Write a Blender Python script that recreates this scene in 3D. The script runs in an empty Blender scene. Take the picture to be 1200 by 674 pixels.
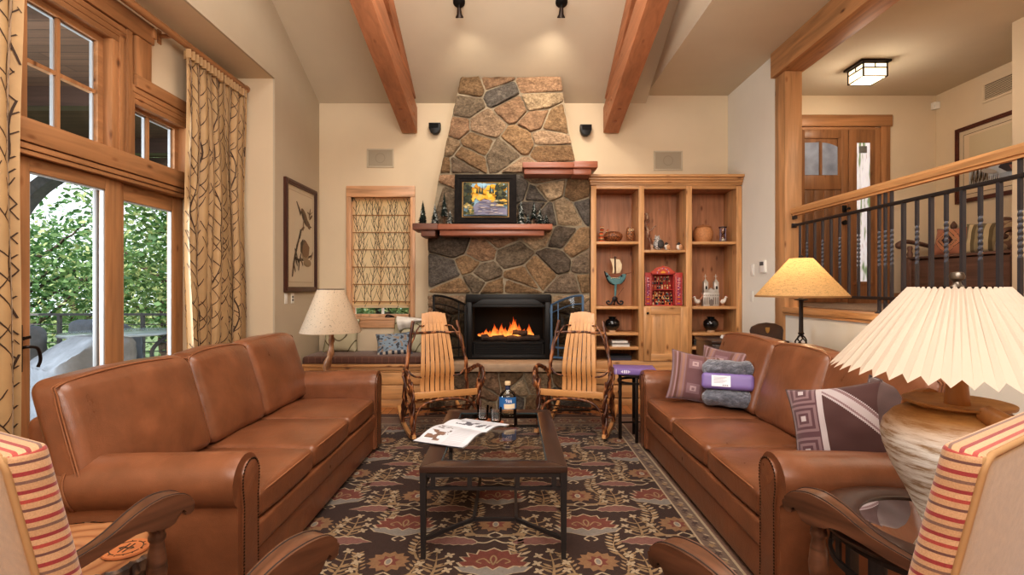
import bpy, bmesh, math, random
from mathutils import Vector, Matrix, noise
PI = math.pi
SC = bpy.context.scene
COL = SC.collection
RN = random.Random(11)
MW = {}

# ------------------------------------------------------------------ colours
def lin(v):
    v = v / 255.0
    return v / 12.92 if v <= 0.04045 else ((v + 0.055) / 1.055) ** 2.4
def S(r, g, b):
    return (lin(r), lin(g), lin(b), 1.0)
def mul(c, k):
    return (min(c[0]*k, 1), min(c[1]*k, 1), min(c[2]*k, 1), 1.0)

# ------------------------------------------------------------------ materials
def newmat(name):
    m = bpy.data.materials.new(name)
    m.use_nodes = True
    nt = m.node_tree
    return m, nt, nt.nodes['Principled BSDF']
def N(nt, t, **kw):
    n = nt.nodes.new(t)
    for k, v in kw.items():
        if k.startswith('i_'):
            key = k[2:]
            n.inputs[int(key) if key.isdigit() else key.replace('_', ' ')].default_value = v
        else:
            setattr(n, k, v)
    return n
def L(nt, a, b):
    nt.links.new(a, b)
def coords(nt, scale=(1, 1, 1), rot=(0, 0, 0)):
    t = N(nt, 'ShaderNodeTexCoord')
    mp = N(nt, 'ShaderNodeMapping')
    mp.inputs['Scale'].default_value = scale
    mp.inputs['Rotation'].default_value = rot
    L(nt, t.outputs['Object'], mp.inputs['Vector'])
    return mp.outputs['Vector']
def ramp(nt, fac, stops, interp='LINEAR'):
    r = N(nt, 'ShaderNodeValToRGB')
    r.color_ramp.interpolation = interp
    e = r.color_ramp.elements
    while len(e) < len(stops):
        e.new(0.5)
    for i, (p, c) in enumerate(stops):
        e[i].position = p
        e[i].color = c
    L(nt, fac, r.inputs['Fac'])
    return r.outputs['Color']
def add_bump(nt, bs, height, strength=0.2, dist=0.01):
    b = N(nt, 'ShaderNodeBump')
    b.inputs['Strength'].default_value = strength
    b.inputs['Distance'].default_value = dist
    L(nt, height, b.inputs['Height'])
    L(nt, b.outputs['Normal'], bs.inputs['Normal'])
def plain(name, col, rough=0.5, metal=0.0, var=None, bump=None, coat=0.0, sheen=0.0, spec=None, scale=(1, 1, 1)):
    m, nt, bs = newmat(name)
    bs.inputs['Base Color'].default_value = col
    bs.inputs['Roughness'].default_value = rough
    bs.inputs['Metallic'].default_value = metal
    bs.inputs['Coat Weight'].default_value = coat
    bs.inputs['Coat Roughness'].default_value = 0.15
    bs.inputs['Sheen Weight'].default_value = sheen
    if spec is not None:
        bs.inputs['Specular IOR Level'].default_value = spec
    v = coords(nt, scale) if (var or bump) else None
    if var:
        n = N(nt, 'ShaderNodeTexNoise')
        n.inputs['Scale'].default_value = var[0]
        n.inputs['Detail'].default_value = 5
        L(nt, v, n.inputs['Vector'])
        L(nt, ramp(nt, n.outputs['Fac'], [(0.3, mul(col, 1 - var[1])), (0.7, mul(col, 1 + var[1]))]), bs.inputs['Base Color'])
    if bump:
        n2 = N(nt, 'ShaderNodeTexNoise')
        n2.inputs['Scale'].default_value = bump[0]
        n2.inputs['Detail'].default_value = 4
        L(nt, v, n2.inputs['Vector'])
        add_bump(nt, bs, n2.outputs['Fac'], bump[1], bump[2] if len(bump) > 2 else 0.005)
    return m
def wood(name, col, axis='z', rough=0.42, contrast=0.30, knots=0.75, coat=0.12, fine=1.0):
    m, nt, bs = newmat(name)
    k = {'x': (0.9, 11, 11), 'y': (11, 0.9, 11), 'z': (11, 11, 0.9)}[axis]
    v = coords(nt, k)
    n = N(nt, 'ShaderNodeTexNoise')
    n.inputs['Scale'].default_value = 1.6*fine
    n.inputs['Detail'].default_value = 7
    n.inputs['Distortion'].default_value = 0.8
    L(nt, v, n.inputs['Vector'])
    c = ramp(nt, n.outputs['Fac'], [(0.28, mul(col, 1 - contrast)), (0.5, col), (0.72, mul(col, 1 + contrast*0.8))])
    # broad board tone
    k2 = {'x': (0.25, 4, 4), 'y': (4, 0.25, 4), 'z': (4, 4, 0.25)}[axis]
    n3 = N(nt, 'ShaderNodeTexNoise')
    n3.inputs['Scale'].default_value = 1.3
    L(nt, coords(nt, k2), n3.inputs['Vector'])
    tone = ramp(nt, n3.outputs['Fac'], [(0.3, (0.82, 0.8, 0.78, 1)), (0.7, (1.1, 1.1, 1.1, 1))])
    mx = N(nt, 'ShaderNodeMix', data_type='RGBA', blend_type='MULTIPLY')
    mx.inputs[0].default_value = 1
    L(nt, c, mx.inputs[6]); L(nt, tone, mx.inputs[7])
    out = mx.outputs[2]
    if knots:
        k3 = {'x': (1.1, 2.6, 2.6), 'y': (2.6, 1.1, 2.6), 'z': (2.6, 2.6, 1.1)}[axis]
        vo = N(nt, 'ShaderNodeTexVoronoi')
        vo.inputs['Scale'].default_value = 3.3
        L(nt, coords(nt, k3), vo.inputs['Vector'])
        kc = ramp(nt, vo.outputs['Distance'], [(0.05, (0.16, 0.10, 0.07, 1)), (0.10, (0.62, 0.5, 0.42, 1)), (0.17, (1, 1, 1, 1))])
        mk = N(nt, 'ShaderNodeMix', data_type='RGBA', blend_type='MULTIPLY')
        mk.inputs[0].default_value = knots
        L(nt, out, mk.inputs[6]); L(nt, kc, mk.inputs[7])
        out = mk.outputs[2]
    L(nt, out, bs.inputs['Base Color'])
    bs.inputs['Roughness'].default_value = rough
    bs.inputs['Coat Weight'].default_value = coat
    bs.inputs['Coat Roughness'].default_value = 0.25
    add_bump(nt, bs, n.outputs['Fac'], 0.12, 0.003)
    return m
def attr(name, rough=0.7, bump=None, var=None, sheen=0.0, spec=0.3, transl=0.0, scale=(1, 1, 1)):
    m, nt, bs = newmat(name)
    a = N(nt, 'ShaderNodeVertexColor', layer_name='Col')
    out = a.outputs['Color']
    if var:
        n = N(nt, 'ShaderNodeTexNoise')
        n.inputs['Scale'].default_value = var[0]
        n.inputs['Detail'].default_value = 8
        n.inputs['Roughness'].default_value = 0.65
        L(nt, coords(nt, scale), n.inputs['Vector'])
        t = ramp(nt, n.outputs['Fac'], [(0.3, (1 - var[1],)*3 + (1,)), (0.7, (1 + var[1],)*3 + (1,))])
        mx = N(nt, 'ShaderNodeMix', data_type='RGBA', blend_type='MULTIPLY')
        mx.inputs[0].default_value = 1
        L(nt, out, mx.inputs[6]); L(nt, t, mx.inputs[7])
        out = mx.outputs[2]
    L(nt, out, bs.inputs['Base Color'])
    bs.inputs['Roughness'].default_value = rough
    bs.inputs['Sheen Weight'].default_value = sheen
    bs.inputs['Specular IOR Level'].default_value = spec
    if bump:
        n2 = N(nt, 'ShaderNodeTexNoise')
        n2.inputs['Scale'].default_value = bump[0]
        n2.inputs['Detail'].default_value = 6
        L(nt, coords(nt), n2.inputs['Vector'])
        add_bump(nt, bs, n2.outputs['Fac'], bump[1], bump[2] if len(bump) > 2 else 0.01)
    if transl:
        tr = N(nt, 'ShaderNodeBsdfTranslucent')
        L(nt, out, tr.inputs['Color'])
        ms = N(nt, 'ShaderNodeMixShader')
        ms.inputs[0].default_value = transl
        L(nt, bs.outputs[0], ms.inputs[1]); L(nt, tr.outputs[0], ms.inputs[2])
        L(nt, ms.outputs[0], nt.nodes['Material Output'].inputs['Surface'])
    return m
def thinglass(name, tint=(0.96, 0.98, 0.98, 1), refl=1.0):
    m, nt, bs = newmat(name)
    tr = N(nt, 'ShaderNodeBsdfTransparent'); tr.inputs[0].default_value = tint
    gl = N(nt, 'ShaderNodeBsdfGlossy'); gl.inputs['Roughness'].default_value = 0.01
    fr = N(nt, 'ShaderNodeFresnel'); fr.inputs['IOR'].default_value = 1.45
    mt = N(nt, 'ShaderNodeMath', operation='MULTIPLY'); mt.inputs[1].default_value = refl
    L(nt, fr.outputs[0], mt.inputs[0])
    ms = N(nt, 'ShaderNodeMixShader')
    L(nt, mt.outputs[0], ms.inputs[0]); L(nt, tr.outputs[0], ms.inputs[1]); L(nt, gl.outputs[0], ms.inputs[2])
    L(nt, ms.outputs[0], nt.nodes['Material Output'].inputs['Surface'])
    return m
def emis(name, col, s):
    m, nt, bs = newmat(name)
    bs.inputs['Base Color'].default_value = col
    bs.inputs['Emission Color'].default_value = col
    bs.inputs['Emission Strength'].default_value = s
    return m
def shade(name, col, transl=0.45, weave=None, speck=None):
    m, nt, bs = newmat(name)
    bs.inputs['Roughness'].default_value = 0.85
    v = coords(nt)
    out = None
    if weave:
        w1 = N(nt, 'ShaderNodeTexNoise'); w1.inputs['Scale'].default_value = 1; w1.inputs['Detail'].default_value = 3
        L(nt, coords(nt, (25, 25, 220)), w1.inputs['Vector'])
        w2 = N(nt, 'ShaderNodeTexNoise'); w2.inputs['Scale'].default_value = 1; w2.inputs['Detail'].default_value = 3
        L(nt, coords(nt, (170, 170, 15)), w2.inputs['Vector'])
        ad = N(nt, 'ShaderNodeMath', operation='ADD')
        L(nt, w1.outputs['Fac'], ad.inputs[0]); L(nt, w2.outputs['Fac'], ad.inputs[1])
        out = ramp(nt, ad.outputs[0], [(0.75, mul(col, 1-weave)), (1.0, col)])
    elif speck:
        w = N(nt, 'ShaderNodeTexNoise'); w.inputs['Scale'].default_value = 90; w.inputs['Detail'].default_value = 2
        L(nt, v, w.inputs['Vector'])
        out = ramp(nt, w.outputs['Fac'], [(0.30, mul(col, 0.45)), (0.38, col)])
    else:
        w = N(nt, 'ShaderNodeTexNoise'); w.inputs['Scale'].default_value = 4
        L(nt, v, w.inputs['Vector'])
        out = ramp(nt, w.outputs['Fac'], [(0.3, mul(col, 0.95)), (0.7, col)])
    L(nt, out, bs.inputs['Base Color'])
    tr = N(nt, 'ShaderNodeBsdfTranslucent'); L(nt, out, tr.inputs['Color'])
    ms = N(nt, 'ShaderNodeMixShader'); ms.inputs[0].default_value = transl
    L(nt, bs.outputs[0], ms.inputs[1]); L(nt, tr.outputs[0], ms.inputs[2])
    L(nt, ms.outputs[0], nt.nodes['Material Output'].inputs['Surface'])
    return m
def stripes(name, axis, period, stops, offset=0.0):
    m, nt, bs = newmat(name)
    sx = N(nt, 'ShaderNodeSeparateXYZ'); L(nt, coords(nt), sx.inputs[0])
    a = N(nt, 'ShaderNodeMath', operation='MULTIPLY_ADD'); a.inputs[1].default_value = 1.0/period; a.inputs[2].default_value = 50.0+offset
    L(nt, sx.outputs['XYZ'.index(axis.upper())], a.inputs[0])
    f = N(nt, 'ShaderNodeMath', operation='FRACT'); L(nt, a.outputs[0], f.inputs[0])
    c = ramp(nt, f.outputs[0], stops, 'CONSTANT')
    nz = N(nt, 'ShaderNodeTexNoise'); nz.inputs['Scale'].default_value = 350
    L(nt, coords(nt), nz.inputs['Vector'])
    t = ramp(nt, nz.outputs['Fac'], [(0.3, (0.85, 0.85, 0.85, 1)), (0.7, (1.1, 1.1, 1.1, 1))])
    mx = N(nt, 'ShaderNodeMix', data_type='RGBA', blend_type='MULTIPLY'); mx.inputs[0].default_value = 1
    L(nt, c, mx.inputs[6]); L(nt, t, mx.inputs[7])
    L(nt, mx.outputs[2], bs.inputs['Base Color'])
    bs.inputs['Roughness'].default_value = 0.75
    bs.inputs['Sheen Weight'].default_value = 0.2
    add_bump(nt, bs, nz.outputs['Fac'], 0.2, 0.002)
    return m
def branches(name, col, line, transl=0.25, vscale=(11, 11, 3.2)):
    m, nt, bs = newmat(name)
    v = coords(nt, vscale)
    nz = N(nt, 'ShaderNodeTexNoise'); nz.inputs['Scale'].default_value = 0.7
    L(nt, v, nz.inputs['Vector'])
    vo = N(nt, 'ShaderNodeTexVoronoi', feature='DISTANCE_TO_EDGE'); vo.inputs['Scale'].default_value = 1.0
    mxv = N(nt, 'ShaderNodeMix', data_type='RGBA', blend_type='MIX'); mxv.inputs[0].default_value = 0.25
    L(nt, v, mxv.inputs[6]); L(nt, nz.outputs['Color'], mxv.inputs[7])
    L(nt, mxv.outputs[2], vo.inputs['Vector'])
    c = ramp(nt, vo.outputs['Distance'], [(0.012, line), (0.03, col)])
    L(nt, c, bs.inputs['Base Color'])
    bs.inputs['Roughness'].default_value = 0.6
    bs.inputs['Sheen Weight'].default_value = 0.25
    tr = N(nt, 'ShaderNodeBsdfTranslucent'); L(nt, c, tr.inputs['Color'])
    ms = N(nt, 'ShaderNodeMixShader'); ms.inputs[0].default_value = transl
    L(nt, bs.outputs[0], ms.inputs[1]); L(nt, tr.outputs[0], ms.inputs[2])
    L(nt, ms.outputs[0], nt.nodes['Material Output'].inputs['Surface'])
    return m
def planks(name, col, width, axis='y', rough=0.4, coat=0.2):
    # boards running along `axis`
    m, nt, bs = newmat(name)
    rot = (0, 0, PI/2) if axis == 'y' else (0, 0, 0)
    br = N(nt, 'ShaderNodeTexBrick')
    L(nt, coords(nt, (1, 1, 1), rot), br.inputs['Vector'])
    br.inputs['Scale'].default_value = 1
    br.inputs['Brick Width'].default_value = 1.6
    br.inputs['Row Height'].default_value = width
    br.inputs['Mortar Size'].default_value = 0.004
    br.inputs['Color1'].default_value = mul(col, 0.85)
    br.inputs['Color2'].default_value = mul(col, 1.12)
    br.inputs['Mortar'].default_value = mul(col, 0.3)
    k = (11, 0.9, 11) if axis == 'y' else (0.9, 11, 11)
    n = N(nt, 'ShaderNodeTexNoise'); n.inputs['Scale'].default_value = 2; n.inputs['Detail'].default_value = 6
    L(nt, coords(nt, k), n.inputs['Vector'])
    t = ramp(nt, n.outputs['Fac'], [(0.3, (0.8, 0.8, 0.8, 1)), (0.7, (1.1, 1.1, 1.1, 1))])
    mx = N(nt, 'ShaderNodeMix', data_type='RGBA', blend_type='MULTIPLY'); mx.inputs[0].default_value = 1
    L(nt, br.outputs['Color'], mx.inputs[6]); L(nt, t, mx.inputs[7])
    L(nt, mx.outputs[2], bs.inputs['Base Color'])
    bs.inputs['Roughness'].default_value = rough
    bs.inputs['Coat Weight'].default_value = coat
    return m
def leather(name, col):
    m, nt, bs = newmat(name)
    n = N(nt, 'ShaderNodeTexNoise'); n.inputs['Scale'].default_value = 5; n.inputs['Detail'].default_value = 7
    n.inputs['Roughness'].default_value = 0.6
    L(nt, coords(nt), n.inputs['Vector'])
    L(nt, ramp(nt, n.outputs['Fac'], [(0.3, mul(col, 0.72)), (0.55, col), (0.75, mul(col, 1.3))]), bs.inputs['Base Color'])
    L(nt, ramp(nt, n.outputs['Fac'], [(0.3, (0.27,)*3+(1,)), (0.7, (0.42,)*3+(1,))]), bs.inputs['Roughness'])
    vo = N(nt, 'ShaderNodeTexVoronoi'); vo.inputs['Scale'].default_value = 320
    L(nt, coords(nt), vo.inputs['Vector'])
    w = N(nt, 'ShaderNodeTexNoise'); w.inputs['Scale'].default_value = 9; w.inputs['Detail'].default_value = 3; w.inputs['Distortion'].default_value = 1.0
    L(nt, coords(nt), w.inputs['Vector'])
    ad = N(nt, 'ShaderNodeMath', operation='MULTIPLY_ADD'); ad.inputs[1].default_value = 0.12
    L(nt, vo.outputs['Distance'], ad.inputs[0]); L(nt, w.outputs['Fac'], ad.inputs[2])
    add_bump(nt, bs, ad.outputs[0], 0.28, 0.012)
    bs.inputs['Coat Weight'].default_value = 0.2
    bs.inputs['Coat Roughness'].default_value = 0.3
    return m

# ------------------------------------------------------------------ mesh builder
def rotm(axis, a):
    return Matrix.Rotation(a, 4, axis)
def cat(pts, n=6):
    P = [Vector(p) for p in pts]
    P = [P[0]*2-P[1]] + P + [P[-1]*2-P[-2]]
    out = []
    for i in range(1, len(P)-2):
        for k in range(n):
            t = k/n
            a, b, c, d = P[i-1], P[i], P[i+1], P[i+2]
            out.append(0.5*((2*b)+(c-a)*t+(2*a-5*b+4*c-d)*t*t+(3*b-a-3*c+d)*t**3))
    out.append(P[-2])
    return out
class B:
    def __init__(s):
        s.bm = bmesh.new()
        s.cl = s.bm.loops.layers.float_color.new('Col')
        s.mi = 0; s.c = (1, 1, 1, 1); s.M = None
    def v(s, p):
        p = Vector(p)
        return s.bm.verts.new(s.M @ p if s.M else p)
    def f(s, vs, c=None):
        try:
            f = s.bm.faces.new(vs)
        except ValueError:
            return None
        f.material_index = s.mi
        c = c or s.c
        for l in f.loops:
            l[s.cl] = c
        return f
    def poly(s, pts, c=None):
        return s.f([s.v(p) for p in pts], c)
    def box(s, x0, x1, y0, y1, z0, z1, bev=0.0, seg=2):
        if x0 > x1: x0, x1 = x1, x0
        if y0 > y1: y0, y1 = y1, y0
        if z0 > z1: z0, z1 = z1, z0
        V = [s.v(p) for p in ((x0,y0,z0),(x1,y0,z0),(x1,y1,z0),(x0,y1,z0),(x0,y0,z1),(x1,y0,z1),(x1,y1,z1),(x0,y1,z1))]
        F = [s.f([V[i] for i in q]) for q in ((3,2,1,0),(4,5,6,7),(0,1,5,4),(1,2,6,5),(2,3,7,6),(3,0,4,7))]
        if bev:
            E = list({e for f in F for e in f.edges})
            bmesh.ops.bevel(s.bm, geom=E, offset=bev, segments=seg, affect='EDGES', profile=0.5)
        return s
    def bar(s, p0, p1, w, h, up=(0, 0, 1), bev=0.0):
        p0, p1 = Vector(p0), Vector(p1)
        d = (p1-p0); ln = d.length; d.normalize()
        u = Vector(up)
        if abs(d.dot(u)) > 0.99: u = Vector((0, 1, 0))
        x = d.cross(u).normalized(); z = x.cross(d)
        M = Matrix((( x.x, d.x, z.x, p0.x),(x.y, d.y, z.y, p0.y),(x.z, d.z, z.z, p0.z),(0,0,0,1)))
        old = s.M
        s.M = (old @ M) if old else M
        s.box(-w/2, w/2, 0, ln, -h/2, h/2, bev)
        s.M = old
        return s
    def tube(s, pts, r, n=8, cap=True, twist=0.0, flat=1.0):
        P = [Vector(p) for p in pts]
        m = len(P)
        rr = r if isinstance(r, (list, tuple)) else [r]*m
        up = None; rings = []
        for i, p in enumerate(P):
            t = (P[min(i+1, m-1)]-P[max(i-1, 0)])
            if t.length < 1e-9: t = Vector((0, 0, 1))
            t.normalize()
            if up is None:
                up = Vector((0, 0, 1)) if abs(t.z) < 0.9 else Vector((1, 0, 0))
            a = t.cross(up)
            if a.length < 1e-6: a = t.cross(Vector((0, 1, 0.1)))
            a.normalize(); b = a.cross(t); up = b
            ring = []
            for k in range(n):
                an = 2*PI*k/n + twist*i
                ring.append(s.v(p + (a*math.cos(an)*flat + b*math.sin(an))*rr[i]))
            rings.append(ring)
        for i in range(m-1):
            for k in range(n):
                s.f([rings[i][k], rings[i][(k+1) % n], rings[i+1][(k+1) % n], rings[i+1][k]])
        if cap:
            s.f(rings[0][::-1]); s.f(rings[-1])
        return s
    def lathe(s, prof, n=32, c=(0, 0, 0), cap=True, wob=None):
        rings = []
        for (r, z) in prof:
            ring = []
            for k in range(n):
                a = 2*PI*k/n
                q = r if wob is None else wob(r, a, z)
                ring.append(s.v((c[0]+q*math.cos(a), c[1]+q*math.sin(a), c[2]+z)))
            rings.append(ring)
        for i in range(len(prof)-1):
            for k in range(n):
                s.f([rings[i][k], rings[i][(k+1) % n], rings[i+1][(k+1) % n], rings[i+1][k]])
        if cap:
            if prof[0][0] > 1e-6: s.f(rings[0][::-1])
            if prof[-1][0] > 1e-6: s.f(rings[-1])
        return s
    def prism(s, pts, a0, a1, axis='z', bev=0.0):
        def mk(p, a):
            return {'x': (a, p[0], p[1]), 'y': (p[0], a, p[1]), 'z': (p[0], p[1], a)}[axis]
        A = [s.v(mk(p, a0)) for p in pts]; Bv = [s.v(mk(p, a1)) for p in pts]
        n = len(pts)
        F = [s.f(A[::-1]), s.f(Bv)]
        for i in range(n):
            F.append(s.f([A[i], A[(i+1) % n], Bv[(i+1) % n], Bv[i]]))
        if bev:
            E = list({e for f in F[:2] for e in f.edges})
            bmesh.ops.bevel(s.bm, geom=E, offset=bev, segments=2, affect='EDGES', profile=0.5)
        return s
    def grid(s, fn, nu, nv, cu=False, cfn=None):
        G = [[s.v(fn(i/nu, j/nv)) for j in range(nv+1)] for i in range(nu if cu else nu+1)]
        for i in range(nu):
            i2 = (i+1) % nu if cu else i+1
            for j in range(nv):
                s.f([G[i][j], G[i2][j], G[i2][j+1], G[i][j+1]], cfn((i+.5)/nu, (j+.5)/nv) if cfn else None)
        return s
    def sphere(s, c, r, nu=14, nv=9):
        if not isinstance(r, (tuple, list)): r = (r, r, r)
        top = s.v((c[0], c[1], c[2]+r[2])); bot = s.v((c[0], c[1], c[2]-r[2]))
        R = []
        for j in range(1, nv):
            th = PI*j/nv
            R.append([s.v((c[0]+r[0]*math.sin(th)*math.cos(2*PI*i/nu), c[1]+r[1]*math.sin(th)*math.sin(2*PI*i/nu), c[2]+r[2]*math.cos(th))) for i in range(nu)])
        for i in range(nu):
            s.f([top, R[0][i], R[0][(i+1) % nu]])
            s.f([bot, R[-1][(i+1) % nu], R[-1][i]])
            for j in range(nv-2):
                s.f([R[j][i], R[j+1][i], R[j+1][(i+1) % nu], R[j][(i+1) % nu]])
        return s
    def rbox(s, c, h, r, n=5, k=3, fn=None):
        # rounded box, fn(unit position, world position) -> position
        def axisvals(hh):
            a = [-(hh-r)+2*(hh-r)*i/n for i in range(n+1)] if hh > r else [0.0]
            return [-hh+(r*i/k) for i in range(k)] + a + [hh-r+r*(i+1)/k for i in range(k)]
        ax = [axisvals(x) for x in h]
        cache = {}
        def vert(p):
            key = (round(p[0], 6), round(p[1], 6), round(p[2], 6))
            if key not in cache:
                q = [max(-(h[i]-r), min(h[i]-r, p[i])) for i in range(3)]
                d = Vector([p[i]-q[i] for i in range(3)])
                d.normalize()
                w = Vector(q) + d*r
                if fn:
                    w = Vector(fn(Vector((w.x/h[0], w.y/h[1], w.z/h[2])), w))
                cache[key] = s.v(w + Vector(c))
            return cache[key]
        for a in range(3):
            b, d = (a+1) % 3, (a+2) % 3
            for sg in (-1, 1):
                for i in range(len(ax[b])-1):
                    for j in range(len(ax[d])-1):
                        q = []
                        for (ii, jj) in ((i, j), (i+1, j), (i+1, j+1), (i, j+1)):
                            p = [0, 0, 0]; p[a] = sg*h[a]; p[b] = ax[b][ii]; p[d] = ax[d][jj]
                            q.append(vert(p))
                        if sg < 0: q = q[::-1]
                        s.f(q)
        return s

def finish(name, b, mats, smooth=35, recalc=True):
    me = bpy.data.meshes.new(name)
    if recalc:
        bmesh.ops.recalc_face_normals(b.bm, faces=b.bm.faces)
    b.bm.to_mesh(me); b.bm.free()
    for m in (mats if isinstance(mats, (list, tuple)) else [mats]):
        me.materials.append(m)
    if smooth:
        me.polygons.foreach_set('use_smooth', [True]*len(me.polygons))
        me.set_sharp_from_angle(angle=math.radians(smooth))
    return me
def obj(name, b, mats, parent=None, local=False, smooth=35, recalc=True, origin=None):
    me = finish(name, b, mats, smooth, recalc)
    o = bpy.data.objects.new(name, me)
    COL.objects.link(o)
    if parent is not None:
        o.parent = parent
        M = MW[parent.name]
        if not local:
            me.transform(M.inverted())
        MW[o.name] = M
    else:
        if origin is None:
            co = [v.co for v in me.vertices]
            origin = ((min(c.x for c in co)+max(c.x for c in co))/2, (min(c.y for c in co)+max(c.y for c in co))/2, min(c.z for c in co))
        T = Matrix.Translation(origin)
        me.transform(T.inverted())
        o.location = origin
        MW[o.name] = T
    return o
def tag(o, label=None, cat_=None, group=None, kind=None):
    if label: o['label'] = label
    if cat_: o['category'] = cat_
    if group: o['group'] = group
    if kind: o['kind'] = kind
    return o
def thing(name, label, cat_, loc=(0, 0, 0), rotz=0.0, group=None):
    o = bpy.data.objects.new(name, None)
    o.empty_display_size = 0.1
    COL.objects.link(o)
    o.location = loc; o.rotation_euler = (0, 0, rotz)
    MW[o.name] = Matrix.Translation(loc) @ rotm('Z', rotz)
    return tag(o, label, cat_, group)
def struct(name, b, mats, smooth=30):
    return tag(obj(name, b, mats, smooth=smooth), kind='structure')
def sthing(name, loc):
    o = bpy.data.objects.new(name, None)
    COL.objects.link(o); o.location = loc
    MW[o.name] = Matrix.Translation(loc)
    return tag(o, kind='structure')
def dup(root, loc, rotz=0.0, label=None, scale=None):
    def cp(o, parent):
        c = o.copy(); COL.objects.link(c)
        if parent is not None: c.parent = parent
        for ch in list(o.children): cp(ch, c)
        return c
    r = cp(root, None)
    r.location = loc; r.rotation_euler = (0, 0, rotz)
    if scale: r.scale = (scale,)*3
    if label: r['label'] = label
    MW[r.name] = Matrix.Translation(loc) @ rotm('Z', rotz)
    return r

# ------------------------------------------------------------------ the palette
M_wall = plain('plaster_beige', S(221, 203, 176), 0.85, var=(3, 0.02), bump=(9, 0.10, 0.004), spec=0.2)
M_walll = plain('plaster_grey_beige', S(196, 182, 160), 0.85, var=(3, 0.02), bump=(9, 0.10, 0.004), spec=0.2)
M_wallw = plain('plaster_white', S(226, 220, 208), 0.85, var=(3, 0.02), bump=(9, 0.08, 0.004), spec=0.2)
M_ceil = plain('plaster_ceiling', S(210, 198, 177), 0.9, var=(3, 0.02), bump=(8, 0.12, 0.005), spec=0.2)
ALD = S(170, 124, 85)
M_aldx = wood('alder_x', ALD, 'x'); M_aldy = wood('alder_y', ALD, 'y'); M_aldz = wood('alder_z', ALD, 'z')
PIN = S(200, 152, 104)
M_pinx = wood('pine_x', PIN, 'x'); M_piny = wood('pine_y', PIN, 'y'); M_pinz = wood('pine_z', PIN, 'z')
M_pinback = wood('pine_back', S(186, 134, 100), 'z', knots=0.7)
PNK = S(214, 168, 130)
M_pkx = wood('window_wood_x', PNK, 'x', knots=0.3); M_pkz = wood('window_wood_z', PNK, 'z', knots=0.3)
FIR = S(178, 121, 86)
M_fir = wood('fir_beam', FIR, 'y', rough=0.55, contrast=0.22, knots=0.35, coat=0.0)
M_posty = wood('beam_knotty', S(188, 143, 100), 'y', knots=0.9, coat=0.0, rough=.6); M_postz = wood('post_knotty', S(190, 145, 102), 'z', knots=0.95)
M_leather = leather('cognac_leather', S(126, 80, 54))
M_stitch = plain('leather_welt', S(140, 92, 62), 0.45)
M_nail = plain('antique_nail', S(70, 52, 38), 0.35, 0.9)
M_iron = plain('dark_iron', S(64, 60, 60), 0.42, 0.6, bump=(60, 0.1, 0.001))
M_ironb = plain('bronze_iron', S(58, 50, 46), 0.38, 0.75)
M_dark = wood('walnut_dark', S(60, 42, 35), 'y', rough=0.3, knots=0, contrast=0.25, coat=0.4)
M_darkx = wood('walnut_dark_x', S(60, 42, 35), 'x', rough=0.3, knots=0, contrast=0.25, coat=0.4)
M_black = plain('black_metal', S(28, 27, 27), 0.45, 0.4)
M_soot = plain('soot', S(16, 15, 15), 0.9)
M_glass = thinglass('window_glass', (0.98, 0.99, 0.99, 1), 0.22)
M_tglass = thinglass('table_glass', (0.97, 0.98, 0.97, 1), 1.15)
M_white = plain('white_plastic', S(232, 228, 220), 0.4)
M_stone = None
def stone_mat():
    m, nt, bs = newmat('fieldstone')
    a = N(nt, 'ShaderNodeVertexColor', layer_name='Col')
    out = a.outputs['Color']
    for sc_, lo, hi, p0, p1, det in ((7, (.60, .59, .58, 1), (1.30, 1.28, 1.25, 1), .32, .68, 8), (34, (.55, .54, .53, 1), (1.25, 1.24, 1.22, 1), .36, .62, 8)):
        n = N(nt, 'ShaderNodeTexNoise'); n.inputs['Scale'].default_value = sc_; n.inputs['Detail'].default_value = det; n.inputs['Roughness'].default_value = .7
        n.inputs['Distortion'].default_value = .6
        L(nt, coords(nt, (1, 1, 1.5)), n.inputs['Vector'])
        mx = N(nt, 'ShaderNodeMix', data_type='RGBA', blend_type='MULTIPLY'); mx.inputs[0].default_value = 1
        L(nt, out, mx.inputs[6]); L(nt, ramp(nt, n.outputs['Fac'], [(p0, lo), (p1, hi)]), mx.inputs[7]); out = mx.outputs[2]
    L(nt, out, bs.inputs['Base Color']); bs.inputs['Roughness'].default_value = .88; bs.inputs['Specular IOR Level'].default_value = .2
    h = N(nt, 'ShaderNodeTexNoise'); h.inputs['Scale'].default_value = 24; h.inputs['Detail'].default_value = 10; h.inputs['Roughness'].default_value = .72
    L(nt, coords(nt), h.inputs['Vector'])
    add_bump(nt, bs, h.outputs['Fac'], 1.0, .03)
    return m
M_stone = stone_mat()
M_mortar = plain('mortar', S(150, 138, 118), 0.95, var=(30, 0.12), bump=(70, 0.5, 0.005))
M_slab = plain('sandstone_slab', S(164, 140, 116), 0.8, var=(14, 0.1), bump=(40, 0.3, 0.004))
M_rug = attr('wool_rug', 0.95, bump=(500, 0.4, 0.003), var=(60, 0.16), sheen=0.1, spec=0.1)
M_paint = attr('painted_surface', 0.6, spec=0.3)
M_fabric = attr('printed_fabric', 0.85, bump=(300, 0.3, 0.002), sheen=0.25, spec=0.15)
M_slat = wood('rocker_oak', S(198, 146, 94), 'z', rough=0.35, knots=0.15, contrast=0.15, coat=0.3)
M_slatx = wood('rocker_oak_x', S(198, 146, 94), 'x', rough=0.35, knots=0.15, contrast=0.15, coat=0.3)
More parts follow.
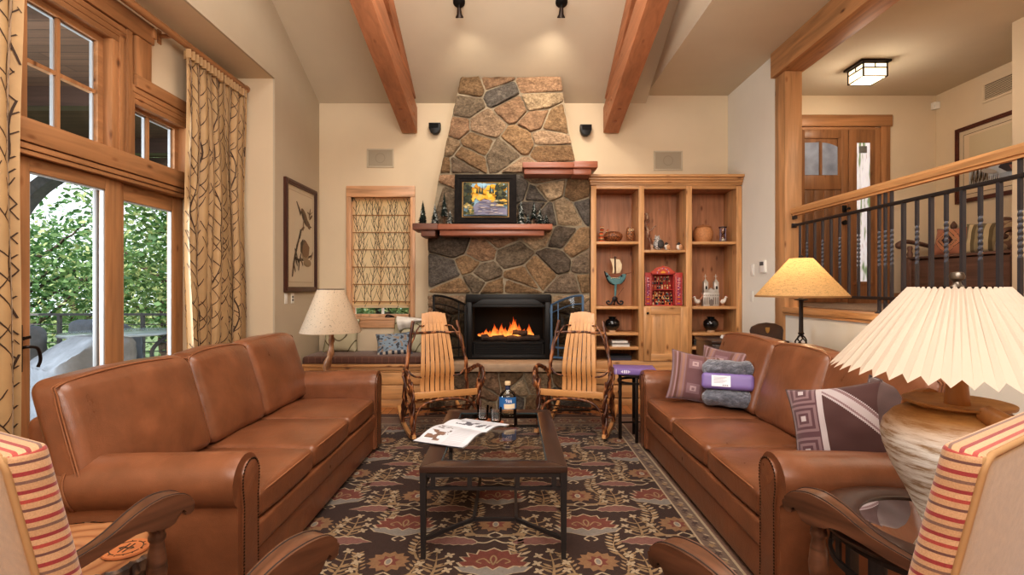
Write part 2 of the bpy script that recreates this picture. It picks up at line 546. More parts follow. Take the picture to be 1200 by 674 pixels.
def bark(name, c1, c2):
    m, nt, bs = newmat(name)
    n = N(nt, 'ShaderNodeTexNoise'); n.inputs['Scale'].default_value = 22; n.inputs['Detail'].default_value = 6
    L(nt, coords(nt, (1, 1, 0.35)), n.inputs['Vector'])
    L(nt, ramp(nt, n.outputs['Fac'], [(0.38, c1), (0.5, mul(c1, 1.8)), (0.62, c2)]), bs.inputs['Base Color'])
    bs.inputs['Roughness'].default_value = 0.35
    add_bump(nt, bs, n.outputs['Fac'], 0.6, 0.01)
    return m
M_twig = bark('twig_bark', S(62, 34, 22), S(170, 112, 70))
M_bark = bark('log_bark', S(46, 32, 26), S(120, 92, 70))
M_branch = bark('lamp_branch', S(120, 84, 58), S(178, 138, 100))
M_arm = wood('antique_oak', S(92, 61, 44), 'y', rough=0.30, contrast=0.75, knots=0, coat=0.4)
# light levels
LP = dict(rear=165, vault=140, hall=36, up=24, entry=14, lamp=9, spot=36, fire=3, sun=6.0, world=1.7, porch=220, exp=0.0)
# ================================================================== ROOM SHELL
XL, XR, YB, YR = -2.45, 2.745, 6.51, -1.4
ZF = 3.84            # flat ceiling
def vault(y): return 3.743 + 0.455*(YB-y)
RY = 2.5; RZ = vault(RY)
M_floor = planks('oak_floor', S(176, 116, 68), 0.083, 'y')
b = B(); b.box(-3.03, XR+.2, YR-.1, YB+.15, -0.12, 0.0); struct('floor', b, M_floor)
b = B(); b.box(XR+.02, 5.5, YR, YB+.15, 1.02, 1.1995); struct('floor', b, planks('entry_floor', S(170, 112, 68), 0.083, 'y'))
# back wall with window opening
WX0, WX1, WZ0, WZ1 = -2.05, -1.28, 1.02, 2.56
b = B()
b.box(-2.9, WX0, YB, YB+.16, 0, 4.0); b.box(WX1, 5.6, YB, YB+.16, 0, 4.0)
b.box(WX0, WX1, YB, YB+.16, 0, WZ0); b.box(WX0, WX1, YB, YB+.16, WZ1, 4.0)
struct('wall_back', b, M_wall)
# left wall: grey pier beyond the alcove and the gable above it
b = B()
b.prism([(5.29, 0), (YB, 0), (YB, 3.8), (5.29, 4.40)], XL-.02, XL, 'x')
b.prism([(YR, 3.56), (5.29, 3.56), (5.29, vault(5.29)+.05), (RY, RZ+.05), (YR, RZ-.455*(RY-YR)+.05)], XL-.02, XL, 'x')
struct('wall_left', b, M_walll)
b = B()
b.box(-3.03, XL-.02, 5.29, 5.45, 0, 3.56)           # alcove return
struct('wall_alcove', b, M_wall)
b = B(); b.box(-3.03, XL-.02, YR, 5.45, 3.56, 3.70); struct('ceiling', b, M_wall)
b = B()
W0, W1 = -3.03, -2.87
b.box(W0, W1, 4.56, 5.29, 0, 3.56); b.box(W0, W1, YR, 2.93, 0, 3.56)
b.box(W0, W1, 2.93, 4.56, 2.22, 2.40); b.box(W0, W1, 3.83, 4.56, 2.80, 3.56)
b.box(W0, W1, 2.93, 3.83, 3.19, 3.56); b.box(W0, W1, 3.68, 3.83, 2.40, 3.19)
struct('wall_window', b, M_wall)
# ceilings
b = B()
b.prism([(YB, vault(YB)), (RY, RZ), (YR, RZ-.455*(RY-YR)), (YR, RZ-.455*(RY-YR)+.12), (RY, RZ+.12), (YB, vault(YB)+.12)], XL-.3, 1.70, 'x')
struct('ceiling', b, M_ceil)
b = B(); b.box(1.75, 5.6, YR, YB, ZF, ZF+.1); struct('ceiling', b, M_ceil)
b = B(); b.prism([(6.50, ZF-.001), (6.50, ZF+.02), (6.30, ZF+.03), (RY, RZ+.1), (YR, RZ-.455*(RY-YR)+.1), (YR, ZF-.001)], 1.699, 1.755, 'x'); struct('wall_clerestory', b, M_ceil)
# right side: full wall behind the post, low wall under the entry floor
b = B(); b.box(XR, XR+.15, 5.352, YB, 0, ZF); struct('wall_right', b, M_wallw)
b = B(); b.box(XR+.001, XR+.15, YR, 5.14, 0, 1.148); struct('wall_low', b, M_wallw)
b = B(); b.box(5.39, 5.55, 4.72, YB, 1.2, ZF); b.box(4.61, 5.39, 4.56, 4.72, 1.2, ZF); struct('wall_entry', b, M_wall)
b = B(); b.box(4.61, 4.77, YR, 4.56, 1.2, ZF); struct('wall_hall', b, M_wall)
b = B(); b.box(-3.03, 5.6, YR-.15, YR, 0, 5.6); struct('wall_rear', b, M_wall)
# entry edge nosing and baseboards
b = B(); b.box(XR-.035, XR+.15, YR, 5.147, 1.15, 1.20, .008); b.box(XR-.018, XR, YR, 5.147, 1.125, 1.15); struct('trim_1', b, M_piny)
b = B(); b.box(4.81, 5.375, YB-.018, YB, 1.2, 1.33); struct('baseboard_entry', b, M_aldx)
b = B(); b.box(5.372, 5.39, 4.72, YB-.02, 1.2, 1.33); struct('baseboard_side', b, M_aldy)
b = B(); b.box(XL, XL+.018, 5.29, 5.94, 0, 0.13); struct('baseboard_left', b, M_aldy)
# post and header beam
b = B(); b.box(XR, 2.917, 5.147, 5.347, 0, 3.58, .006)
o = obj('timber_post', b, M_postz); tag(o, 'square knotty wood post carrying the header beam at the end of the railing', 'post')
b = B(); b.box(2.70, 2.945, YR, 5.35, 3.58, 3.838, .006)
o = obj('header_beam', b, M_posty); tag(o, 'long knotty wood header beam on top of the square post', 'beam')

# ---------------------------------------------------------------- scissor trusses
def truss(x0, x1, label):
    r = thing('ceiling_truss', label, 'beam', ((x0+x1)/2, 6.46, 3.35), 0, 'timber trusses under the vaulted ceiling')
    zb = lambda y: 3.35 + 0.238*(6.46-y)
    b = B(); b.prism([(6.46, zb(6.46)), (6.46, zb(6.46)+.32), (RY, zb(RY)+.32), (RY, zb(RY))], x0, x1, 'x', .008)
    obj('lower_chord', b, M_fir, r)
    b = B(); b.prism([(6.44, vault(6.44)), (5.9, vault(5.9)-.24), (RY+.1, vault(RY+.1)-.24), (RY, RZ)], x0+.01, x1-.01, 'x', .006)
    obj('rafter', b, M_fir, r)
    inner = x1 if x1 < 0 else x0
    sg = 1 if x1 < 0 else -1
    for (y, dz) in ((6.25, .12), (6.12, .17), (5.95, .12)):
        b = B(); b.tube([(inner-.01*sg, y, zb(y)+dz), (inner+.006*sg, y, zb(y)+dz)], .022, 12)
        obj('peg', b, M_fir, r)
    for (y) in (6.2, 5.95):
        b = B(); b.tube([((x0+x1)/2, y, zb(y)-.005), ((x0+x1)/2, y, zb(y)+.02)], .022, 12)
        obj('peg', b, plain('peg_end', S(150, 90, 58), .5) if 'peg_end' not in bpy.data.materials else bpy.data.materials['peg_end'], r)
truss(-1.39, -1.195, 'reddish timber truss left of the stone chimney')
truss(1.152, 1.346, 'reddish timber truss right of the stone chimney')

# ---------------------------------------------------------------- window wall joinery
MUL = M_aldz
def bead(b, x0, x1, y0, y1, z0, z1): b.box(x0, x1, y0, y1, z0, z1, .004)
# header between doors and transoms
b = B(); bead(b, -2.87, -2.83, 2.80, 4.62, 2.255, 2.395); bead(b, -2.87, -2.842, 2.80, 4.62, 2.215, 2.25); bead(b, -2.87, -2.852, 2.80, 4.62, 2.185, 2.212)
struct('trim_2', b, M_aldy)
# tall transom head and side casing
b = B(); bead(b, -2.87, -2.825, 2.80, 4.05, 3.31, 3.455); bead(b, -2.87, -2.81, 4.02, 4.055, 3.36, 3.44); struct('trim_3', b, M_aldy)
b = B(); bead(b, -2.87, -2.835, 3.864, 4.03, 3.012, 3.309); struct('trim_4', b, M_aldz)
b = B(); bead(b, -2.87, -2.825, 3.86, 4.62, 2.915, 3.01); struct('trim_5', b, M_aldy)
b = B(); bead(b, -2.95, -2.855, 3.655, 3.715, 2.395, 3.31); bead(b, -2.95, -2.845, 3.715, 3.765, 2.395, 3.31); bead(b, -2.94, -2.85, 3.765, 3.776, 2.395, 3.31); bead(b, -2.93, -2.835, 3.775, 3.83, 2.395, 3.31); bead(b, -2.90, -2.842, 3.83, 3.862, 2.395, 2.93); struct('trim_6', b, M_aldz)
b = B()
for k in range(3): bead(b, -2.93+.025*k, -2.85+.006*k, 2.9, 3.83, 3.182+.04*k, 3.2225+.04*k)
struct('trim_7', b, M_aldy)
b = B()
for k in range(3): bead(b, -2.93+.025*k, -2.85+.006*k, 3.83, 4.565, 2.792+.04*k, 2.8325+.04*k)
struct('trim_8', b, M_aldy)
b = B(); bead(b, -2.90, -2.84, 2.88, 2.95, 0, 2.2); struct('trim_9', b, M_aldz)
b = B(); bead(b, -2.90, -2.838, 2.80, 3.0, 2.395, 3.31); struct('trim_10', b, M_aldz)
b = B(); bead(b, -2.96, -2.85, 4.475, 4.60, 2.392, 2.93); struct('trim_12', b, M_aldz)
M_spacer = plain('window_spacer', S(176, 178, 180), .4, .3)
def transom(name, y0, y1, z0, z1, ym, zm):
    r = sthing(name, (-2.96, y0, z0))
    b = B()
    fw = .05
    b.box(-2.97, -2.92, y0-fw, y0, z0-.02, z1+fw); b.box(-2.97, -2.92, y1, y1+fw, z0-.02, z1+fw)
    b.box(-2.97, -2.92, y0, y1, z1, z1+fw); b.box(-2.97, -2.92, y0, y1, z0-.03, z0)
    obj('window_frame', b, M_aldy, r)
    b = B(); b.poly([(-2.964, y0, z0), (-2.964, y1, z0), (-2.964, y1, z1), (-2.964, y0, z1)]); obj('glass', b, M_glass, r)
    b = B()
    b.box(-2.975, -2.935, ym-.013, ym+.013, z0, z1)
    if zm: b.box(-2.975, -2.937, y0, y1, zm-.013, zm+.013)
    obj('muntin', b, M_aldz, r)
    b = B()
    for yy in (y0+.006, ym-.019, ym+.019, y1-.006): b.box(-2.972, -2.95, yy-.005, yy+.005, z0, z1)
    for zz in (z0+.004, z1-.006): b.box(-2.972, -2.95, y0, y1, zz-.004, zz+.004)
    obj('spacer', b, M_spacer, r)
transom('window_1', 3.03, 3.61, 2.405, 3.14, 3.314, 2.78)
transom('window_2', 3.88, 4.43, 2.405, 2.77, 4.13, None)
# door pair
def door_leaf(name, y0, y1, gy0, gy1, x, handle, head=2.10):
    r = sthing(name, (x, y0, 0))
    b = B(); b.box(x-.05, x, y0, gy0, .02, 2.185, .004); obj('stile', b, M_aldz, r)
    b = B(); b.box(x-.05, x, gy1, y1, .02, 2.185, .004); obj('stile', b, M_aldz, r)
    b = B(); b.box(x-.05, x, gy0, gy1, head, 2.185, .004); obj('rail', b, M_aldy, r)
    b = B(); b.box(x-.05, x, gy0, gy1, .02, .22, .004); obj('rail', b, M_aldy, r)
    b = B(); b.poly([(x-.026, gy0, .22), (x-.026, gy1, .22), (x-.026, gy1, head), (x-.026, gy0, head)]); obj('glass', b, M_glass, r)
    b = B()
    for yy in (gy0+.005, gy1-.005): b.box(x-.034, x-.008, yy-.005, yy+.005, .22, head)
    b.box(x-.034, x-.008, gy0, gy1, head-.01, head); obj('spacer', b, M_spacer, r)
    if handle:
        b = B(); b.box(x, x+.012, y0+.035, y0+.075, .90, 1.18, .004); h = obj('handle_plate', b, M_ironb, r)
        b = B(); b.tube(cat([(x+.01, y0+.055, 1.04), (x+.05, y0+.06, 1.05), (x+.055, y0+.12, 1.035), (x+.05, y0+.145, .97), (x+.04, y0+.14, .92)]), .009, 8); obj('lever', b, M_ironb, h)
        b = B(); b.tube([(x+.01, y0+.055, 1.10), (x+.035, y0+.055, 1.10)], .011, 10); b.bar((x+.03, y0+.055, 1.10), (x+.03, y0+.10, 1.105), .012, .016); obj('thumb_turn', b, M_ironb, h)
b = B(); b.box(-2.99, -2.872, 2.93, 4.56, 2.186, 2.2195); b.box(-2.99, -2.90, 2.90, 2.949, 0, 2.186); b.box(-2.99, -2.90, 4.561, 4.60, 0, 2.186); struct('trim_13', b, M_aldy)
door_leaf('door_1', 2.95, 3.80, 3.08, 3.655, -2.90, True)
door_leaf('door_2', 3.80, 4.56, 3.865, 4.42, -2.93, False, 2.06)
b = B(); b.box(-2.995, -2.965, 3.655, 3.74, .03, 2.15, .004); b.box(-2.99, -2.97, 3.0, 3.66, .03, .09); struct('trim_11', b, plain('screen_frame', S(150, 148, 146), .5, .3))

# curtain pole and curtains
r = thing('curtain_pole', 'long round wooden curtain pole above the left windows', 'curtain pole', (-2.74, 5.29, 3.44))
b = B(); b.tube([(-2.74, 1.0, 3.445), (-2.74, 5.27, 3.445)], .030, 14); obj('pole', b, M_aldy, r)
b = B(); b.lathe([(.0, 0), (.036, .002), (.036, .03), (.0, .032)], 16); 
b.M = Matrix.Identity(4); me = None
for f in b.bm.verts: f.co = Vector((-2.74 + f.co.x, 5.262 + f.co.z, 3.445 + f.co.y))
obj('end_cap', b, M_aldy, r)
for y in (1.3, 4.16, 5.1):
    b = B(); b.box(-2.87, -2.76, y-.012, y+.012, 3.43, 3.455); b.box(-2.87, -2.86, y-.02, y+.02, 3.38, 3.49); obj('bracket', b, M_aldy, r)
M_curt = plain('gold_silk', S(192, 158, 114), .55, var=(7, .08), sheen=.25, bump=(140, .15, .002))
M_print = plain('branch_print', S(72, 52, 38), .7)
def branch_print(b, pt, wid, hgt, seed, gap=.12, w=.0056):
    """thin branching lines laid on a cloth; pt(s,z)->point on the cloth, s and z in metres"""
    rr = random.Random(seed)
    def line(pts, w0, w1):
        m = len(pts); prev = None
        for i, (s_, z_) in enumerate(pts):
            s0, z0 = pts[max(i-1, 0)]; s1, z1 = pts[min(i+1, m-1)]
            dx, dz = s1-s0, z1-z0; l = math.hypot(dx, dz) or 1
            ww = (w0+(w1-w0)*i/(m-1))*.5
            A_ = (s_-dz/l*ww, z_+dx/l*ww); C_ = (s_+dz/l*ww, z_-dx/l*ww)
            if min(A_[0], C_[0]) < 0 or max(A_[0], C_[0]) > wid or min(A_[1], C_[1]) < 0 or max(A_[1], C_[1]) > hgt: prev = None; continue
            cur = (b.v(pt(*A_)), b.v(pt(*C_)))
            if prev: b.f([prev[0], prev[1], cur[1], cur[0]])
            prev = cur
    n = int(wid/gap)+1
    for k in range(n):
        sx = gap*(k+.5)+rr.uniform(-.015, .015); ph = rr.uniform(0, 6)
        st_ = lambda z: sx+.022*math.sin(z*4.5+ph)+.01*math.sin(z*13+ph*2)
        nz = int(hgt/.05)
        line([(st_(z), z) for z in (hgt*i/nz for i in range(nz+1))], w, w)
        z = rr.uniform(0, .08); sd = 1
        while z < hgt:
            l = rr.uniform(.10, .19); sl = rr.uniform(.45, .62)
            pts = [(st_(z)+sd*l*sl*t*(1-.25*t), z+l*t*(.75+.35*t)) for t in (i/5 for i in range(6))]
            line(pts, w*.95, w*.5)
            if rr.random() < .5:
                q = pts[3]; line([(q[0]-sd*.03*t, q[1]+.09*t) for t in (0, .35, .7, 1)], w*.7, w*.4)
            sd = -sd; z += rr.uniform(.045, .085)
def curtain(y0, y1, nw, label, amp=.065, seed=1):
    rr = random.Random(seed)
    ph = [rr.uniform(-.4, .4) for _ in range(nw+2)]
    r = thing('curtain', label, 'curtain', (-2.74, (y0+y1)/2, 0.02), 0, 'branch patterned curtains on the wooden pole')
    def fn(u, v):
        z = .02 + 3.385*v
        k = u*nw
        i = int(k); w_ = k-i
        pa = ph[min(i, nw)]*(1-w_)+ph[min(i+1, nw+1)]*w_
        a = amp*(0.55+0.45*(1-v)) * (1 + .3*math.sin(k*2.3+seed))
        x = -2.735 + a*math.sin(2*PI*k + pa*(.5+.5*math.sin(v*2))) + .012*math.sin(9*v+5*u)
        y = y0 + (y1-y0)*u + .02*math.sin(2*PI*k*2+1)+.012*math.sin(6*v+k)
        if v > .965: x = -2.735 + (x+2.735)*.8
        return (x, y, z)
    b = B(); b.grid(fn, nw*16, 30); b.mi = 1
    WID = (y1-y0)*1.55
    def pt(s_, z_):
        u, v = s_/WID, z_/3.385
        p = Vector(fn(u, v)); d = Vector(fn(min(u+.002, 1), v))-Vector(fn(max(u-.002, 0), v)); n_ = Vector((d.y, -d.x, 0)).normalized()
        return p+n_*.0035
    branch_print(b, pt, WID, 3.38, seed*3+1)
    p = obj('panel', b, [M_curt, M_print], r, smooth=80, recalc=False)
    b = B()
    b.grid(lambda u, v: (-2.735+amp*.62*math.sin(2*PI*u*nw*2), y0+(y1-y0)*u, 3.33+.075*v), nw*16, 3); h = obj('pleat_heading', b, M_curt, r, smooth=80, recalc=False)
curtain(4.29, 5.245, 9, 'tall branch patterned curtain at the far side of the glass doors', seed=3)
curtain(1.7, 2.84, 9, 'branch patterned curtain at the near edge of the photo, left of the door handle', seed=8)

# ---------------------------------------------------------------- back window with roman shade
r = sthing('window_3', (-1.665, YB, .89))
b = B(); b.box(-2.10, -1.23, YB-.03, YB-.002, 2.547, 2.687, .004); obj('head_casing', b, M_pkx, r)
b = B(); b.box(-2.13+.03, WX0+.01, YB-.026, YB, .89, 2.547, .003); obj('casing', b, M_pkz, r)
b = B(); b.box(WX1-.01, -1.23, YB-.026, YB, .89, 2.547, .003); obj('casing', b, M_pkz, r)
b = B(); b.box(WX0+.01, WX1-.01, YB-.026, YB, .89, 1.0, .003); b.box(WX0, WX1, YB-.034, YB+.1, .985, 1.02, .003); obj('sill', b, M_pkx, r)
b = B(); 
for xx in (WX0, WX1-.04): b.box(xx, xx+.04, YB+.05, YB+.10, 1.02, 2.55)
b.box(WX0, WX1, YB+.05, YB+.10, 1.02, 1.06); b.box(WX0, WX1, YB+.05, YB+.1, 2.5, 2.56); obj('sash', b, M_pkz, r)
b = B(); b.poly([(WX0, YB+.072, 1.05), (WX1, YB+.072, 1.05), (WX1, YB+.072, 2.5), (WX0, YB+.072, 2.5)]); obj('glass', b, M_glass, r)
b = B(); b.box(-1.665-.01, -1.655+.01, YB+.06, YB+.085, 1.05, 2.5); obj('muntin', b, M_white, r)
b = B(); b.tube(cat([(-1.60, YB-.02, 1.025), (-1.58, YB-.04, 1.05), (-1.53, YB-.045, 1.045), (-1.50, YB-.03, 1.03)]), .010, 8); b.box(-1.61, -1.49, YB-.03, YB+.0, 1.02, 1.035, .004); obj('crank', b, M_ironb, r)
M_roman, nt, bs = newmat('sheer_tan')
bs.inputs['Base Color'].default_value = S(220, 184, 138); bs.inputs['Roughness'].default_value = .8
tr = N(nt, 'ShaderNodeBsdfTranslucent'); tr.inputs['Color'].default_value = S(244, 204, 158)
ms = N(nt, 'ShaderNodeMixShader'); ms.inputs[0].default_value = .5
L(nt, bs.outputs[0], ms.inputs[1]); L(nt, tr.outputs[0], ms.inputs[2]); L(nt, ms.outputs[0], nt.nodes['Material Output'].inputs['Surface'])
r = thing('roman_shade', 'tan branch patterned roman shade lowered over the small back window', 'window shade', (-1.665, YB-.005, 1.12))
zz = [1.14, 1.22, 1.44, 1.66, 1.88, 2.10, 2.32, 2.555]
b = B()
def rs(u, v):
    t = v*(len(zz)-1); i = min(int(t), len(zz)-2); w = t-i
    return (WX0+.02+(WX1-WX0-.04)*u, YB+.03-.022*math.sin(PI*w)**2 * (1.6 if i == 0 else .45) - .008*math.exp(-((w-.08)/.06)**2), zz[i]+(zz[i+1]-zz[i])*w)
b.grid(rs, 10, (len(zz)-1)*12); b.mi = 1
def rpt(s_, z_):
    z = z_+1.14; i = 0
    while i < len(zz)-2 and zz[i+1] < z: i += 1
    v = (i+(z-zz[i])/(zz[i+1]-zz[i]))/(len(zz)-1)
    p = rs(s_/.73, min(v, .999)); return (p[0], p[1]-.004, p[2])
branch_print(b, rpt, .73, 1.41, 5, .10, .0070)
obj('shade_panel', b, [M_roman, M_print], r, smooth=80, recalc=False)
b = B()
for z in zz[1:-1]: b.box(WX0+.02, WX1-.02, YB+.006, YB+.02, z-.005, z+.005)
obj('fold_seam', b, plain('shade_seam', S(150, 104, 58), .7), r)
# ================================================================== FIREPLACE
STC = [S(142,118,92), S(118,104,90), S(162,141,116), S(104,94,84), S(140,116,90), S(152,131,110), S(103,98,93), S(130,108,84), S(168,149,124), S(120,108,93), S(146,120,98)]
def clip(poly, a, c):          # keep points p with a.p <= c
    out = []
    for i in range(len(poly)):
        p, q = poly[i], poly[(i+1) % len(poly)]
        dp, dq = a[0]*p[0]+a[1]*p[1]-c, a[0]*q[0]+a[1]*q[1]-c
        if dp <= 0: out.append(p)
        if dp*dq < 0:
            t = dp/(dp-dq); out.append((p[0]+(q[0]-p[0])*t, p[1]+(q[1]-p[1])*t))
    return out
def area(P): return .5*sum(P[i][0]*P[(i+1) % len(P)][1]-P[(i+1) % len(P)][0]*P[i][1] for i in range(len(P)))
def inside(p, poly):
    n = len(poly); s = None
    for i in range(n):
        a, c = poly[i], poly[(i+1) % n]
        cr = (c[0]-a[0])*(p[1]-a[1])-(c[1]-a[1])*(p[0]-a[0])
        if s is None: s = cr > 0
        elif (cr > 0) != s: return False
    return True
def stones(b, outline, size, y, seed, depth=.035, bright=1.0):
    rr = random.Random(seed)
    xs = [p[0] for p in outline]; zs = [p[1] for p in outline]
    A = abs(area(outline)); n = max(2, int(A/(size*size)))
    pts = []; tries = 0
    while len(pts) < n and tries < 9000:
        tries += 1
        p = (rr.uniform(min(xs), max(xs)), rr.uniform(min(zs), max(zs)))
        md = size*(rr.choice([.45, .6, .8, .95]))
        if inside(p, outline) and all(math.hypot(p[0]-q[0], (p[1]-q[1])*1.25) > md for q in pts): pts.append(p)
    for p in pts:
        c = list(outline)
        for q in pts:
            if q is p: continue
            k = 1.25
            a = (q[0]-p[0], (q[1]-p[1])*k*k)
            mid = ((p[0]+q[0])/2, (p[1]+q[1])/2)
            c = clip(c, a, a[0]*mid[0]+a[1]*mid[1])
            if len(c) < 3: break
        if len(c) < 3 or abs(area(c)) < .002: continue
        if area(c) < 0: c = c[::-1]
        # inset
        gap = .009
        cc = list(c)
        for i in range(len(c)):
            p0, p1 = c[i], c[(i+1) % len(c)]
            ex, ez = p1[0]-p0[0], p1[1]-p0[1]; l = math.hypot(ex, ez)
            if l < 1e-6: continue
            nx, nz = ez/l, -ex/l
            cc = clip(cc, (nx, nz), nx*p0[0]+nz*p0[1]-gap)
            if len(cc) < 3: break
        if len(cc) < 3: continue
        # round corners, wobble edges
        R0 = []
        m = len(cc)
        for i in range(m):
            p0, p1 = cc[i], cc[(i+1) % m]
            l = math.hypot(p1[0]-p0[0], p1[1]-p0[1])
            ks = [.12, .88] if l < .1 else [.07, .3, .5, .7, .93]
            for t in ks:
                w = rr.uniform(-.0045, .0045)
                R0.append((p0[0]+(p1[0]-p0[0])*t+w, p0[1]+(p1[1]-p0[1])*t+w))
        cx = sum(q[0] for q in R0)/len(R0); cz = sum(q[1] for q in R0)/len(R0)
        h = depth*rr.uniform(.55, 1.2); tx, tz = rr.uniform(-.10, .10), rr.uniform(-.10, .10)
        col = mul(rr.choice(STC), rr.uniform(.78, 1.12)*bright)
        def ring(k, d, nz):
            out = []
            for q in R0:
                x = cx+(q[0]-cx)*k; z = cz+(q[1]-cz)*k
                yy = y - d - (x-cx)*tx - (z-cz)*tz + nz*noise.noise(Vector((x*14, z*14, seed)))
                out.append(b.v((x, yy, z)))
            return out
        mn = min(math.hypot(q[0]-cx, q[1]-cz) for q in R0)
        k1 = 1-.010/max(mn, .03)
        rs_ = [[b.v((q[0], y+.004, q[1])) for q in R0], ring(1.0, h*.55, .006), ring(max(k1, .6), h*.92, .010), ring(.66, h, .016), ring(.33, h*1.04, .018)]
        for a_, b_ in zip(rs_[:-1], rs_[1:]):
            for i in range(len(R0)):
                j = (i+1) % len(R0)
                b.f([a_[i], a_[j], b_[j], b_[i]], mul(col, rr.uniform(.93, 1.07)))
        ct = b.v((cx, y-h*1.05, cz))
        for i in range(len(R0)):
            b.f([rs_[-1][i], rs_[-1][(i+1) % len(R0)], ct], col)
FY = 6.12
fp = thing('fireplace', 'tall tapering fieldstone fireplace and chimney in the middle of the back wall', 'fireplace', (-.04, 6.3, 0))
b = B()
b.prism([(-1.0, .44), (-.56, .44), (-.56, 1.30), (-1.0, 1.30)], FY, YB-.004, 'y')
b.prism([(.48, .44), (.93, .44), (.93, 1.30), (.48, 1.30)], FY, YB-.004, 'y')
b.prism([(-1.0, 1.30), (.93, 1.30), (.93, 2.75), (-.87, 2.75), (-.965, 2.16), (-1.0, 2.03)], FY, YB-.004, 'y')
b.prism([(-.865, 2.75), (.79, 2.75), (.76, 2.894), (.672, 3.3), (.583, 3.92), (-.615, 3.92)], FY, YB-.004, 'y')
b.box(-.93, .90, 5.80, YB-.004, 0, .45)
b.box(-.555, .475, YB-.05, YB-.006, .445, 1.295)
for v_ in b.bm.verts:
    if v_.co.z > 3.9: v_.co.z = 3.735 if v_.co.y > 6.4 else 3.90
obj('mortar_core', b, M_mortar, fp, smooth=0)
b = B()
stones(b, [(-1.006, .553), (-.545, .553), (-.545, 1.315), (-1.006, 1.315)], .23, FY, 3, bright=1.1)
stones(b, [(.463, .553), (.935, .553), (.935, 1.315), (.463, 1.315)], .23, FY, 5, bright=1.1)
stones(b, [(-1.006, 1.325), (.935, 1.325), (.935, 2.75), (-.868, 2.75), (-.966, 2.16), (-1.006, 2.03)], .285, FY, 8, bright=1.16)
obj('chimney_breast', b, M_stone, fp, smooth=38)
b = B()
stones(b, [(-.866, 2.76), (.79, 2.76), (.7625, 2.894), (.676, 3.3), (.587, 3.92), (-.62, 3.92)], .27, FY, 21, bright=1.12)
obj('upper_chimney', b, M_stone, fp, smooth=38)
b = B(); stones(b, [(-.93, .0), (.90, .0), (.90, .45), (-.93, .45)], .22, 5.80, 13, bright=.8)
obj('hearth_base', b, M_stone, fp, smooth=38)
b = B()
prof = [(-.95, 5.72), (.92, 5.72), (.92, 6.13), (-.95, 6.13)]
b.box(-.95, .92, 5.71, 6.13, .455, .550, .012)
for vv in b.bm.verts:
    vv.co += Vector((0, 1, .6))*.006*noise.noise(vv.co*9)
obj('hearth_slab', b, M_slab, fp)
# mantel shelves
M_mantel = wood('mantel_cherry', S(160, 100, 76), 'x', rough=.35, contrast=.15, knots=.1, coat=.3)
M_mantelend = wood('mantel_rough_end', S(120, 80, 64), 'x', rough=.55, contrast=.35, knots=.2, coat=0)
def mantel(x0, x1, z0, endx0, endx1, label):
    r = thing('mantel_shelf', label, 'shelf', ((x0+x1)/2, FY, z0))
    b = B(); b.box(x0, x1, 5.83, FY+.02, z0+.066, z0+.13, .006); b.box(x0+.02, x1-.09 if endx0 < x0 else x1, 5.87, FY+.02, z0, z0+.062, .006); obj('shelf_board', b, M_mantel, r)
    b = B(); b.box(endx0, endx1, 5.805, FY+.02, z0+.060, z0+.136, .010); b.box(endx0+(.09 if endx0 < x0 else 0), endx1-(.03 if endx0 < x0 else .07), 5.84, FY+.02, z0-.012, z0+.060, .010); obj('end_block', b, M_mantelend if endx0 < x0 else M_mantel, r)
mantel(-.85, .46, 1.995, -1.13, -.845, 'long reddish wood mantel shelf under the framed landscape')
mantel(.12, .80, 2.70, .70, .975, 'short reddish wood shelf on the chimney above the bookcase corner')
# insert
r = thing('fireplace_insert', 'black metal fireplace insert with open mesh doors set in the stone', 'fireplace insert', (-.04, 6.1, .553))
b = B()
Y0, Y1 = 6.035, 6.10
b.box(-.54, .458, Y0, Y1, 1.225, 1.32, .003); b.box(-.54, -.475, Y0, Y1, .556, 1.225, .003); b.box(.393, .458, Y0, Y1, .556, 1.225, .003); b.box(-.475, .393, Y0, Y1, .556, .60, .003)
obj('surround', b, M_black, r)
b = B()
b.prism([(-.475, 1.19), (.393, 1.19), (.26, 1.265), (-.34, 1.265)], Y0-.03, Y0, 'y', .003)
b.box(-.46, .38, Y0-.035, Y0+.0, 1.165, 1.19, .004)
obj('hood', b, M_black, r)
b = B()
b.box(-.475, .393, Y0+.01, Y0+.03, .60, .61); b.box(-.46, .38, Y0+.0, Y0+.02, .735, .752); b.box(-.455, -.44, Y0, Y0+.02, .60, .752); b.box(.36, .375, Y0, Y0+.02, .60, .752)
b.box(-.44, .36, Y0+.025, Y0+.03, .61, .735)
for k in range(5): b.box(-.42, .34, Y0+.012, Y0+.03, .625+k*.022, .632+k*.022)
obj('louver', b, M_black, r)
b = B()
b.box(-.47, .39, 6.44, 6.45, .60, 1.22); b.box(-.475, -.465, 6.06, 6.45, .6, 1.22); b.box(.383, .393, 6.06, 6.45, .6, 1.22); b.box(-.47, .39, 6.06, 6.45, 1.215, 1.225); b.box(-.47, .39, 6.06, 6.45, .745, .755)
obj('firebox', b, M_soot, r)
M_mesh = thinglass('mesh_screen', (.42, .42, .42, 1), .3)
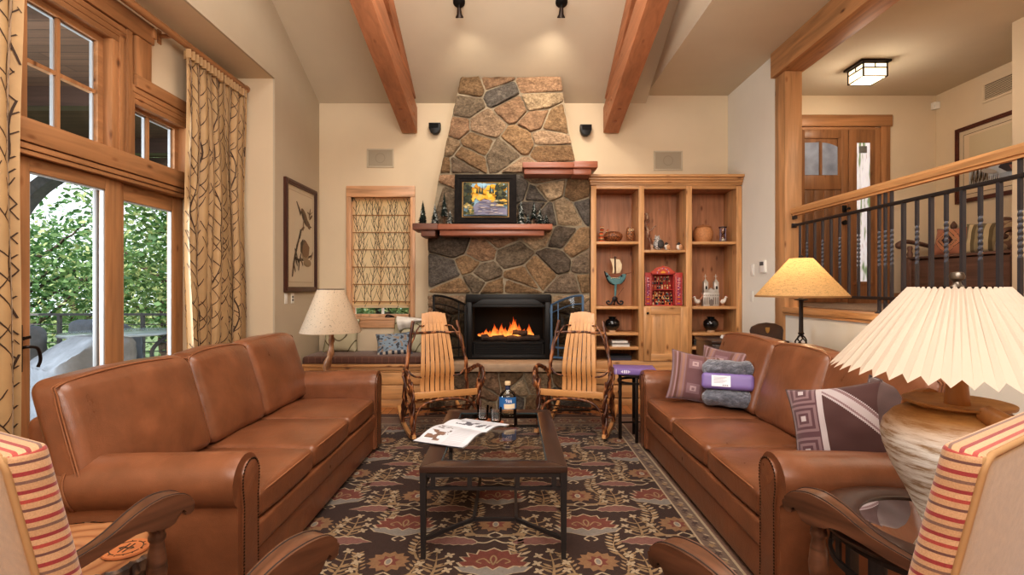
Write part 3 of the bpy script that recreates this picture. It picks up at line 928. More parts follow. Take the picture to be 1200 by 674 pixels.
def screen(hx, hy, fx, fy, m, glass):
    # hinge at (hx,hy), free edge at (fx,fy); arched top higher at the free edge
    f = lambda u, z: (hx+(fx-hx)*u, hy+(fy-hy)*u, z)
    top = lambda u: 1.195 + .115*math.sin(u*PI/2)
    b = B(); w = .024
    b.bar(f(0, .575), f(0, top(0)), w, .04); b.bar(f(1, .575), f(1, top(1)), w, .02)
    b.tube([f(i/10, top(i/10)) for i in range(11)], .014, 6); b.tube([f(i/10, top(i/10)-.095) for i in range(11)], .008, 6)
    b.bar(f(0, .585), f(1, .585), .02, .024); b.bar(f(0, .70), f(1, .70), .016, .02)
    b.bar(f(.22, .58), f(.22, top(.22)), .014, .014)
    d = obj('screen_door', b, m, r)
    b = B(); b.grid(lambda u, v: f(u, .58+(top(u)-.58)*v), 10, 2); obj('mesh_panel', b, M_mesh, d, recalc=False)
    for z in (.68, 1.10):
        b = B(); b.tube([f(-.02, z), f(-.02, z+.06)], .012, 8); obj('hinge', b, m, d)
M_skyrefl = plain('sky_reflection_blue', S(86, 112, 140), .35, .5)  # sky reflection on the black right door, painted in as blue
screen(-.545, 6.02, -.885, 5.79, M_black, True)
screen(.463, 6.02, .80, 5.79, M_skyrefl, True)
M_log = plain('charred_log', S(58, 44, 38), .9, var=(18, .5), bump=(40, .8, .01))
lg = [((-.37, 6.12, .80), (.02, 6.16, .785), .038, 'charred fire log at the left of the grate'), ((-.06, 6.10, .79), (.33, 6.14, .80), .034, 'charred fire log at the right of the grate'), ((-.20, 6.22, .855), (.18, 6.10, .862), .030, 'charred fire log lying across the top of the fire')]
for p, q, rd, lb in lg:
    b = B(); b.tube([Vector(p).lerp(Vector(q), i/6)+Vector((0, 0, .008*math.sin(i*2.1))) for i in range(7)], [rd*(1+.12*math.sin(i*1.7)) for i in range(7)], 10)
    tag(obj('fire_log', b, M_log), lb, 'log', 'logs in the fireplace')
m, nt, bs = newmat('flame')
sx = N(nt, 'ShaderNodeVertexColor', layer_name='Col')
em = N(nt, 'ShaderNodeEmission'); em.inputs['Strength'].default_value = 1.9
L(nt, sx.outputs['Color'], em.inputs['Color'])
tr = N(nt, 'ShaderNodeBsdfTransparent')
ms = N(nt, 'ShaderNodeMixShader'); L(nt, sx.outputs['Alpha'], ms.inputs[0])
L(nt, tr.outputs[0], ms.inputs[1]); L(nt, em.outputs[0], ms.inputs[2]); L(nt, ms.outputs[0], nt.nodes['Material Output'].inputs['Surface'])
M_flame = m
b = B()
rr = random.Random(4)
for (x, h) in ((-.34, .07), (-.30, .12), (-.26, .10), (-.22, .19), (-.17, .13), (-.12, .20), (-.07, .15), (-.03, .22), (.01, .30), (.05, .26), (.08, .20), (.12, .10), (.16, .12), (.20, .19), (.24, .10), (-.38, .05)):
    h *= .78
    y = 6.15+rr.uniform(-.05, .05); w = .026+.05*h; z0 = .815
    sway = rr.uniform(-.03, .03)
    rings = []
    for i in range(8):
        t = i/7
        wd = w*(math.sin(PI*min(t*.85+.22, 1)))*(1-t*.35)+.001
        cx = x+sway*math.sin(t*3)*t
        rings.append((cx, wd, z0+h*t, t))
    prev = None
    for (cx, wd, z, t) in rings:
        ring = [b.v((cx+wd*math.cos(a*PI/3), y+wd*.6*math.sin(a*PI/3), z)) for a in range(6)]
        if prev:
            c = (1.0, .40-.30*t, .09-.085*t, .62*(1-t*.8))
            for a in range(6): b.f([prev[a], prev[(a+1) % 6], ring[(a+1) % 6], ring[a]], c)
        prev = ring
tag(obj('fire', b, M_flame, smooth=80), 'orange flames rising from the logs inside the fireplace', 'fire')

# ---------------------------------------------------------------- framed landscape and little trees on the mantel
def picture(name, label, cat_, origin, ux, w, h, nrm, fw, fcol, layers, tilt=0.0, fd=.03):
    """framed picture; local u along ux, v up, n towards viewer; layers: list of (u,v) polygons with colours"""
    r = thing(name, label, cat_, origin)
    ux = Vector(ux); up = Vector((0, 0, 1)); n = Vector(nrm)
    up = (up*math.cos(tilt) - n*math.sin(tilt)).normalized()
    nn = ux.cross(up).normalized()
    if nn.dot(n) < 0: nn = -nn
    O = Vector(origin)
    P = lambda u, v, d: O + ux*u + up*v + nn*d
    b = B()
    def rim(u0, u1, v0, v1, w_, d0, d1):
        for (a0, a1, c0, c1) in ((u0, u1, v0, v0+w_), (u0, u1, v1-w_, v1), (u0, u0+w_, v0+w_, v1-w_), (u1-w_, u1, v0+w_, v1-w_)):
            V = [b.v(P(a, c, d)) for d in (d0, d1) for (a, c) in ((a0, c0), (a1, c0), (a1, c1), (a0, c1))]
            for q in ((0,1,2,3),(4,5,6,7),(0,1,5,4),(1,2,6,5),(2,3,7,6),(3,0,4,7)): b.f([V[i] for i in q])
    rim(-w/2, w/2, 0, h, fw, 0, fd); rim(-w/2+fw*.25, w/2-fw*.25, fw*.25, h-fw*.25, fw*.35, fd, fd+.008)
    obj('frame', b, fcol, r)
    b = B(); k = 0
    iw, ih = w-2*fw, h-2*fw
    for (pts, c) in layers:
        k += 1
        b.poly([P(-iw/2+iw*u, fw+ih*v, .012+k*.00025) for (u, v) in pts], c)
    obj('picture_sheet', b, M_paint, r, recalc=False, smooth=0)
    b = B(); V = [b.v(P(a, c, .022)) for (a, c) in ((-iw/2, fw), (iw/2, fw), (iw/2, fw+ih), (-iw/2, fw+ih))]; b.f(V)
    obj('glazing', b, thinglass('picture_glass', (1, 1, 1, 1), .35) if 'picture_glass' not in bpy.data.materials else bpy.data.materials['picture_glass'], r, recalc=False)
    return r
def rect(u0, v0, u1, v1): return [(u0, v0), (u1, v0), (u1, v1), (u0, v1)]
def ell(cu, cv, ru, rv, n=14, a=0): return [(cu+ru*math.cos(t)*math.cos(a)-rv*math.sin(t)*math.sin(a), cv+ru*math.cos(t)*math.sin(a)+rv*math.sin(t)*math.cos(a)) for t in (2*PI*i/n for i in range(n))]
rr = random.Random(5)
G = [(rect(0, 0, 1, 1), S(168, 136, 88)), (rect(.03, .035, .97, .965), S(40, 36, 32)), (rect(.045, .05, .955, .95), S(150, 186, 206))]
def jig(cu, cv, ru, rv, n=9): return [(max(.045, min(.955, cu+ru*math.cos(2*PI*i/n)*rr.uniform(.6, 1.1))), max(.05, min(.95, cv+rv*math.sin(2*PI*i/n)*rr.uniform(.6, 1.1)))) for i in range(n)]
for k in range(90): G.append((jig(rr.uniform(.1, .9), rr.uniform(.5, .92) if rr.random() < .7 else rr.uniform(.45, .6), .06, .07), rr.choice([S(222, 168, 48), S(236, 190, 80), S(196, 140, 40), S(210, 178, 90)])))
for k in range(6): G.append((jig(rr.uniform(.36, .48), rr.uniform(.84, .93), .06, .05), S(150, 190, 212)))
for (x, h) in ((.32, .16), (.38, .22), (.43, .24), (.6, .24), (.66, .2)): G.append(([(x-.025, .66), (x+.025, .66), (x, .66+h)], S(44, 58, 46)))
for k in range(90): 
    s_ = rr.random() < .5
    G.append((jig(rr.uniform(.05, .2) if s_ else rr.uniform(.72, .95), rr.uniform(.38, .95), .05, .06), rr.choice([S(48, 56, 42), S(72, 78, 54), S(36, 44, 38), S(96, 98, 66)])))
G.append(([(.12, .05), (.955, .05), (.955, .22), (.62, .46), (.46, .48), (.30, .36)], S(128, 128, 150)))
for k in range(60):
    v = rr.uniform(.06, .44); G.append((jig(.2+.5*v+rr.uniform(0, .75*(1-v*1.9)), v, .06, .012, 7), rr.choice([S(104, 106, 136), S(150, 146, 160), S(186, 178, 176), S(120, 110, 120)])))
for k in range(40): G.append((jig(rr.uniform(.05, .25), rr.uniform(.06, .34), .04, .04), rr.choice([S(84, 92, 60), S(150, 134, 78), S(54, 64, 46), S(196, 180, 130)])))
for k in range(26): G.append((jig(rr.uniform(.6, .95), rr.uniform(.26, .46), .05, .02), rr.choice([S(84, 82, 70), S(188, 178, 150), S(206, 168, 80)])))
picture('framed_painting', 'dark framed landscape of yellow autumn trees along a road, leaning on the mantel', 'painting', (-.31, 5.99, 2.131), (1, 0, 0), .725, .60, (0, -1, 0), .085, plain('black_frame', S(30, 26, 25), .7, spec=.15, var=(20, .3)), G, tilt=.10)
M_snowtree = attr('flocked_needles', .95, var=(220, .6))
def minitree(x, y, h, w, trunk, label, snow):
    r = thing('miniature_tree', label, 'ornament', (x, y, 2.131), 0, 'miniature trees on the mantel')
    b = B(); rr = random.Random(int(h*1000))
    b.lathe([(.018 if trunk < .03 else .009, 0), (.018 if trunk < .03 else .009, .006), (.006, .007), (.006, trunk+h*.3)], 8, (x, y, 2.131)); obj('trunk', b, plain('tree_trunk', S(92, 62, 42), .8) if 'tree_trunk' not in bpy.data.materials else bpy.data.materials['tree_trunk'], r)
    b = B(); n = 13
    for k in range(n):
        t = k/(n-1); z = 2.131+trunk+(h-trunk)*t*.93; rad = w*(1-t)**.85+.004
        for i in range(16):
            a = 2*PI*i/16+k*.7; q = rad*rr.uniform(.7, 1.12)
            c = S(176, 180, 178) if rr.random() < snow else rr.choice([S(38, 48, 44), S(52, 62, 56), S(30, 38, 36)])
            dz = (h-trunk)/n
            b.poly([(x, y, z+dz*1.3), (x+q*math.cos(a-.25), y+q*math.sin(a-.25), z-dz*.3), (x+q*1.05*math.cos(a), y+q*1.05*math.sin(a), z-dz*.55), (x+q*math.cos(a+.25), y+q*math.sin(a+.25), z-dz*.3)], c)
    obj('needles', b, M_snowtree, r, recalc=False)
minitree(-1.03, 5.92, .275, .052, .012, 'dark miniature tree alone at the left end of the long mantel', .08)
minitree(-.905, 6.0, .25, .05, .012, 'pale miniature tree second from the left end of the long mantel', .45)
minitree(-.79, 5.97, .375, .046, .11, 'tallest miniature tree on a bare trunk left of the framed landscape', .15)
minitree(-.715, 5.90, .16, .042, .01, 'small frosted miniature tree touching the left of the framed landscape', .35)
minitree(.105, 5.95, .29, .056, .01, 'frosted miniature tree just right of the framed landscape', .45)
minitree(.185, 5.90, .12, .04, .01, 'low frosted miniature tree second right of the framed landscape', .35)
minitree(.255, 5.96, .28, .042, .08, 'miniature tree on a bare trunk right of the framed landscape', .25)
minitree(.325, 5.93, .20, .05, .01, 'mid height frosted miniature tree second from the right end of the row', .3)
minitree(.395, 5.92, .12, .04, .01, 'smallest miniature tree at the right end of the row on the long mantel', .3)
# ================================================================== SOFAS
def wr(p, s, a): return Vector((noise.noise(p*s), noise.noise(p*s+Vector((7, 3, 1))), noise.noise(p*s+Vector((2, 9, 4)))))*a
def make_sofa(label):
    r = thing('leather_sofa', label, 'sofa', (-1.63, 3.3, 0), 0, 'facing leather sofas')
    Lc = True
    b = B(); b.rbox((-.01, 0, .125), (.478, 1.10, .085), .012, 3, 2); b.rbox((-.005, 0, .275), (.490, 1.07, .062), .02, 4, 3)
    obj('base', b, M_leather, r, Lc, smooth=60)
    b = B(); b.rbox((-.40, 0, .46), (.09, 1.03, .36), .05, 6, 4, lambda u, w: (w.x-.06*(u.z+1)*.5, w.y, w.z)); obj('back_frame', b, M_leather, r, Lc, smooth=70)
    for sx, sy in ((1, 1), (1, -1), (-1, 1), (-1, -1)):
        b = B(); b.lathe([(.03, 0), (.045, .02), (.045, .04), (.03, .05)], 14, (sx*.40, sy*1.06, 0)); obj('foot', b, M_dark, r, Lc)
    for sg in (-1, 1):
        # rolled arm section in (y,z): inner face y=.98, outer skirt 1.17, roll centre (1.10,.58) radius .115
        cy, cz, rd = 1.095, .575, .118
        prof = []
        a0 = -math.radians(52)
        prof.append((1.165, .045)); prof.append((1.165, .25)); prof.append((1.165, .44)); prof.append((1.166, cz+rd*math.sin(a0)*1.02))
        for i in range(17):
            a = a0 + (PI+.15-a0)*i/16
            prof.append((cy+rd*math.cos(a), cz+rd*math.sin(a)))
        prof += [(.976, .50), (.976, .36), (.976, .045)]
        prof = [(sg*p[0], p[1]) for p in prof]
        cyy = sum(p[0] for p in prof)/len(prof)
        b = B(); nx = 26; rings = []
        for i in range(nx+1):
            t = i/nx; x = -.42 + .905*t
            k = 1.0
            if t > .95: k = 1 - ((t-.95)/.05)**2*.05
            drop = -.018*(1-t)
            ring = []
            for (py, pz) in prof:
                p = Vector((x, py, pz))
                if pz > .46: p += wr(p, 7, .004); p.z += drop
                p.y = cyy+(p.y-cyy)*k; 
                if k < 1 and pz > .1: p.z = .4+(p.z-.4)*(1-(1-k)*.6)
                ring.append(b.v(p))
            rings.append(ring)
        for i in range(nx):
            for k in range(len(prof)): b.f([rings[i][k], rings[i][(k+1) % len(prof)], rings[i+1][(k+1) % len(prof)], rings[i+1][k]])
        b.f(rings[0]); b.f(rings[-1])
        # front facing panel outline, slightly proud
        arm = obj('arm', b, M_leather, r, Lc, smooth=50)
        b = B()
        hw = .062; cyp = sg*1.072; top = .615
        out = [(cyp-hw, .05), (cyp+hw, .05)]
        out += [(cyp+hw*(1 if q[0] > 0 else 1)*q[0], q[1]) for q in ((.93, .48), (1.12, .55))]
        out += [(cyp+1.12*hw*math.cos(a), top-.03+hw*1.15*math.sin(a)) for a in (PI*i/12 for i in range(13))]
        out += [(cyp-hw*1.12, .55), (cyp-hw*.93, .48)]
        b.prism(out, .478, .496, 'x', .006); obj('arm_panel', b, M_leather, arm, Lc, smooth=40)
        b = B()
        # nail heads round the panel
        per = out[1:] + out[:1]
        seg = []
        for i in range(1, len(out)): 
            p, q = Vector(out[i]), Vector(out[(i+1) % len(out)])
            seg.append((p, q, (q-p).length))
        tot = sum(s_[2] for s_ in seg); nn = 96; step = tot/nn; acc = 0
        d = 0; i = 0
        for k in range(nn):
            tt = k*step
            while i < len(seg)-1 and d+seg[i][2] < tt: d += seg[i][2]; i += 1
            p = seg[i][0].lerp(seg[i][1], min(1, (tt-d)/max(seg[i][2], 1e-6)))
            q = (Vector((cyp, .35))-p); 
            b.sphere((.4965, p.x, p.y), (.003, .0052, .0052), 6, 4)
        tag(obj('nailhead_trim', b, M_nail, arm, Lc, smooth=60), kind='stuff')
        b = B(); b.tube([(-.20-.01*math.sin(t*3), sg*(cy+(rd+.002)*math.cos(t)), cz-.012+(rd+.003)*math.sin(t)) for t in (a0+(PI-a0)*i/22 for i in range(23))], .0035, 6)
        b.tube([(-.208-.01*math.sin(t*3), sg*(cy+(rd+.001)*math.cos(t)), cz-.012+(rd+.002)*math.sin(t)) for t in (a0+(PI-a0)*i/22 for i in range(23))], .0025, 6)
        obj('arm_seam', b, M_stitch, arm, Lc, smooth=60)
    for i in (-1, 0, 1):
        yc = i*.652
        def fn(u, w, yc=yc):
            z = w.z
            cr = .030*(1-u.x**2*.8)*(1-u.y**2)
            if u.z > 0: z += cr
            p = Vector((w.x, w.y, z)) + wr(Vector((w.x, w.y+yc, z)), 6, .004)
            if u.x > .8: p.x += .012*(1-u.y**2)
            return p
        b = B(); b.rbox((.125, yc, .408), (.355, .3235, .066), .034, 12, 4, fn)
        c = obj('seat_cushion', b, M_leather, r, Lc, smooth=80)
        b = B()
        for zz in (.452,):
            b.tube(cat([(-.1, yc-.318, zz+.004), (.40, yc-.3185, zz+.004), (.462, yc-.30, zz), (.486, yc-.2, zz+.012), (.492, yc, zz+.016), (.486, yc+.2, zz+.012), (.462, yc+.30, zz), (.40, yc+.3185, zz+.004), (-.1, yc+.318, zz+.004)], 6), .0042, 6)
        obj('piping', b, M_stitch, c, Lc, smooth=60)
        yb0, yb1 = {-1: (-1.19, -.325), 0: (-.325, .32), 1: (.32, 1.09)}[i]
        yc, hb = (yb0+yb1)/2, (yb1-yb0)/2+.006
        def fb(u, w, yc=yc):
            x, y, z = w
            puff = (1-u.y**2)*(1-u.z**2)
            x += .035*puff*(1 if u.x > 0 else -.4)
            z2 = z + .018*(1-u.y**2)*(1 if u.z > 0 else 0)
            x2 = x - .29*(z2+.27)          # leans back
            y2 = y*(1 - .02*max(u.z, 0)**2)
            p = Vector((x2, y2, z2))
            return p + wr(Vector((x2, y2+yc, z2)), 5, .006)
        b = B(); b.rbox((-.165, yc, .745), (.082, hb, .265), .062, 11, 4, fb)
        c = obj('back_cushion', b, M_leather, r, Lc, smooth=80)
        b = B()
        def bp(y, z, x=.082-.052): 
            return (-.165+x+.03-.21*(z+.27), yc+y, .745+z)
        for xo in (0.0, .013):
            b.tube(cat([(-.165+.045+xo-.29*(z+.27), yc+y, .745+z) for (y, z) in ((-hb+.002, -.2), (-hb+.001, .0), (-hb+.007, .20), (-hb+.033, .248), (-.15, .272), (.15, .272), (hb-.033, .248), (hb-.007, .2), (hb-.001, 0), (hb-.002, -.2))], 5), .0035, 6)
        obj('piping', b, M_stitch, c, Lc, smooth=60)
    return r
sofa = make_sofa('brown leather three seat sofa in front of the glass doors, with nothing on its seat')
dup(sofa, (1.61, 3.31, 0), PI, 'brown leather three seat sofa below the railing, with pillows and a folded throw on it')

# ================================================================== COFFEE TABLE
r = thing('coffee_table', 'dark wood and iron coffee table with a glass top in the middle of the rug', 'table', (-.095, 3.22, 0))
x0, x1, y0, y1, zt = -.473, .283, 2.61, 3.83, .487
b = B()
b.prism([(x0, y0), (x1, y0), (x1-.10, y0+.095), (x0+.10, y0+.095)], zt-.034, zt, 'z', .004)
obj('frame_board', b, M_darkx, r)
b = B()
b.prism([(x0+.10, y1-.095), (x1-.10, y1-.095), (x1, y1), (x0, y1)], zt-.034, zt, 'z', .004)
obj('frame_board', b, M_darkx, r)
b = B()
b.prism([(x0, y0), (x0+.10, y0+.095), (x0+.10, y1-.095), (x0, y1)], zt-.034, zt, 'z', .004)
obj('frame_board', b, M_dark, r)
b = B()
b.prism([(x1-.10, y0+.095), (x1, y0), (x1, y1), (x1-.10, y1-.095)], zt-.034, zt, 'z', .004)
obj('frame_board', b, M_dark, r)
b = B(); b.poly([(x0+.095, y0+.09, zt-.006), (x1-.095, y0+.09, zt-.006), (x1-.095, y1-.09, zt-.006), (x0+.095, y1-.09, zt-.006)]); obj('glass_top', b, M_tglass, r)
b = B()
for (a0, a1, c0, c1) in ((x0+.098, x1-.098, y0+.092, y0+.100), (x0+.098, x1-.098, y1-.10, y1-.092), (x0+.098, x0+.106, y0+.10, y1-.1), (x1-.106, x1-.098, y0+.1, y1-.1)): b.box(a0, a1, c0, c1, zt-.012, zt-.001)
obj('glass_bevel', b, plain('bevel_edge', S(70, 84, 90), .15, .4), r)
lx, ly = (x0+.018, x1-.018), (y0+.018, y1-.018)
for X in lx:
    for Y in ly:
        b = B(); b.tube([(X, Y, 0), (X, Y, .455)], [.0165, .0235], 4, twist=0); 
        for vv in b.bm.verts:
            q = vv.co - Vector((X, Y, 0)); q2 = rotm('Z', PI/4) @ Vector((q.x, q.y, 0)); vv.co = Vector((X+q2.x, Y+q2.y, q.z))
        obj('leg', b, M_iron, r, smooth=20)
b = B()
for Y in ly:
    b.box(lx[0], lx[1], Y-.008, Y+.008, .428, .452); b.box(lx[0], lx[1], Y-.008, Y+.008, .362, .378)
    for X in (lx[0]+.05, x0+.255, x1-.255, lx[1]-.05): b.box(X-.012, X+.012, Y-.006, Y+.006, .378, .43)
for X in lx:
    b.box(X-.008, X+.008, ly[0], ly[1], .428, .452); b.box(X-.008, X+.008, ly[0], ly[1], .362, .378)
    for Y in (ly[0]+.05, 3.0, 3.44, ly[1]-.05): b.box(X-.006, X+.006, Y-.012, Y+.012, .378, .43)
obj('apron', b, M_iron, r, smooth=20)
b = B(); w = .018
q = [(-.213, 2.85, .11), (.023, 2.85, .11), (.023, 3.59, .11), (-.213, 3.59, .11)]
for i in range(4): b.bar(q[i], q[(i+1) % 4], w, w)
for c_, e in zip(q, ((lx[0], ly[0], .11), (lx[1], ly[0], .11), (lx[1], ly[1], .11), (lx[0], ly[1], .11))): b.bar(c_, e, w, w)
obj('stretcher', b, M_iron, r, smooth=20)

# things on the coffee table
ZT = .487
def glassmat(name, col, rough=0.0):
    m, nt, bs = newmat(name)
    bs.inputs['Base Color'].default_value = col; bs.inputs['Roughness'].default_value = rough
    bs.inputs['Transmission Weight'].default_value = 1.0; bs.inputs['IOR'].default_value = 1.45
    return m
M_bglass = thinglass('bottle_glass', (.97, .98, .98, 1), 1.3)
r = thing('whiskey_bottle', 'round clear glass bottle with a blue and cream label standing on the coffee table', 'bottle', (-.03, 3.63, ZT))
c = (-.03, 3.63, ZT)
b = B(); b.lathe([(.058, .002), (.062, .008), (.063, .02), (.063, .135), (.058, .158), (.042, .176), (.022, .188), (.017, .195), (.016, .215), (.019, .217), (.019, .222), (.0, .223)], 28, c); obj('glass_body', b, M_bglass, r)
b = B(); b.lathe([(.056, .008), (.058, .012), (.058, .06), (.0, .061)], 28, c); obj('liquor', b, thinglass('liquor', (.96, .93, .86, 1), .8), r)
b = B(); b.lathe([(.0165, .19), (.0172, .197), (.0172, .216), (.0165, .217)], 20, c, cap=False); obj('neck_band', b, plain('navy_band', S(40, 48, 78), .5), r)
b = B(); b.lathe([(.0, .222), (.020, .222), (.021, .225), (.021, .244), (.019, .247), (.0, .247)], 20, c); obj('stopper', b, plain('cork_stopper', S(206, 178, 140), .6), r)
b = B()
for (z0, z1, cc) in ((.062, .145, S(52, 104, 158)),):
    b.grid(lambda u, v: (c[0]+.0638*math.cos(PI+.35+(PI-.7)*u), c[1]+.0638*math.sin(PI+.35+(PI-.7)*u), ZT+z0+(z1-z0)*v), 16, 1, cfn=lambda u, v: cc)
b.grid(lambda u, v: (c[0]+.0641*math.cos(PI+1.15+1.3*u), c[1]+.0641*math.sin(PI+1.15+1.3*u), ZT+.066+.034*v), 10, 1, cfn=lambda u, v: S(226, 206, 176))
rr = random.Random(3)
for k in range(4):
    t0 = 1.42+.17*k
    b.tube(cat([(c[0]+.0646*math.cos(PI+t0+dx), c[1]+.0646*math.sin(PI+t0+dx), ZT+.112+dz) for dx, dz in ((0, 0), (.02, .018), (.06, .012), (.05, -.004), (.11, .004))], 4), .0011, 4) if k else b.tube(cat([(c[0]+.0646*math.cos(PI+t0-.06+dx), c[1]+.0646*math.sin(PI+t0-.06+dx), ZT+.112+dz) for dx, dz in ((0, .012), (.05, .022), (.12, .016), (.07, 0), (.14, -.002))], 4), .0014, 4)
for f in b.bm.faces:
    if len(f.verts) == 4 and f.calc_area() < 4e-6:
        for l in f.loops: l[b.cl] = S(190, 110, 84)
lab = obj('label', b, M_paint, r, recalc=False)
M_copper = plain('copper_coaster', S(178, 108, 72), .4, .5)
for (x, y, lb, lc) in ((-.20, 3.52, 'clear tumbler on a copper coaster, farther left of the bottle', 'round copper coaster under the left tumbler'), (-.108, 3.46, 'clear tumbler on a copper coaster, beside the bottle', 'round copper coaster under the tumbler beside the bottle')):
    b = B(); b.lathe([(.05, 0), (.052, .002), (.052, .006), (.0, .006)], 28, (x, y, ZT)); tag(obj('coaster', b, M_copper), lc, 'coaster', 'copper coasters on the coffee table')
    b = B(); b.lathe([(.0, .007), (.033, .007), (.036, .012), (.041, .10), (.0395, .10), (.035, .022), (.0, .020)], 26, (x, y, ZT)); tag(obj('tumbler', b, M_bglass), lb, 'glass', 'tumblers on the coffee table')
# open magazine
r = thing('open_magazine', 'open glossy magazine lying over the left edge of the coffee table', 'magazine', (-.30, 3.18, ZT))
S1, S2 = Vector((-.16, 3.17, 0)), Vector((-.45, 3.36, 0)); N1, N2 = Vector((-.283, 2.88, 0)), Vector((-.587, 3.01, 0)); F1, F2 = Vector((-.017, 3.38, 0)), Vector((-.32, 3.53, 0))
rr = random.Random(9)
def page(A1, A2, E1, E2, hump, side):
    def fn(u, v):    # u from spine to edge, v along spine
        p = (A1.lerp(A2, v)).lerp(E1.lerp(E2, v), u)
        z = ZT+.010+hump*math.sin(PI*min(u*1.25+.02, 1))*.9 + .006*(1-u)
        if u > .8: z = max(z, ZT+.008)
        return (p.x, p.y, z)
    nu, nv = 40, 44
    art = []
    for k in range(16): art.append((rr.uniform(.25, .9), rr.uniform(.55, .92)))
    def cf(u, v):
        u, v = u, v
        if side == 'near':
            if .45 < u < .82 and .60 < v < .93:
                n_ = noise.noise(Vector((u*8, v*8, 1)))
                if n_ > -.02: return mul(S(132, 104, 90), .6+.8*abs(n_))
            if .40 < u < .60 and .52 < v < .60 and noise.noise(Vector((u*20, v*20, 5))) > .05: return S(90, 84, 84)
            if .18 < u < .36 and .60 < v < .92 and noise.noise(Vector((u*12, v*12, 8))) > .12: return S(84, 72, 72)
            if .12 < u < .93 and .12 < v < .48 and int(u*nu) % 2 == 0: return S(188, 188, 194)
            if u > .97: return S(56, 62, 84)
        else:
            if .16 < u < .42 and .1 < v < .8 and noise.noise(Vector((u*5, v*9, 2))) > -.05: return S(96, 96, 104)
            if .5 < u < .92 and .12 < v < .9 and int(u*nu) % 2 == 0: return S(190, 190, 196)
        return S(204, 206, 212)
    b = B(); b.grid(fn, nu, nv, cfn=cf); obj('page', b, M_paper, r, recalc=False, smooth=80)
    b = B()
    for k in range(4):
        b.grid(lambda u, v: tuple(Vector(fn(u*(.99-.006*k), v)) - Vector((0, 0, .0022*(k+1)))), 16, 1, cfn=lambda u, v: S(196, 192, 190) if k % 2 else S(150, 140, 130))
    obj('page_stack', b, M_paper, r, recalc=False, smooth=80)
M_paper = attr('glossy_paper', .35, spec=.4)
page(S1, S2, N1, N2, .022, 'near'); page(S1, S2, F1, F2, .018, 'far')

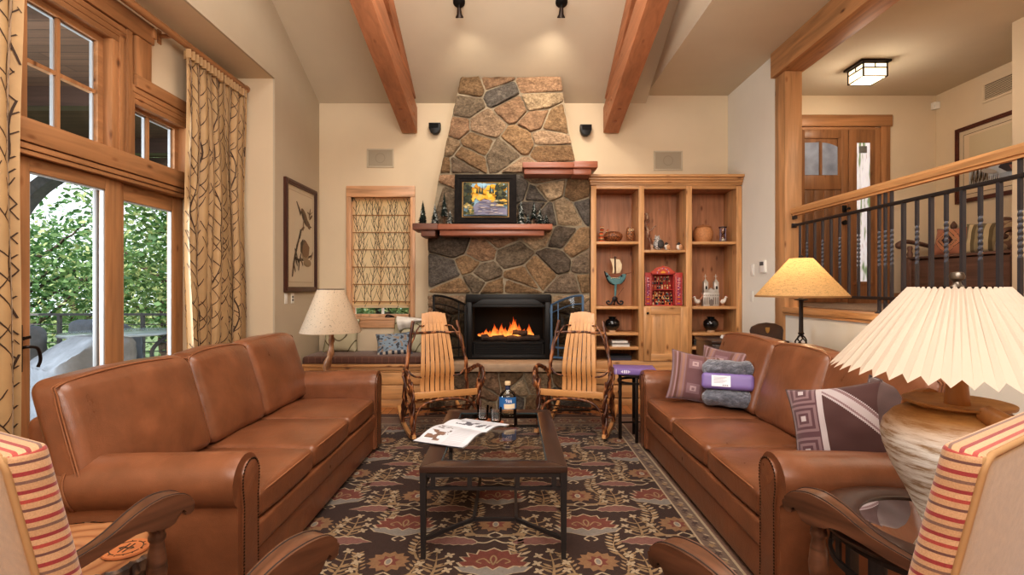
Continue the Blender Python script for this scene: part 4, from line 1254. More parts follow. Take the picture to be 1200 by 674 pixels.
# ================================================================== TWIG ROCKERS
def twig(b, pts, r0, r1=None, seed=0, n=7, seg=6, jit=.006):
    P = cat(pts, seg); rr = random.Random(seed); m = len(P); r1 = r1 or r0
    Q = [p+Vector((rr.uniform(-jit, jit), rr.uniform(-jit, jit), rr.uniform(-jit, jit)*.6)) if 0 < i < m-1 else p for i, p in enumerate(P)]
    b.tube(Q, [(r0+(r1-r0)*i/(m-1))*rr.uniform(.82, 1.18) for i in range(m)], n)
def twisted(b, pts, r, off, turns, seed, k=2):
    P = cat(pts, 10); m = len(P)
    for s_ in range(k):
        Q = []
        for i, p in enumerate(P):
            a = 2*PI*turns*i/m + 2*PI*s_/k
            Q.append(p+Vector((math.cos(a), math.sin(a), 0))*off)
        rr = random.Random(seed+s_)
        b.tube(Q, [r*rr.uniform(.8, 1.2) for _ in Q], 7)
def make_rocker(label, loc, rz):
    r = thing('rocking_chair', label, 'rocking chair', loc, rz, 'bent twig rocking chairs by the hearth')
    b = B(); b.box(-.30, .30, -.012, .012, .37, .43, .004)
    for sx in (-1, 1):
        for (dx, z) in ((.02, .385), (.02, .405), (.02, .42), (.15, .405)): b.tube([(sx*(.30-dx), -.016, z), (sx*(.30-dx), -.01, z)], .005, 6)
    obj('front_rail', b, M_slatx, r, True)
    b = B(); b.box(-.27, .27, .37, .40, .25, .31, .004); obj('rear_rail', b, M_slatx, r, True)
    for k in range(7):
        b = B(); x = (k-3)*.07
        pr = [(x, .0, .40), (x, .06, .385), (x, .14, .345), (x, .26, .30), (x, .39, .315)]
        P = cat(pr, 5)
        for i in range(len(P)-1): b.bar(P[i], P[i+1]+(P[i+1]-P[i])*.05, .05, .010, (0, 0, 1))
        obj('seat_slat', b, M_slat, r, True)
    for k in range(7):
        u = (k-3)/3
        b = B()
        side = u*(1+.0)
        P = cat([(u*.150, .36, .30), (u*.152, .385, .44), (u*.150, .36, .56+.0), (u*.142, .385, .70), (u*.128, .45, .88), (u*.110, .535, 1.06+.012*(1-u*u)), (u*.105, .565, 1.12+.016*(1-u*u))], 5)
        prev = None
        for i, p in enumerate(P):
            t = i/(len(P)-1); w = .0205-.003*t
            tg = (P[min(i+1, len(P)-1)]-P[max(i-1, 0)]).normalized()
            nn = Vector((0, -tg.z, tg.y)).normalized()*.005
            ring = [b.v(p+Vector((sx*w, 0, 0))+nn*sn) for sx, sn in ((-1, 1), (1, 1), (1, -1), (-1, -1))]
            if prev:
                for a in range(4): b.f([prev[a], prev[(a+1) % 4], ring[(a+1) % 4], ring[a]])
            else: b.f(ring[::-1])
            prev = ring
        b.f(prev)
        for (zz, yy, xx) in ((1.03, .515, .112), (.94, .47, .122), (.50, .37, .151)):
            b.tube([(u*xx, yy-.012, zz), (u*xx, yy-.004, zz)], .004, 6)
        obj('back_slat', b, M_slat, r, True, smooth=45)
    b = B()
    twig(b, [(-.245, .43, .93), (0, .475, .935), (.245, .43, .93)], .013, .012, 5, jit=.003)
    twig(b, [(-.15, .40, .50), (0, .405, .51), (.15, .40, .50)], .012, .012, 6, jit=.003)
    obj('cross_twig', b, M_twig, r, True, smooth=60)
    for sx in (-1, 1):
        b = B(); twig(b, [(sx*.33, .46, .06), (sx*.325, .42, .32), (sx*.305, .40, .58), (sx*.275, .425, .80), (sx*.225, .47, 1.05)], .021, .017, 11+sx); obj('back_post', b, M_twig, r, True, smooth=60)
        b = B(); twig(b, [(sx*.29, .41, .66), (sx*.24, .405, .86), (sx*.17, .45, .99), (sx*.11, .50, 1.0)], .010, .007, 21+sx, jit=.003)
        twig(b, [(sx*.30, .40, .58), (sx*.24, .36, .52), (sx*.16, .37, .50)], .011, .009, 23+sx, jit=.003); obj('bow_twig', b, M_twig, r, True, smooth=60)
        b = B(); twisted(b, [(sx*.315, -.03, .035), (sx*.315, -.02, .22), (sx*.315, -.005, .40), (sx*.33, .03, .52)], .014, .013, 2.2, 31+sx); obj('front_post', b, M_twig, r, True, smooth=60)
        b = B(); twig(b, [(sx*.315, .0, .40), (sx*.345, -.03, .53), (sx*.36, .03, .615), (sx*.355, .16, .63), (sx*.335, .30, .585), (sx*.315, .41, .54)], .015, .013, 41+sx)
        twig(b, [(sx*.32, .02, .38), (sx*.375, .02, .50), (sx*.385, .09, .60), (sx*.36, .21, .605), (sx*.33, .33, .55), (sx*.31, .42, .50)], .012, .011, 43+sx)
        twig(b, [(sx*.36, .10, .62), (sx*.35, .15, .45), (sx*.33, .25, .25), (sx*.32, .42, .12)], .011, .009, 45+sx); obj('arm_hoop', b, M_twig, r, True, smooth=60)
        b = B(); P = [(sx*.315, -.10, .055), (sx*.315, .05, .022), (sx*.315, .25, .018), (sx*.315, .48, .035), (sx*.315, .70, .085), (sx*.315, .82, .13)]
        Q = cat(P, 5)
        for i in range(len(Q)-1): b.bar(Q[i], Q[i+1]+(Q[i+1]-Q[i])*.08, .032, .034)
        obj('rocker', b, M_slat, r, True)
        b = B(); twig(b, [(sx*.31, .0, .10), (sx*.32, .14, .24), (sx*.32, .30, .30), (sx*.325, .44, .30)], .011, .01, 51+sx)
        twig(b, [(sx*.325, .46, .12), (sx*.32, .28, .22), (sx*.31, .05, .33)], .010, .009, 53+sx); obj('brace_twig', b, M_twig, r, True, smooth=60)
    b = B()
    twig(b, [(-.30, -.02, .06), (-.285, -.02, .22), (-.2, -.015, .325), (0, -.01, .355), (.2, -.015, .325), (.285, -.02, .22), (.30, -.02, .06)], .011, .011, 61, jit=.003)
    twig(b, [(-.31, .44, .13), (-.1, .30, .20), (.31, .0, .28)], .008, .007, 62, jit=.004); twig(b, [(.31, .44, .13), (.1, .30, .20), (-.31, .0, .28)], .008, .007, 63, jit=.004)
    twig(b, [(-.32, .44, .10), (0, .43, .12), (.32, .44, .10)], .012, .012, 64, jit=.004)
    obj('stretcher', b, M_twig, r, True, smooth=60)
    return r
rk = make_rocker('slatted bent twig rocking chair left of the hearth, in front of the window seat', (-.612, 4.765, .012), math.radians(21))
dup(rk, (.552, 4.765, .012), math.radians(-18.5), 'slatted bent twig rocking chair right of the hearth, next to the little black stand')
# slightly tip: the right one
# ================================================================== LITTLE BLACK STAND + BOOK
r = thing('plant_stand', 'small round black iron stand beside the far arm of the right sofa', 'side table', (1.135, 4.72, 0))
c = (1.135, 4.72, 0)
b = B(); b.lathe([(.0, .595), (.155, .595), (.17, .60), (.17, .613), (.155, .618), (.0, .618)], 32, c); obj('tabletop', b, M_ironb, r)
b = B(); b.lathe([(.152, .53), (.16, .53), (.16, .55), (.152, .55), (.152, .53)], 32, c, cap=False); obj('ring', b, M_ironb, r)
for a in (185, 262, 5, 82):
    an = math.radians(a)
    b = B(); b.bar((c[0]+.142*math.cos(an), c[1]+.142*math.sin(an), 0), (c[0]+.142*math.cos(an), c[1]+.142*math.sin(an), .60), .026, .026, (math.cos(an), math.sin(an), 0), .002); obj('leg', b, M_ironb, r)
b = B()
for a in (185, 262):
    a1, a2 = math.radians(a), math.radians(a+180)
    b.bar((c[0]+.14*math.cos(a1), c[1]+.14*math.sin(a1), .16), (c[0]+.14*math.cos(a2), c[1]+.14*math.sin(a2), .16), .012, .012)
obj('stretcher', b, M_ironb, r)
r = thing('book', 'purple book lying on the small round black stand', 'book', (1.14, 4.70, .618), math.radians(-8))
b = B(); b.box(-.205, .16, -.125, -.118, .0, .052, .002); b.box(-.205, .16, -.12, .125, .046, .052, .001); b.box(-.205, .16, -.12, .125, .0, .006, .001); obj('cover', b, plain('purple_cover', S(128, 104, 160), .5), r, True)
b = B(); b.box(-.20, .155, -.116, .12, .006, .046); obj('pages', b, plain('book_pages', S(220, 212, 196), .8), r, True)
b = B()
for (x0_, x1_, z0_, z1_) in ((-.135, -.128, .014, .038), (-.12, -.108, .012, .040), (-.102, -.092, .012, .040), (-.085, -.078, .014, .038)): b.box(x0_, x1_, -.1262, -.125, z0_, z1_)
b.box(-.145, -.137, -.1262, -.125, .02, .032); b.box(-.074, -.067, -.1262, -.125, .02, .032); b.box(-.19, -.186, -.1262, -.125, .004, .048)
obj('spine_emblem', b, plain('silver_print', S(226, 220, 232), .4), r, True)
# ================================================================== STRIPED ARMCHAIRS
TAN = S(152, 119, 82)
M_tan = plain('tan_upholstery', TAN, .9, var=(60, .10), bump=(400, .3, .002), sheen=.3, scale=(1, 1, 1), spec=.15)
M_pip = plain('tan_piping', S(152, 116, 78), .8, bump=(300, .2, .001))
st = [(0, S(172, 134, 100)), (.10, S(136, 46, 46)), (.19, S(178, 140, 106)), (.34, S(96, 62, 56)), (.40, S(172, 134, 100)), (.52, S(150, 60, 52)), (.60, S(180, 142, 108)), (.72, S(128, 42, 44)), (.80, S(168, 130, 96)), (.93, S(110, 80, 68))]
M_stz = stripes('stripe_upholstery', 'z', .088, st)
M_sty = stripes('stripe_top', 'y', .088, st, .3)
def scroll_arm(r, sx):
    H = .705
    top = cat([(-.27, -.098, 0), (-.14, -.088, 0), (-.01, -.062, 0), (.08, -.022, 0), (.14, -.003, 0), (.19, 0, 0), (.235, -.010, 0), (.264, -.034, 0), (.274, -.060, 0)], 4)
    hook = [(.270, -.078), (.257, -.087), (.243, -.085), (.237, -.073), (.241, -.062), (.235, -.054), (.226, -.060), (.221, -.078), (.207, -.098)]
    under = [(.188, -.104), (.150, -.104), (.132, -.088), (.112, -.076), (.08, -.074), (.02, -.092), (-.06, -.110), (-.16, -.121), (-.27, -.130)]
    P = [(p.x, p.y) for p in top] + hook + under
    def xc(y): return sx*(.282 + .052*max(0, min(1, (y+.27)/.45))**1.3)
    def hw(y): return .023 + .016*max(0, min(1, (y+.05)/.2))
    b = B(); A_ = []; C_ = []; A2 = []; C2 = []
    cy_ = .0
    for i, (y, z) in enumerate(P):
        A_.append(b.v((xc(y)-hw(y), y, H+z))); C_.append(b.v((xc(y)+hw(y), y, H+z)))
    n = len(P)
    F = [b.f(A_[::-1]), b.f(C_)]
    for i in range(n): b.f([A_[i], A_[(i+1) % n], C_[(i+1) % n], C_[i]])
    E = list({e_ for f in F for e_ in f.edges})
    bmesh.ops.bevel(b.bm, geom=E, offset=.0065, segments=2, affect='EDGES', profile=.6)
    a_ = obj('arm', b, M_arm, r, True, smooth=40)
    b = B()
    for s_ in (-1, 1):
        b.tube([(xc(p.x)+s_*hw(p.x)*.74, p.x, H+p.y+.0006) for p in top], .002, 5)
    obj('carved_groove', b, plain('groove_dark', S(40, 26, 20), .6) if 'groove_dark' not in bpy.data.materials else bpy.data.materials['groove_dark'], a_, True)
    b = B(); c = (xc(.17), .168, 0)
    b.lathe([(.020, .0), (.022, .02), (.024, .16), (.020, .18), (.030, .20), (.030, .22), (.020, .235), (.032, .28), (.033, .31), (.022, .345), (.018, .365), (.030, .385), (.030, .395), (.022, .405), (.029, .44), (.031, .47), (.026, .52), (.020, .555), (.026, .565), (.026, .575), (.022, .585), (.027, .602)], 20, c); obj('arm_post', b, M_arm, r, True, smooth=50)
def make_armchair(label, loc, rz):
    r = thing('armchair', label, 'armchair', loc, rz, 'striped armchairs at the near edge of the photo')
    W = .29; lean = .20
    def pos(x, y, z): return (x, y - lean*(z-.45), z)
    y0, y1 = -.305, -.235; z0, z1 = .40, 1.105
    hx, hy, hz = W, (y1-y0)/2, (z1-z0)/2
    def fb(u, w):
        x = w.x + (.010*math.sin(PI*(u.y*.5+.5))*(1 if u.x > 0 else -1) if abs(u.x) > .85 else 0)
        y = (y0+y1)/2 + w.y + (.022*(1-u.x**2)*(1-u.z**2) if u.y > .3 else 0) - (.008*(1-u.x**2)*(1-u.z**2) if u.y < -.3 else 0)
        z = (z0+z1)/2 + w.z + (.012*(u.y+1)*.5 if u.z > .8 else 0)
        return pos(x, y, z)
    b = B(); b.rbox((0, 0, 0), (hx, hy, hz), .016, 12, 3, fb)
    b.bm.normal_update()
    bmesh.ops.recalc_face_normals(b.bm, faces=b.bm.faces)
    for f in b.bm.faces:
        nn = f.normal
        f.material_index = 0 if nn.y < -.75 else (2 if nn.z > .62 else 1)
    bk = obj('backrest', b, [M_tan, M_stz, M_sty], r, True, smooth=60, recalc=False)
    q_ = .030
    rim = [(-W+.003, z0), (-W+.003, z0+.35), (-W+.003, z1-q_)] + [(-W+.003+q_*(1-math.cos(t)), z1-q_+q_*math.sin(t)) for t in (PI/2*i/6 for i in range(1, 7))]
    rim += [(0, z1+.001)] + [(-x, z) for x, z in rim[::-1]]
    b = B(); b.tube([pos(x, y0+.004, z-.001) for x, z in rim], .0062, 8); obj('piping', b, M_pip, bk, True, smooth=60)
    b = B(); b.rbox((0, -.045, .385), (.27, .235, .05), .035, 6, 3); obj('seat_cushion', b, M_stz, r, True, smooth=70)
    b = B(); b.box(-.27, .27, -.28, .195, .27, .335, .008); obj('seat_frame', b, M_arm, r, True)
    for sx in (-1, 1):
        scroll_arm(r, sx)
        b = B(); b.prism([(-.33, 0), (-.285, 0), (-.24, .28), (-.26, .44), (-.31, .44), (-.295, .28)], sx*.25-.022, sx*.25+.022, 'x', .004); obj('rear_leg', b, M_arm, r, True)
    b = B(); b.box(-.30, .30, .195, .22, .13, .17, .006); b.box(-.26, .26, -.29, -.26, .10, .14, .006); obj('stretcher', b, M_arm, r, True)
    return r
ac = make_armchair('striped armchair with carved wood arms at the lower left corner of the photo', (-.955, 1.405, 0), math.radians(-26))
dup(ac, (.842, 1.41, 0), math.radians(32), 'striped armchair with carved wood arms at the lower right corner, by the pleated lamp')

# ================================================================== LOG SLAB TABLE + COASTER (left)
r = thing('log_table', 'round live edge log slab table between the left armchair and the left sofa', 'side table', (-1.53, 1.72, 0))
c = (-1.53, 1.72, 0)
def edge(a): return 1 + .05*math.sin(3*a+.5) + .035*math.sin(5*a+2) + .012*math.sin(17*a)
b = B(); b.lathe([(.0, .42), (.27, .42), (.272, .495), (.0, .4955)], 64, c, wob=lambda q, a, z: q*edge(a))
slabm, nt, bs = newmat('slab_wood')
sp_ = N(nt, 'ShaderNodeTexNoise'); sp_.inputs['Scale'].default_value = 3.0
L(nt, coords(nt), sp_.inputs['Vector'])
wv = N(nt, 'ShaderNodeTexWave', wave_type='RINGS', rings_direction='Z'); wv.inputs['Scale'].default_value = 5; wv.inputs['Distortion'].default_value = 4; wv.inputs['Detail'].default_value = 2; wv.inputs['Detail Scale'].default_value = .6
L(nt, coords(nt), wv.inputs['Vector'])
L(nt, ramp(nt, wv.outputs['Fac'], [(.0, S(136, 90, 60)), (.22, S(162, 114, 78)), (1, S(172, 126, 88))]), bs.inputs['Base Color'])
bs.inputs['Roughness'].default_value = .3; bs.inputs['Coat Weight'].default_value = .4
obj('slab', b, slabm, r, smooth=30)
b = B(); rr = random.Random(2)
n = 150
rg = []
for (q, z) in ((.268, .418), (.288, .425), (.294, .46), (.287, .49), (.270, .497)):
    rg.append([b.v((c[0]+q*edge(a)*math.cos(a)*(1+rr.uniform(-.018, .018)), c[1]+q*edge(a)*math.sin(a)*(1+rr.uniform(-.018, .018)), z+rr.uniform(-.003, .003))) for a in (2*PI*i/n for i in range(n))])
for A_, B_ in zip(rg[:-1], rg[1:]):
    for i in range(n): b.f([A_[i], A_[(i+1) % n], B_[(i+1) % n], B_[i]])
obj('bark_edge', b, M_bark, r, smooth=20)
b = B()
P = [(-.24, .05, .4965), (-.10, .02, .4965), (.02, -.05, .4965), (.10, -.16, .4965), (.13, -.24, .4965)]
b.tube([Vector(p)+Vector((c[0], c[1], 0)) for p in cat(P, 5)], .0016, 4); obj('crack', b, plain('crack_dark', S(60, 32, 20), .8), r)
for k in range(3):
    a = k*2.1+.4
    b = B(); twig(b, [(c[0]+.16*math.cos(a), c[1]+.16*math.sin(a), 0), (c[0]+.15*math.cos(a), c[1]+.15*math.sin(a), .2), (c[0]+.13*math.cos(a), c[1]+.13*math.sin(a), .43)], .035, .03, 70+k); obj('leg', b, M_bark, r, smooth=60)
r = thing('leather_coaster', 'round tan leather coaster with a branded emblem on the log slab table', 'coaster', (-1.325, 1.76, .4965))
c2 = (-1.325, 1.76, .4965)
b = B(); b.lathe([(.0, 0), (.068, 0), (.070, .003), (.068, .008), (.0, .008)], 36, c2); obj('disc', b, plain('coaster_leather', S(186, 116, 72), .55, var=(20, .1)), r)
b = B()
for i in range(40):
    a = 2*PI*i/40
    if i % 10 in (9,): continue
    b.bar((c2[0]+.048*math.cos(a), c2[1]+.048*math.sin(a), .5052), (c2[0]+.048*math.cos(a+.15), c2[1]+.048*math.sin(a+.15), .5052), .003, .001)
    if i % 3 == 0: b.bar((c2[0]+.050*math.cos(a), c2[1]+.050*math.sin(a), .5052), (c2[0]+.056*math.cos(a), c2[1]+.056*math.sin(a), .5052), .003, .001)
for (x0_, y0_, x1_, y1_) in ((-.008, -.03, -.008, .03), (.008, -.03, .008, .03), (-.008, 0, .008, 0)): b.bar((c2[0]+x0_, c2[1]+y0_, .5052), (c2[0]+x1_, c2[1]+y1_, .5052), .005, .001)
b.poly([(c2[0]-.028, c2[1], .5054), (c2[0]-.014, c2[1]-.012, .5054), (c2[0]-.014, c2[1]+.012, .5054)]); b.poly([(c2[0]+.028, c2[1], .5054), (c2[0]+.014, c2[1]+.012, .5054), (c2[0]+.014, c2[1]-.012, .5054)])
obj('emblem', b, plain('brand_burn', S(50, 44, 30), .7), r, recalc=False)

# ================================================================== ROUND GLASS TABLE (right) + PLEATED LAMP
r = thing('round_side_table', 'round dark wood side table with a glass inset between the right armchair and sofa', 'side table', (1.45, 1.72, 0))
c = (1.45, 1.72, 0)
b = B(); b.lathe([(.235, .575), (.235, .60), (.25, .605), (.33, .602), (.362, .592), (.37, .58), (.362, .566), (.33, .560), (.24, .560), (.235, .575)], 64, c, cap=False); obj('rim', b, M_dark, r, smooth=50)
b = B(); b.poly([(c[0]+.238*math.cos(2*PI*i/48), c[1]+.238*math.sin(2*PI*i/48), .594) for i in range(48)]); obj('glass_top', b, M_tglass, r)
b = B()
for z in (.535, .44): b.lathe([(.318, z), (.330, z), (.330, z+.02), (.318, z+.02), (.318, z)], 56, c, cap=False)
obj('ring', b, M_iron, r)
for a in (200, 290, 20, 110):
    an = math.radians(a); b = B(); b.bar((c[0]+.318*math.cos(an), c[1]+.318*math.sin(an), 0), (c[0]+.318*math.cos(an), c[1]+.318*math.sin(an), .565), .05, .022, (math.cos(an), math.sin(an), 0), .003); obj('leg', b, M_iron, r)
for a in range(12):
    if a % 3 == 0: continue
    an = math.radians(200+a*30); b = B(); b.bar((c[0]+.322*math.cos(an), c[1]+.322*math.sin(an), .45), (c[0]+.322*math.cos(an), c[1]+.322*math.sin(an), .54), .03, .008, (math.cos(an), math.sin(an), 0)); obj('spindle', b, M_iron, r)
b = B(); b.bar((c[0]-.31, c[1]-.1, .12), (c[0]+.31, c[1]+.1, .12), .018, .018); b.bar((c[0]+.1, c[1]-.31, .12), (c[0]-.1, c[1]+.31, .12), .018, .018); obj('stretcher', b, M_iron, r)

lc = (1.46, 1.68, .596)
r = thing('jar_lamp', 'large pottery jar lamp with a cream pleated shade on the round side table', 'lamp', lc)
pm, nt, bs = newmat('whitewashed_pottery')
sx = N(nt, 'ShaderNodeSeparateXYZ'); L(nt, coords(nt), sx.inputs[0])
n1 = N(nt, 'ShaderNodeTexNoise'); n1.inputs['Scale'].default_value = 1; n1.inputs['Detail'].default_value = 6; n1.inputs['Roughness'].default_value = .7
L(nt, coords(nt, (7, 7, 60)), n1.inputs['Vector'])
mr = N(nt, 'ShaderNodeMapRange'); mr.inputs['From Min'].default_value = .39; mr.inputs['From Max'].default_value = .30
L(nt, sx.outputs['Z'], mr.inputs['Value'])
white = ramp(nt, n1.outputs['Fac'], [(.40, S(150, 124, 96)), (.50, S(206, 198, 188)), (.6, S(226, 222, 216))])
brn = ramp(nt, n1.outputs['Fac'], [(.3, S(140, 96, 52)), (.7, S(184, 136, 80))])
mx = N(nt, 'ShaderNodeMix', data_type='RGBA'); L(nt, mr.outputs[0], mx.inputs[0]); L(nt, brn, mx.inputs[6]); L(nt, white, mx.inputs[7])
L(nt, mx.outputs[2], bs.inputs['Base Color']); bs.inputs['Roughness'].default_value = .45; add_bump(nt, bs, n1.outputs['Fac'], .5, .006)
b = B(); b.lathe([(.0, 0), (.085, 0), (.088, .01), (.10, .04), (.135, .12), (.175, .20), (.200, .27), (.207, .315), (.198, .35), (.17, .385), (.135, .405), (.118, .412), (.12, .418), (.145, .424), (.146, .432), (.125, .435), (.10, .425), (.0, .42)], 56, lc); obj('jar', b, pm, r, smooth=50)
b = B(); b.tube(cat([(lc[0]-.02, lc[1]-.128, lc[2]+.418), (lc[0]-.022, lc[1]-.195, lc[2]+.40), (lc[0]-.022, lc[1]-.222, lc[2]+.36), (lc[0]-.021, lc[1]-.216, lc[2]+.31)], 5), .030, 8, flat=1.1); obj('handle', b, wood('pottery_handle', S(176, 122, 68), 'z', knots=0, contrast=.3), r, smooth=60)
b = B(); b.tube(cat([(lc[0]+.02, lc[1]+.128, lc[2]+.418), (lc[0]+.022, lc[1]+.195, lc[2]+.40), (lc[0]+.022, lc[1]+.222, lc[2]+.36), (lc[0]+.021, lc[1]+.216, lc[2]+.31)], 5), .030, 8, flat=1.1); obj('handle', b, bpy.data.materials['pottery_handle'], r, smooth=60)
b = B(); b.lathe([(.036, .41), (.034, .43), (.028, .50), (.026, .56), (.0, .56)], 20, lc); obj('neck', b, bpy.data.materials['pottery_handle'], r)
b = B(); b.tube([(lc[0], lc[1], lc[2]+.55), (lc[0], lc[1], lc[2]+.805)], .008, 10); obj('stem', b, M_ironb, r)
M_pleat = shade('pleated_paper', S(208, 192, 174), .30)
b = B(); n = 46; zb, zt_ = .525, .806
ring0, ring1 = [], []
for i in range(2*n):
    a = 2*PI*i/(2*n); k = 1.0 if i % 2 == 0 else .93
    ring0.append(b.v((lc[0]+.358*k*math.cos(a), lc[1]+.358*k*math.sin(a), lc[2]+zb+(0 if i % 2 == 0 else .022))))
    k = 1.0 if i % 2 == 0 else .91
    ring1.append(b.v((lc[0]+.130*k*math.cos(a), lc[1]+.130*k*math.sin(a), lc[2]+zt_)))
for i in range(2*n): b.f([ring0[i], ring0[(i+1) % (2*n)], ring1[(i+1) % (2*n)], ring1[i]])
sh = obj('pleated_shade', b, M_pleat, r, smooth=0)
b = B(); b.lathe([(.0, .806), (.02, .806), (.012, .815), (.010, .822), (.020, .832), (.0215, .842), (.017, .853), (.0, .856)], 20, lc); obj('finial', b, plain('pewter', S(108, 98, 88), .35, .8), r)
b = B(); b.lathe([(.122, .80), (.125, .80), (.125, .806), (.122, .806), (.122, .80)], 40, lc, cap=False)
for a in (0, 2.09, 4.19): b.bar((lc[0], lc[1], lc[2]+.803), (lc[0]+.12*math.cos(a), lc[1]+.12*math.sin(a), lc[2]+.803), .004, .004)
obj('shade_ring', b, M_ironb, sh)

# ================================================================== TWIG LAMP (behind the left sofa) and its low table
tc = (-1.705, 4.86, 0)
r = thing('end_table', 'small wood end table behind the far arm of the left sofa', 'side table', tc)
b = B(); b.lathe([(.0, .47), (.19, .47), (.20, .48), (.20, .50), (.19, .505), (.0, .505)], 32, tc); obj('tabletop', b, M_dark, r)
for k in range(3):
    a = k*2.09; b = B(); b.tube([(tc[0]+.15*math.cos(a), tc[1]+.15*math.sin(a), 0), (tc[0]+.12*math.cos(a), tc[1]+.12*math.sin(a), .48)], [.016, .02], 10); obj('leg', b, M_dark, r)
lc = (-1.72, 4.86, .505)
r = thing('branch_lamp', 'table lamp with a bare branch stem and speckled cone shade behind the left sofa', 'lamp', lc)
b = B(); b.lathe([(.0, 0), (.09, 0), (.095, .01), (.07, .03), (.0, .035)], 24, lc); obj('base', b, M_branch, r)
b = B(); twig(b, [(lc[0]-.04, lc[1], lc[2]+.02), (lc[0]-.035, lc[1], lc[2]+.16), (lc[0]+.0, lc[1], lc[2]+.27), (lc[0]+.005, lc[1], lc[2]+.42), (lc[0]+.0, lc[1], lc[2]+.62)], .036, .022, 77, 10, jit=.003); obj('branch_stem', b, M_branch, r, smooth=60)
M_speck = shade('speckled_paper', S(222, 202, 176), .3, speck=True)
b = B(); b.lathe([(.278, .470), (.281, .476), (.122, .878), (.119, .878)], 56, lc, cap=False); obj('cone_shade', b, M_speck, r, smooth=60, recalc=False)
b = B(); b.lathe([(.118, .874), (.124, .874), (.124, .882), (.118, .882), (.118, .874)], 40, lc, cap=False); 
for a in (0, 2.09, 4.19): b.bar((lc[0], lc[1], lc[2]+.868), (lc[0]+.12*math.cos(a), lc[1]+.12*math.sin(a), lc[2]+.876), .004, .004)
b.tube([(lc[0], lc[1], lc[2]+.6), (lc[0], lc[1], lc[2]+.87)], .006, 8)
obj('shade_ring', b, M_ironb, r)

# ================================================================== CONSOLE TABLE + BURLAP LAMP (behind the right sofa)
r = thing('console_table', 'narrow dark console table behind the right sofa under the railing', 'table', (2.38, 4.05, 0))
b = B(); b.box(2.20, 2.58, 3.55, 4.45, .84, .875, .005); obj('tabletop', b, M_dark, r)
for X in (2.225, 2.555):
    for Y in (3.58, 4.42): b = B(); b.bar((X, Y, 0), (X, Y, .84), .04, .04); obj('leg', b, M_dark, r)
b = B(); b.box(2.22, 2.56, 3.57, 4.43, .76, .84); obj('apron', b, M_dark, r)
lc = (2.315, 4.10, .875)
r = thing('iron_lamp', 'lit iron table lamp with a wide burlap shade in front of the timber post', 'lamp', lc)
b = B(); b.lathe([(.0, 0), (.085, 0), (.09, .006), (.08, .016), (.02, .02), (.0, .02)], 28, lc); obj('base', b, M_ironb, r)
b = B()
for k in range(5):
    a0 = 2*PI*k/5
    b.tube([(lc[0]+(.006+.036*math.sin(PI*t))*math.cos(a0+2.6*t), lc[1]+(.006+.036*math.sin(PI*t))*math.sin(a0+2.6*t), lc[2]+.02+.13*t) for t in (i/14 for i in range(15))], .0055, 6)
obj('twisted_cage', b, M_ironb, r, smooth=60)
b = B(); b.lathe([(.0, .15), (.022, .15), (.024, .158), (.017, .166), (.015, .40), (.018, .42), (.05, .425), (.052, .432), (.018, .438), (.012, .45), (.012, .56), (.0, .56)], 20, lc); obj('stem', b, M_ironb, r)
M_burl = shade('burlap', S(222, 184, 132), .5, weave=.38)
b = B(); b.lathe([(.333, .452), (.336, .458), (.085, .758), (.082, .758)], 64, lc, cap=False); sh = obj('burlap_shade', b, M_burl, r, smooth=60, recalc=False)
b = B(); b.lathe([(.333, .448), (.338, .448), (.338, .462), (.333, .462), (.333, .448)], 64, lc, cap=False); obj('shade_binding', b, plain('burlap_trim', S(150, 112, 70), .9), sh)
b = B(); b.sphere((lc[0], lc[1], lc[2]+.585), (.03, .03, .04), 14, 9); obj('bulb', b, emis('warm_bulb', (1, .80, .52, 1), 18), r)
b = B(); b.lathe([(.0, .765), (.02, .765), (.02, .775), (.008, .78), (.0, .79)], 16, lc); b.tube([(lc[0], lc[1], lc[2]+.62), (lc[0], lc[1], lc[2]+.77)], .005, 8)
for a in (0, 2.09, 4.19): b.bar((lc[0], lc[1], lc[2]+.756), (lc[0]+.083*math.cos(a), lc[1]+.083*math.sin(a), lc[2]+.756), .004, .004)
obj('finial', b, M_ironb, r)
# ================================================================== DARK DESK + CHAIR near the bookcase
r = thing('writing_desk', 'dark brown writing desk in the corner between the bookcase and the right sofa', 'desk', (2.35, 5.25, 0))
b = B(); b.box(1.96, 2.72, 5.02, 5.50, .845, .875, .005); obj('desktop', b, M_dark, r)
b = B(); b.box(1.975, 2.70, 5.04, 5.49, .67, .845, .004); obj('case', b, M_dark, r)
b = B(); b.box(2.00, 2.33, 5.028, 5.042, .69, .83, .004); d = obj('drawer', b, M_dark, r); b = B(); b.sphere((2.165, 5.015, .76), .014); obj('knob', b, M_ironb, d)
b = B(); b.box(2.35, 2.68, 5.028, 5.042, .69, .83, .004); d = obj('drawer', b, M_dark, r); b = B(); b.sphere((2.515, 5.015, .76), .014); obj('knob', b, M_ironb, d)
for X in (2.0, 2.68):
    for Y in (5.065, 5.465): b = B(); b.bar((X, Y, 0), (X, Y, .67), .05, .05); obj('leg', b, M_dark, r)
b = B()
for k in range(4): b.box(2.17+.004*k, 2.44-.005*k, 5.12+.006*k, 5.34, .875+.008*k, .882+.008*k)
tag(obj('paper_stack', b, plain('white_paper', S(228, 226, 222), .6), origin=None), 'flat stack of white papers on the dark writing desk', 'papers')
cx = (2.25, 4.74, 0)
r = thing('desk_chair', 'dark wood chair with a curved solid back pulled up to the writing desk', 'chair', cx, math.radians(6))
b = B()
out = [(-.15, .62), (.15, .62), (.155, 1.02), (.14, 1.052), (.08, 1.078), (0, 1.088), (-.08, 1.078), (-.14, 1.052), (-.155, 1.02)]
out = [(x*(1 if z > .7 else .8), z) for x, z in out]
b.prism(out, -.19, -.165, 'y', .006); bk = obj('backrest', b, M_darkx, r, True)
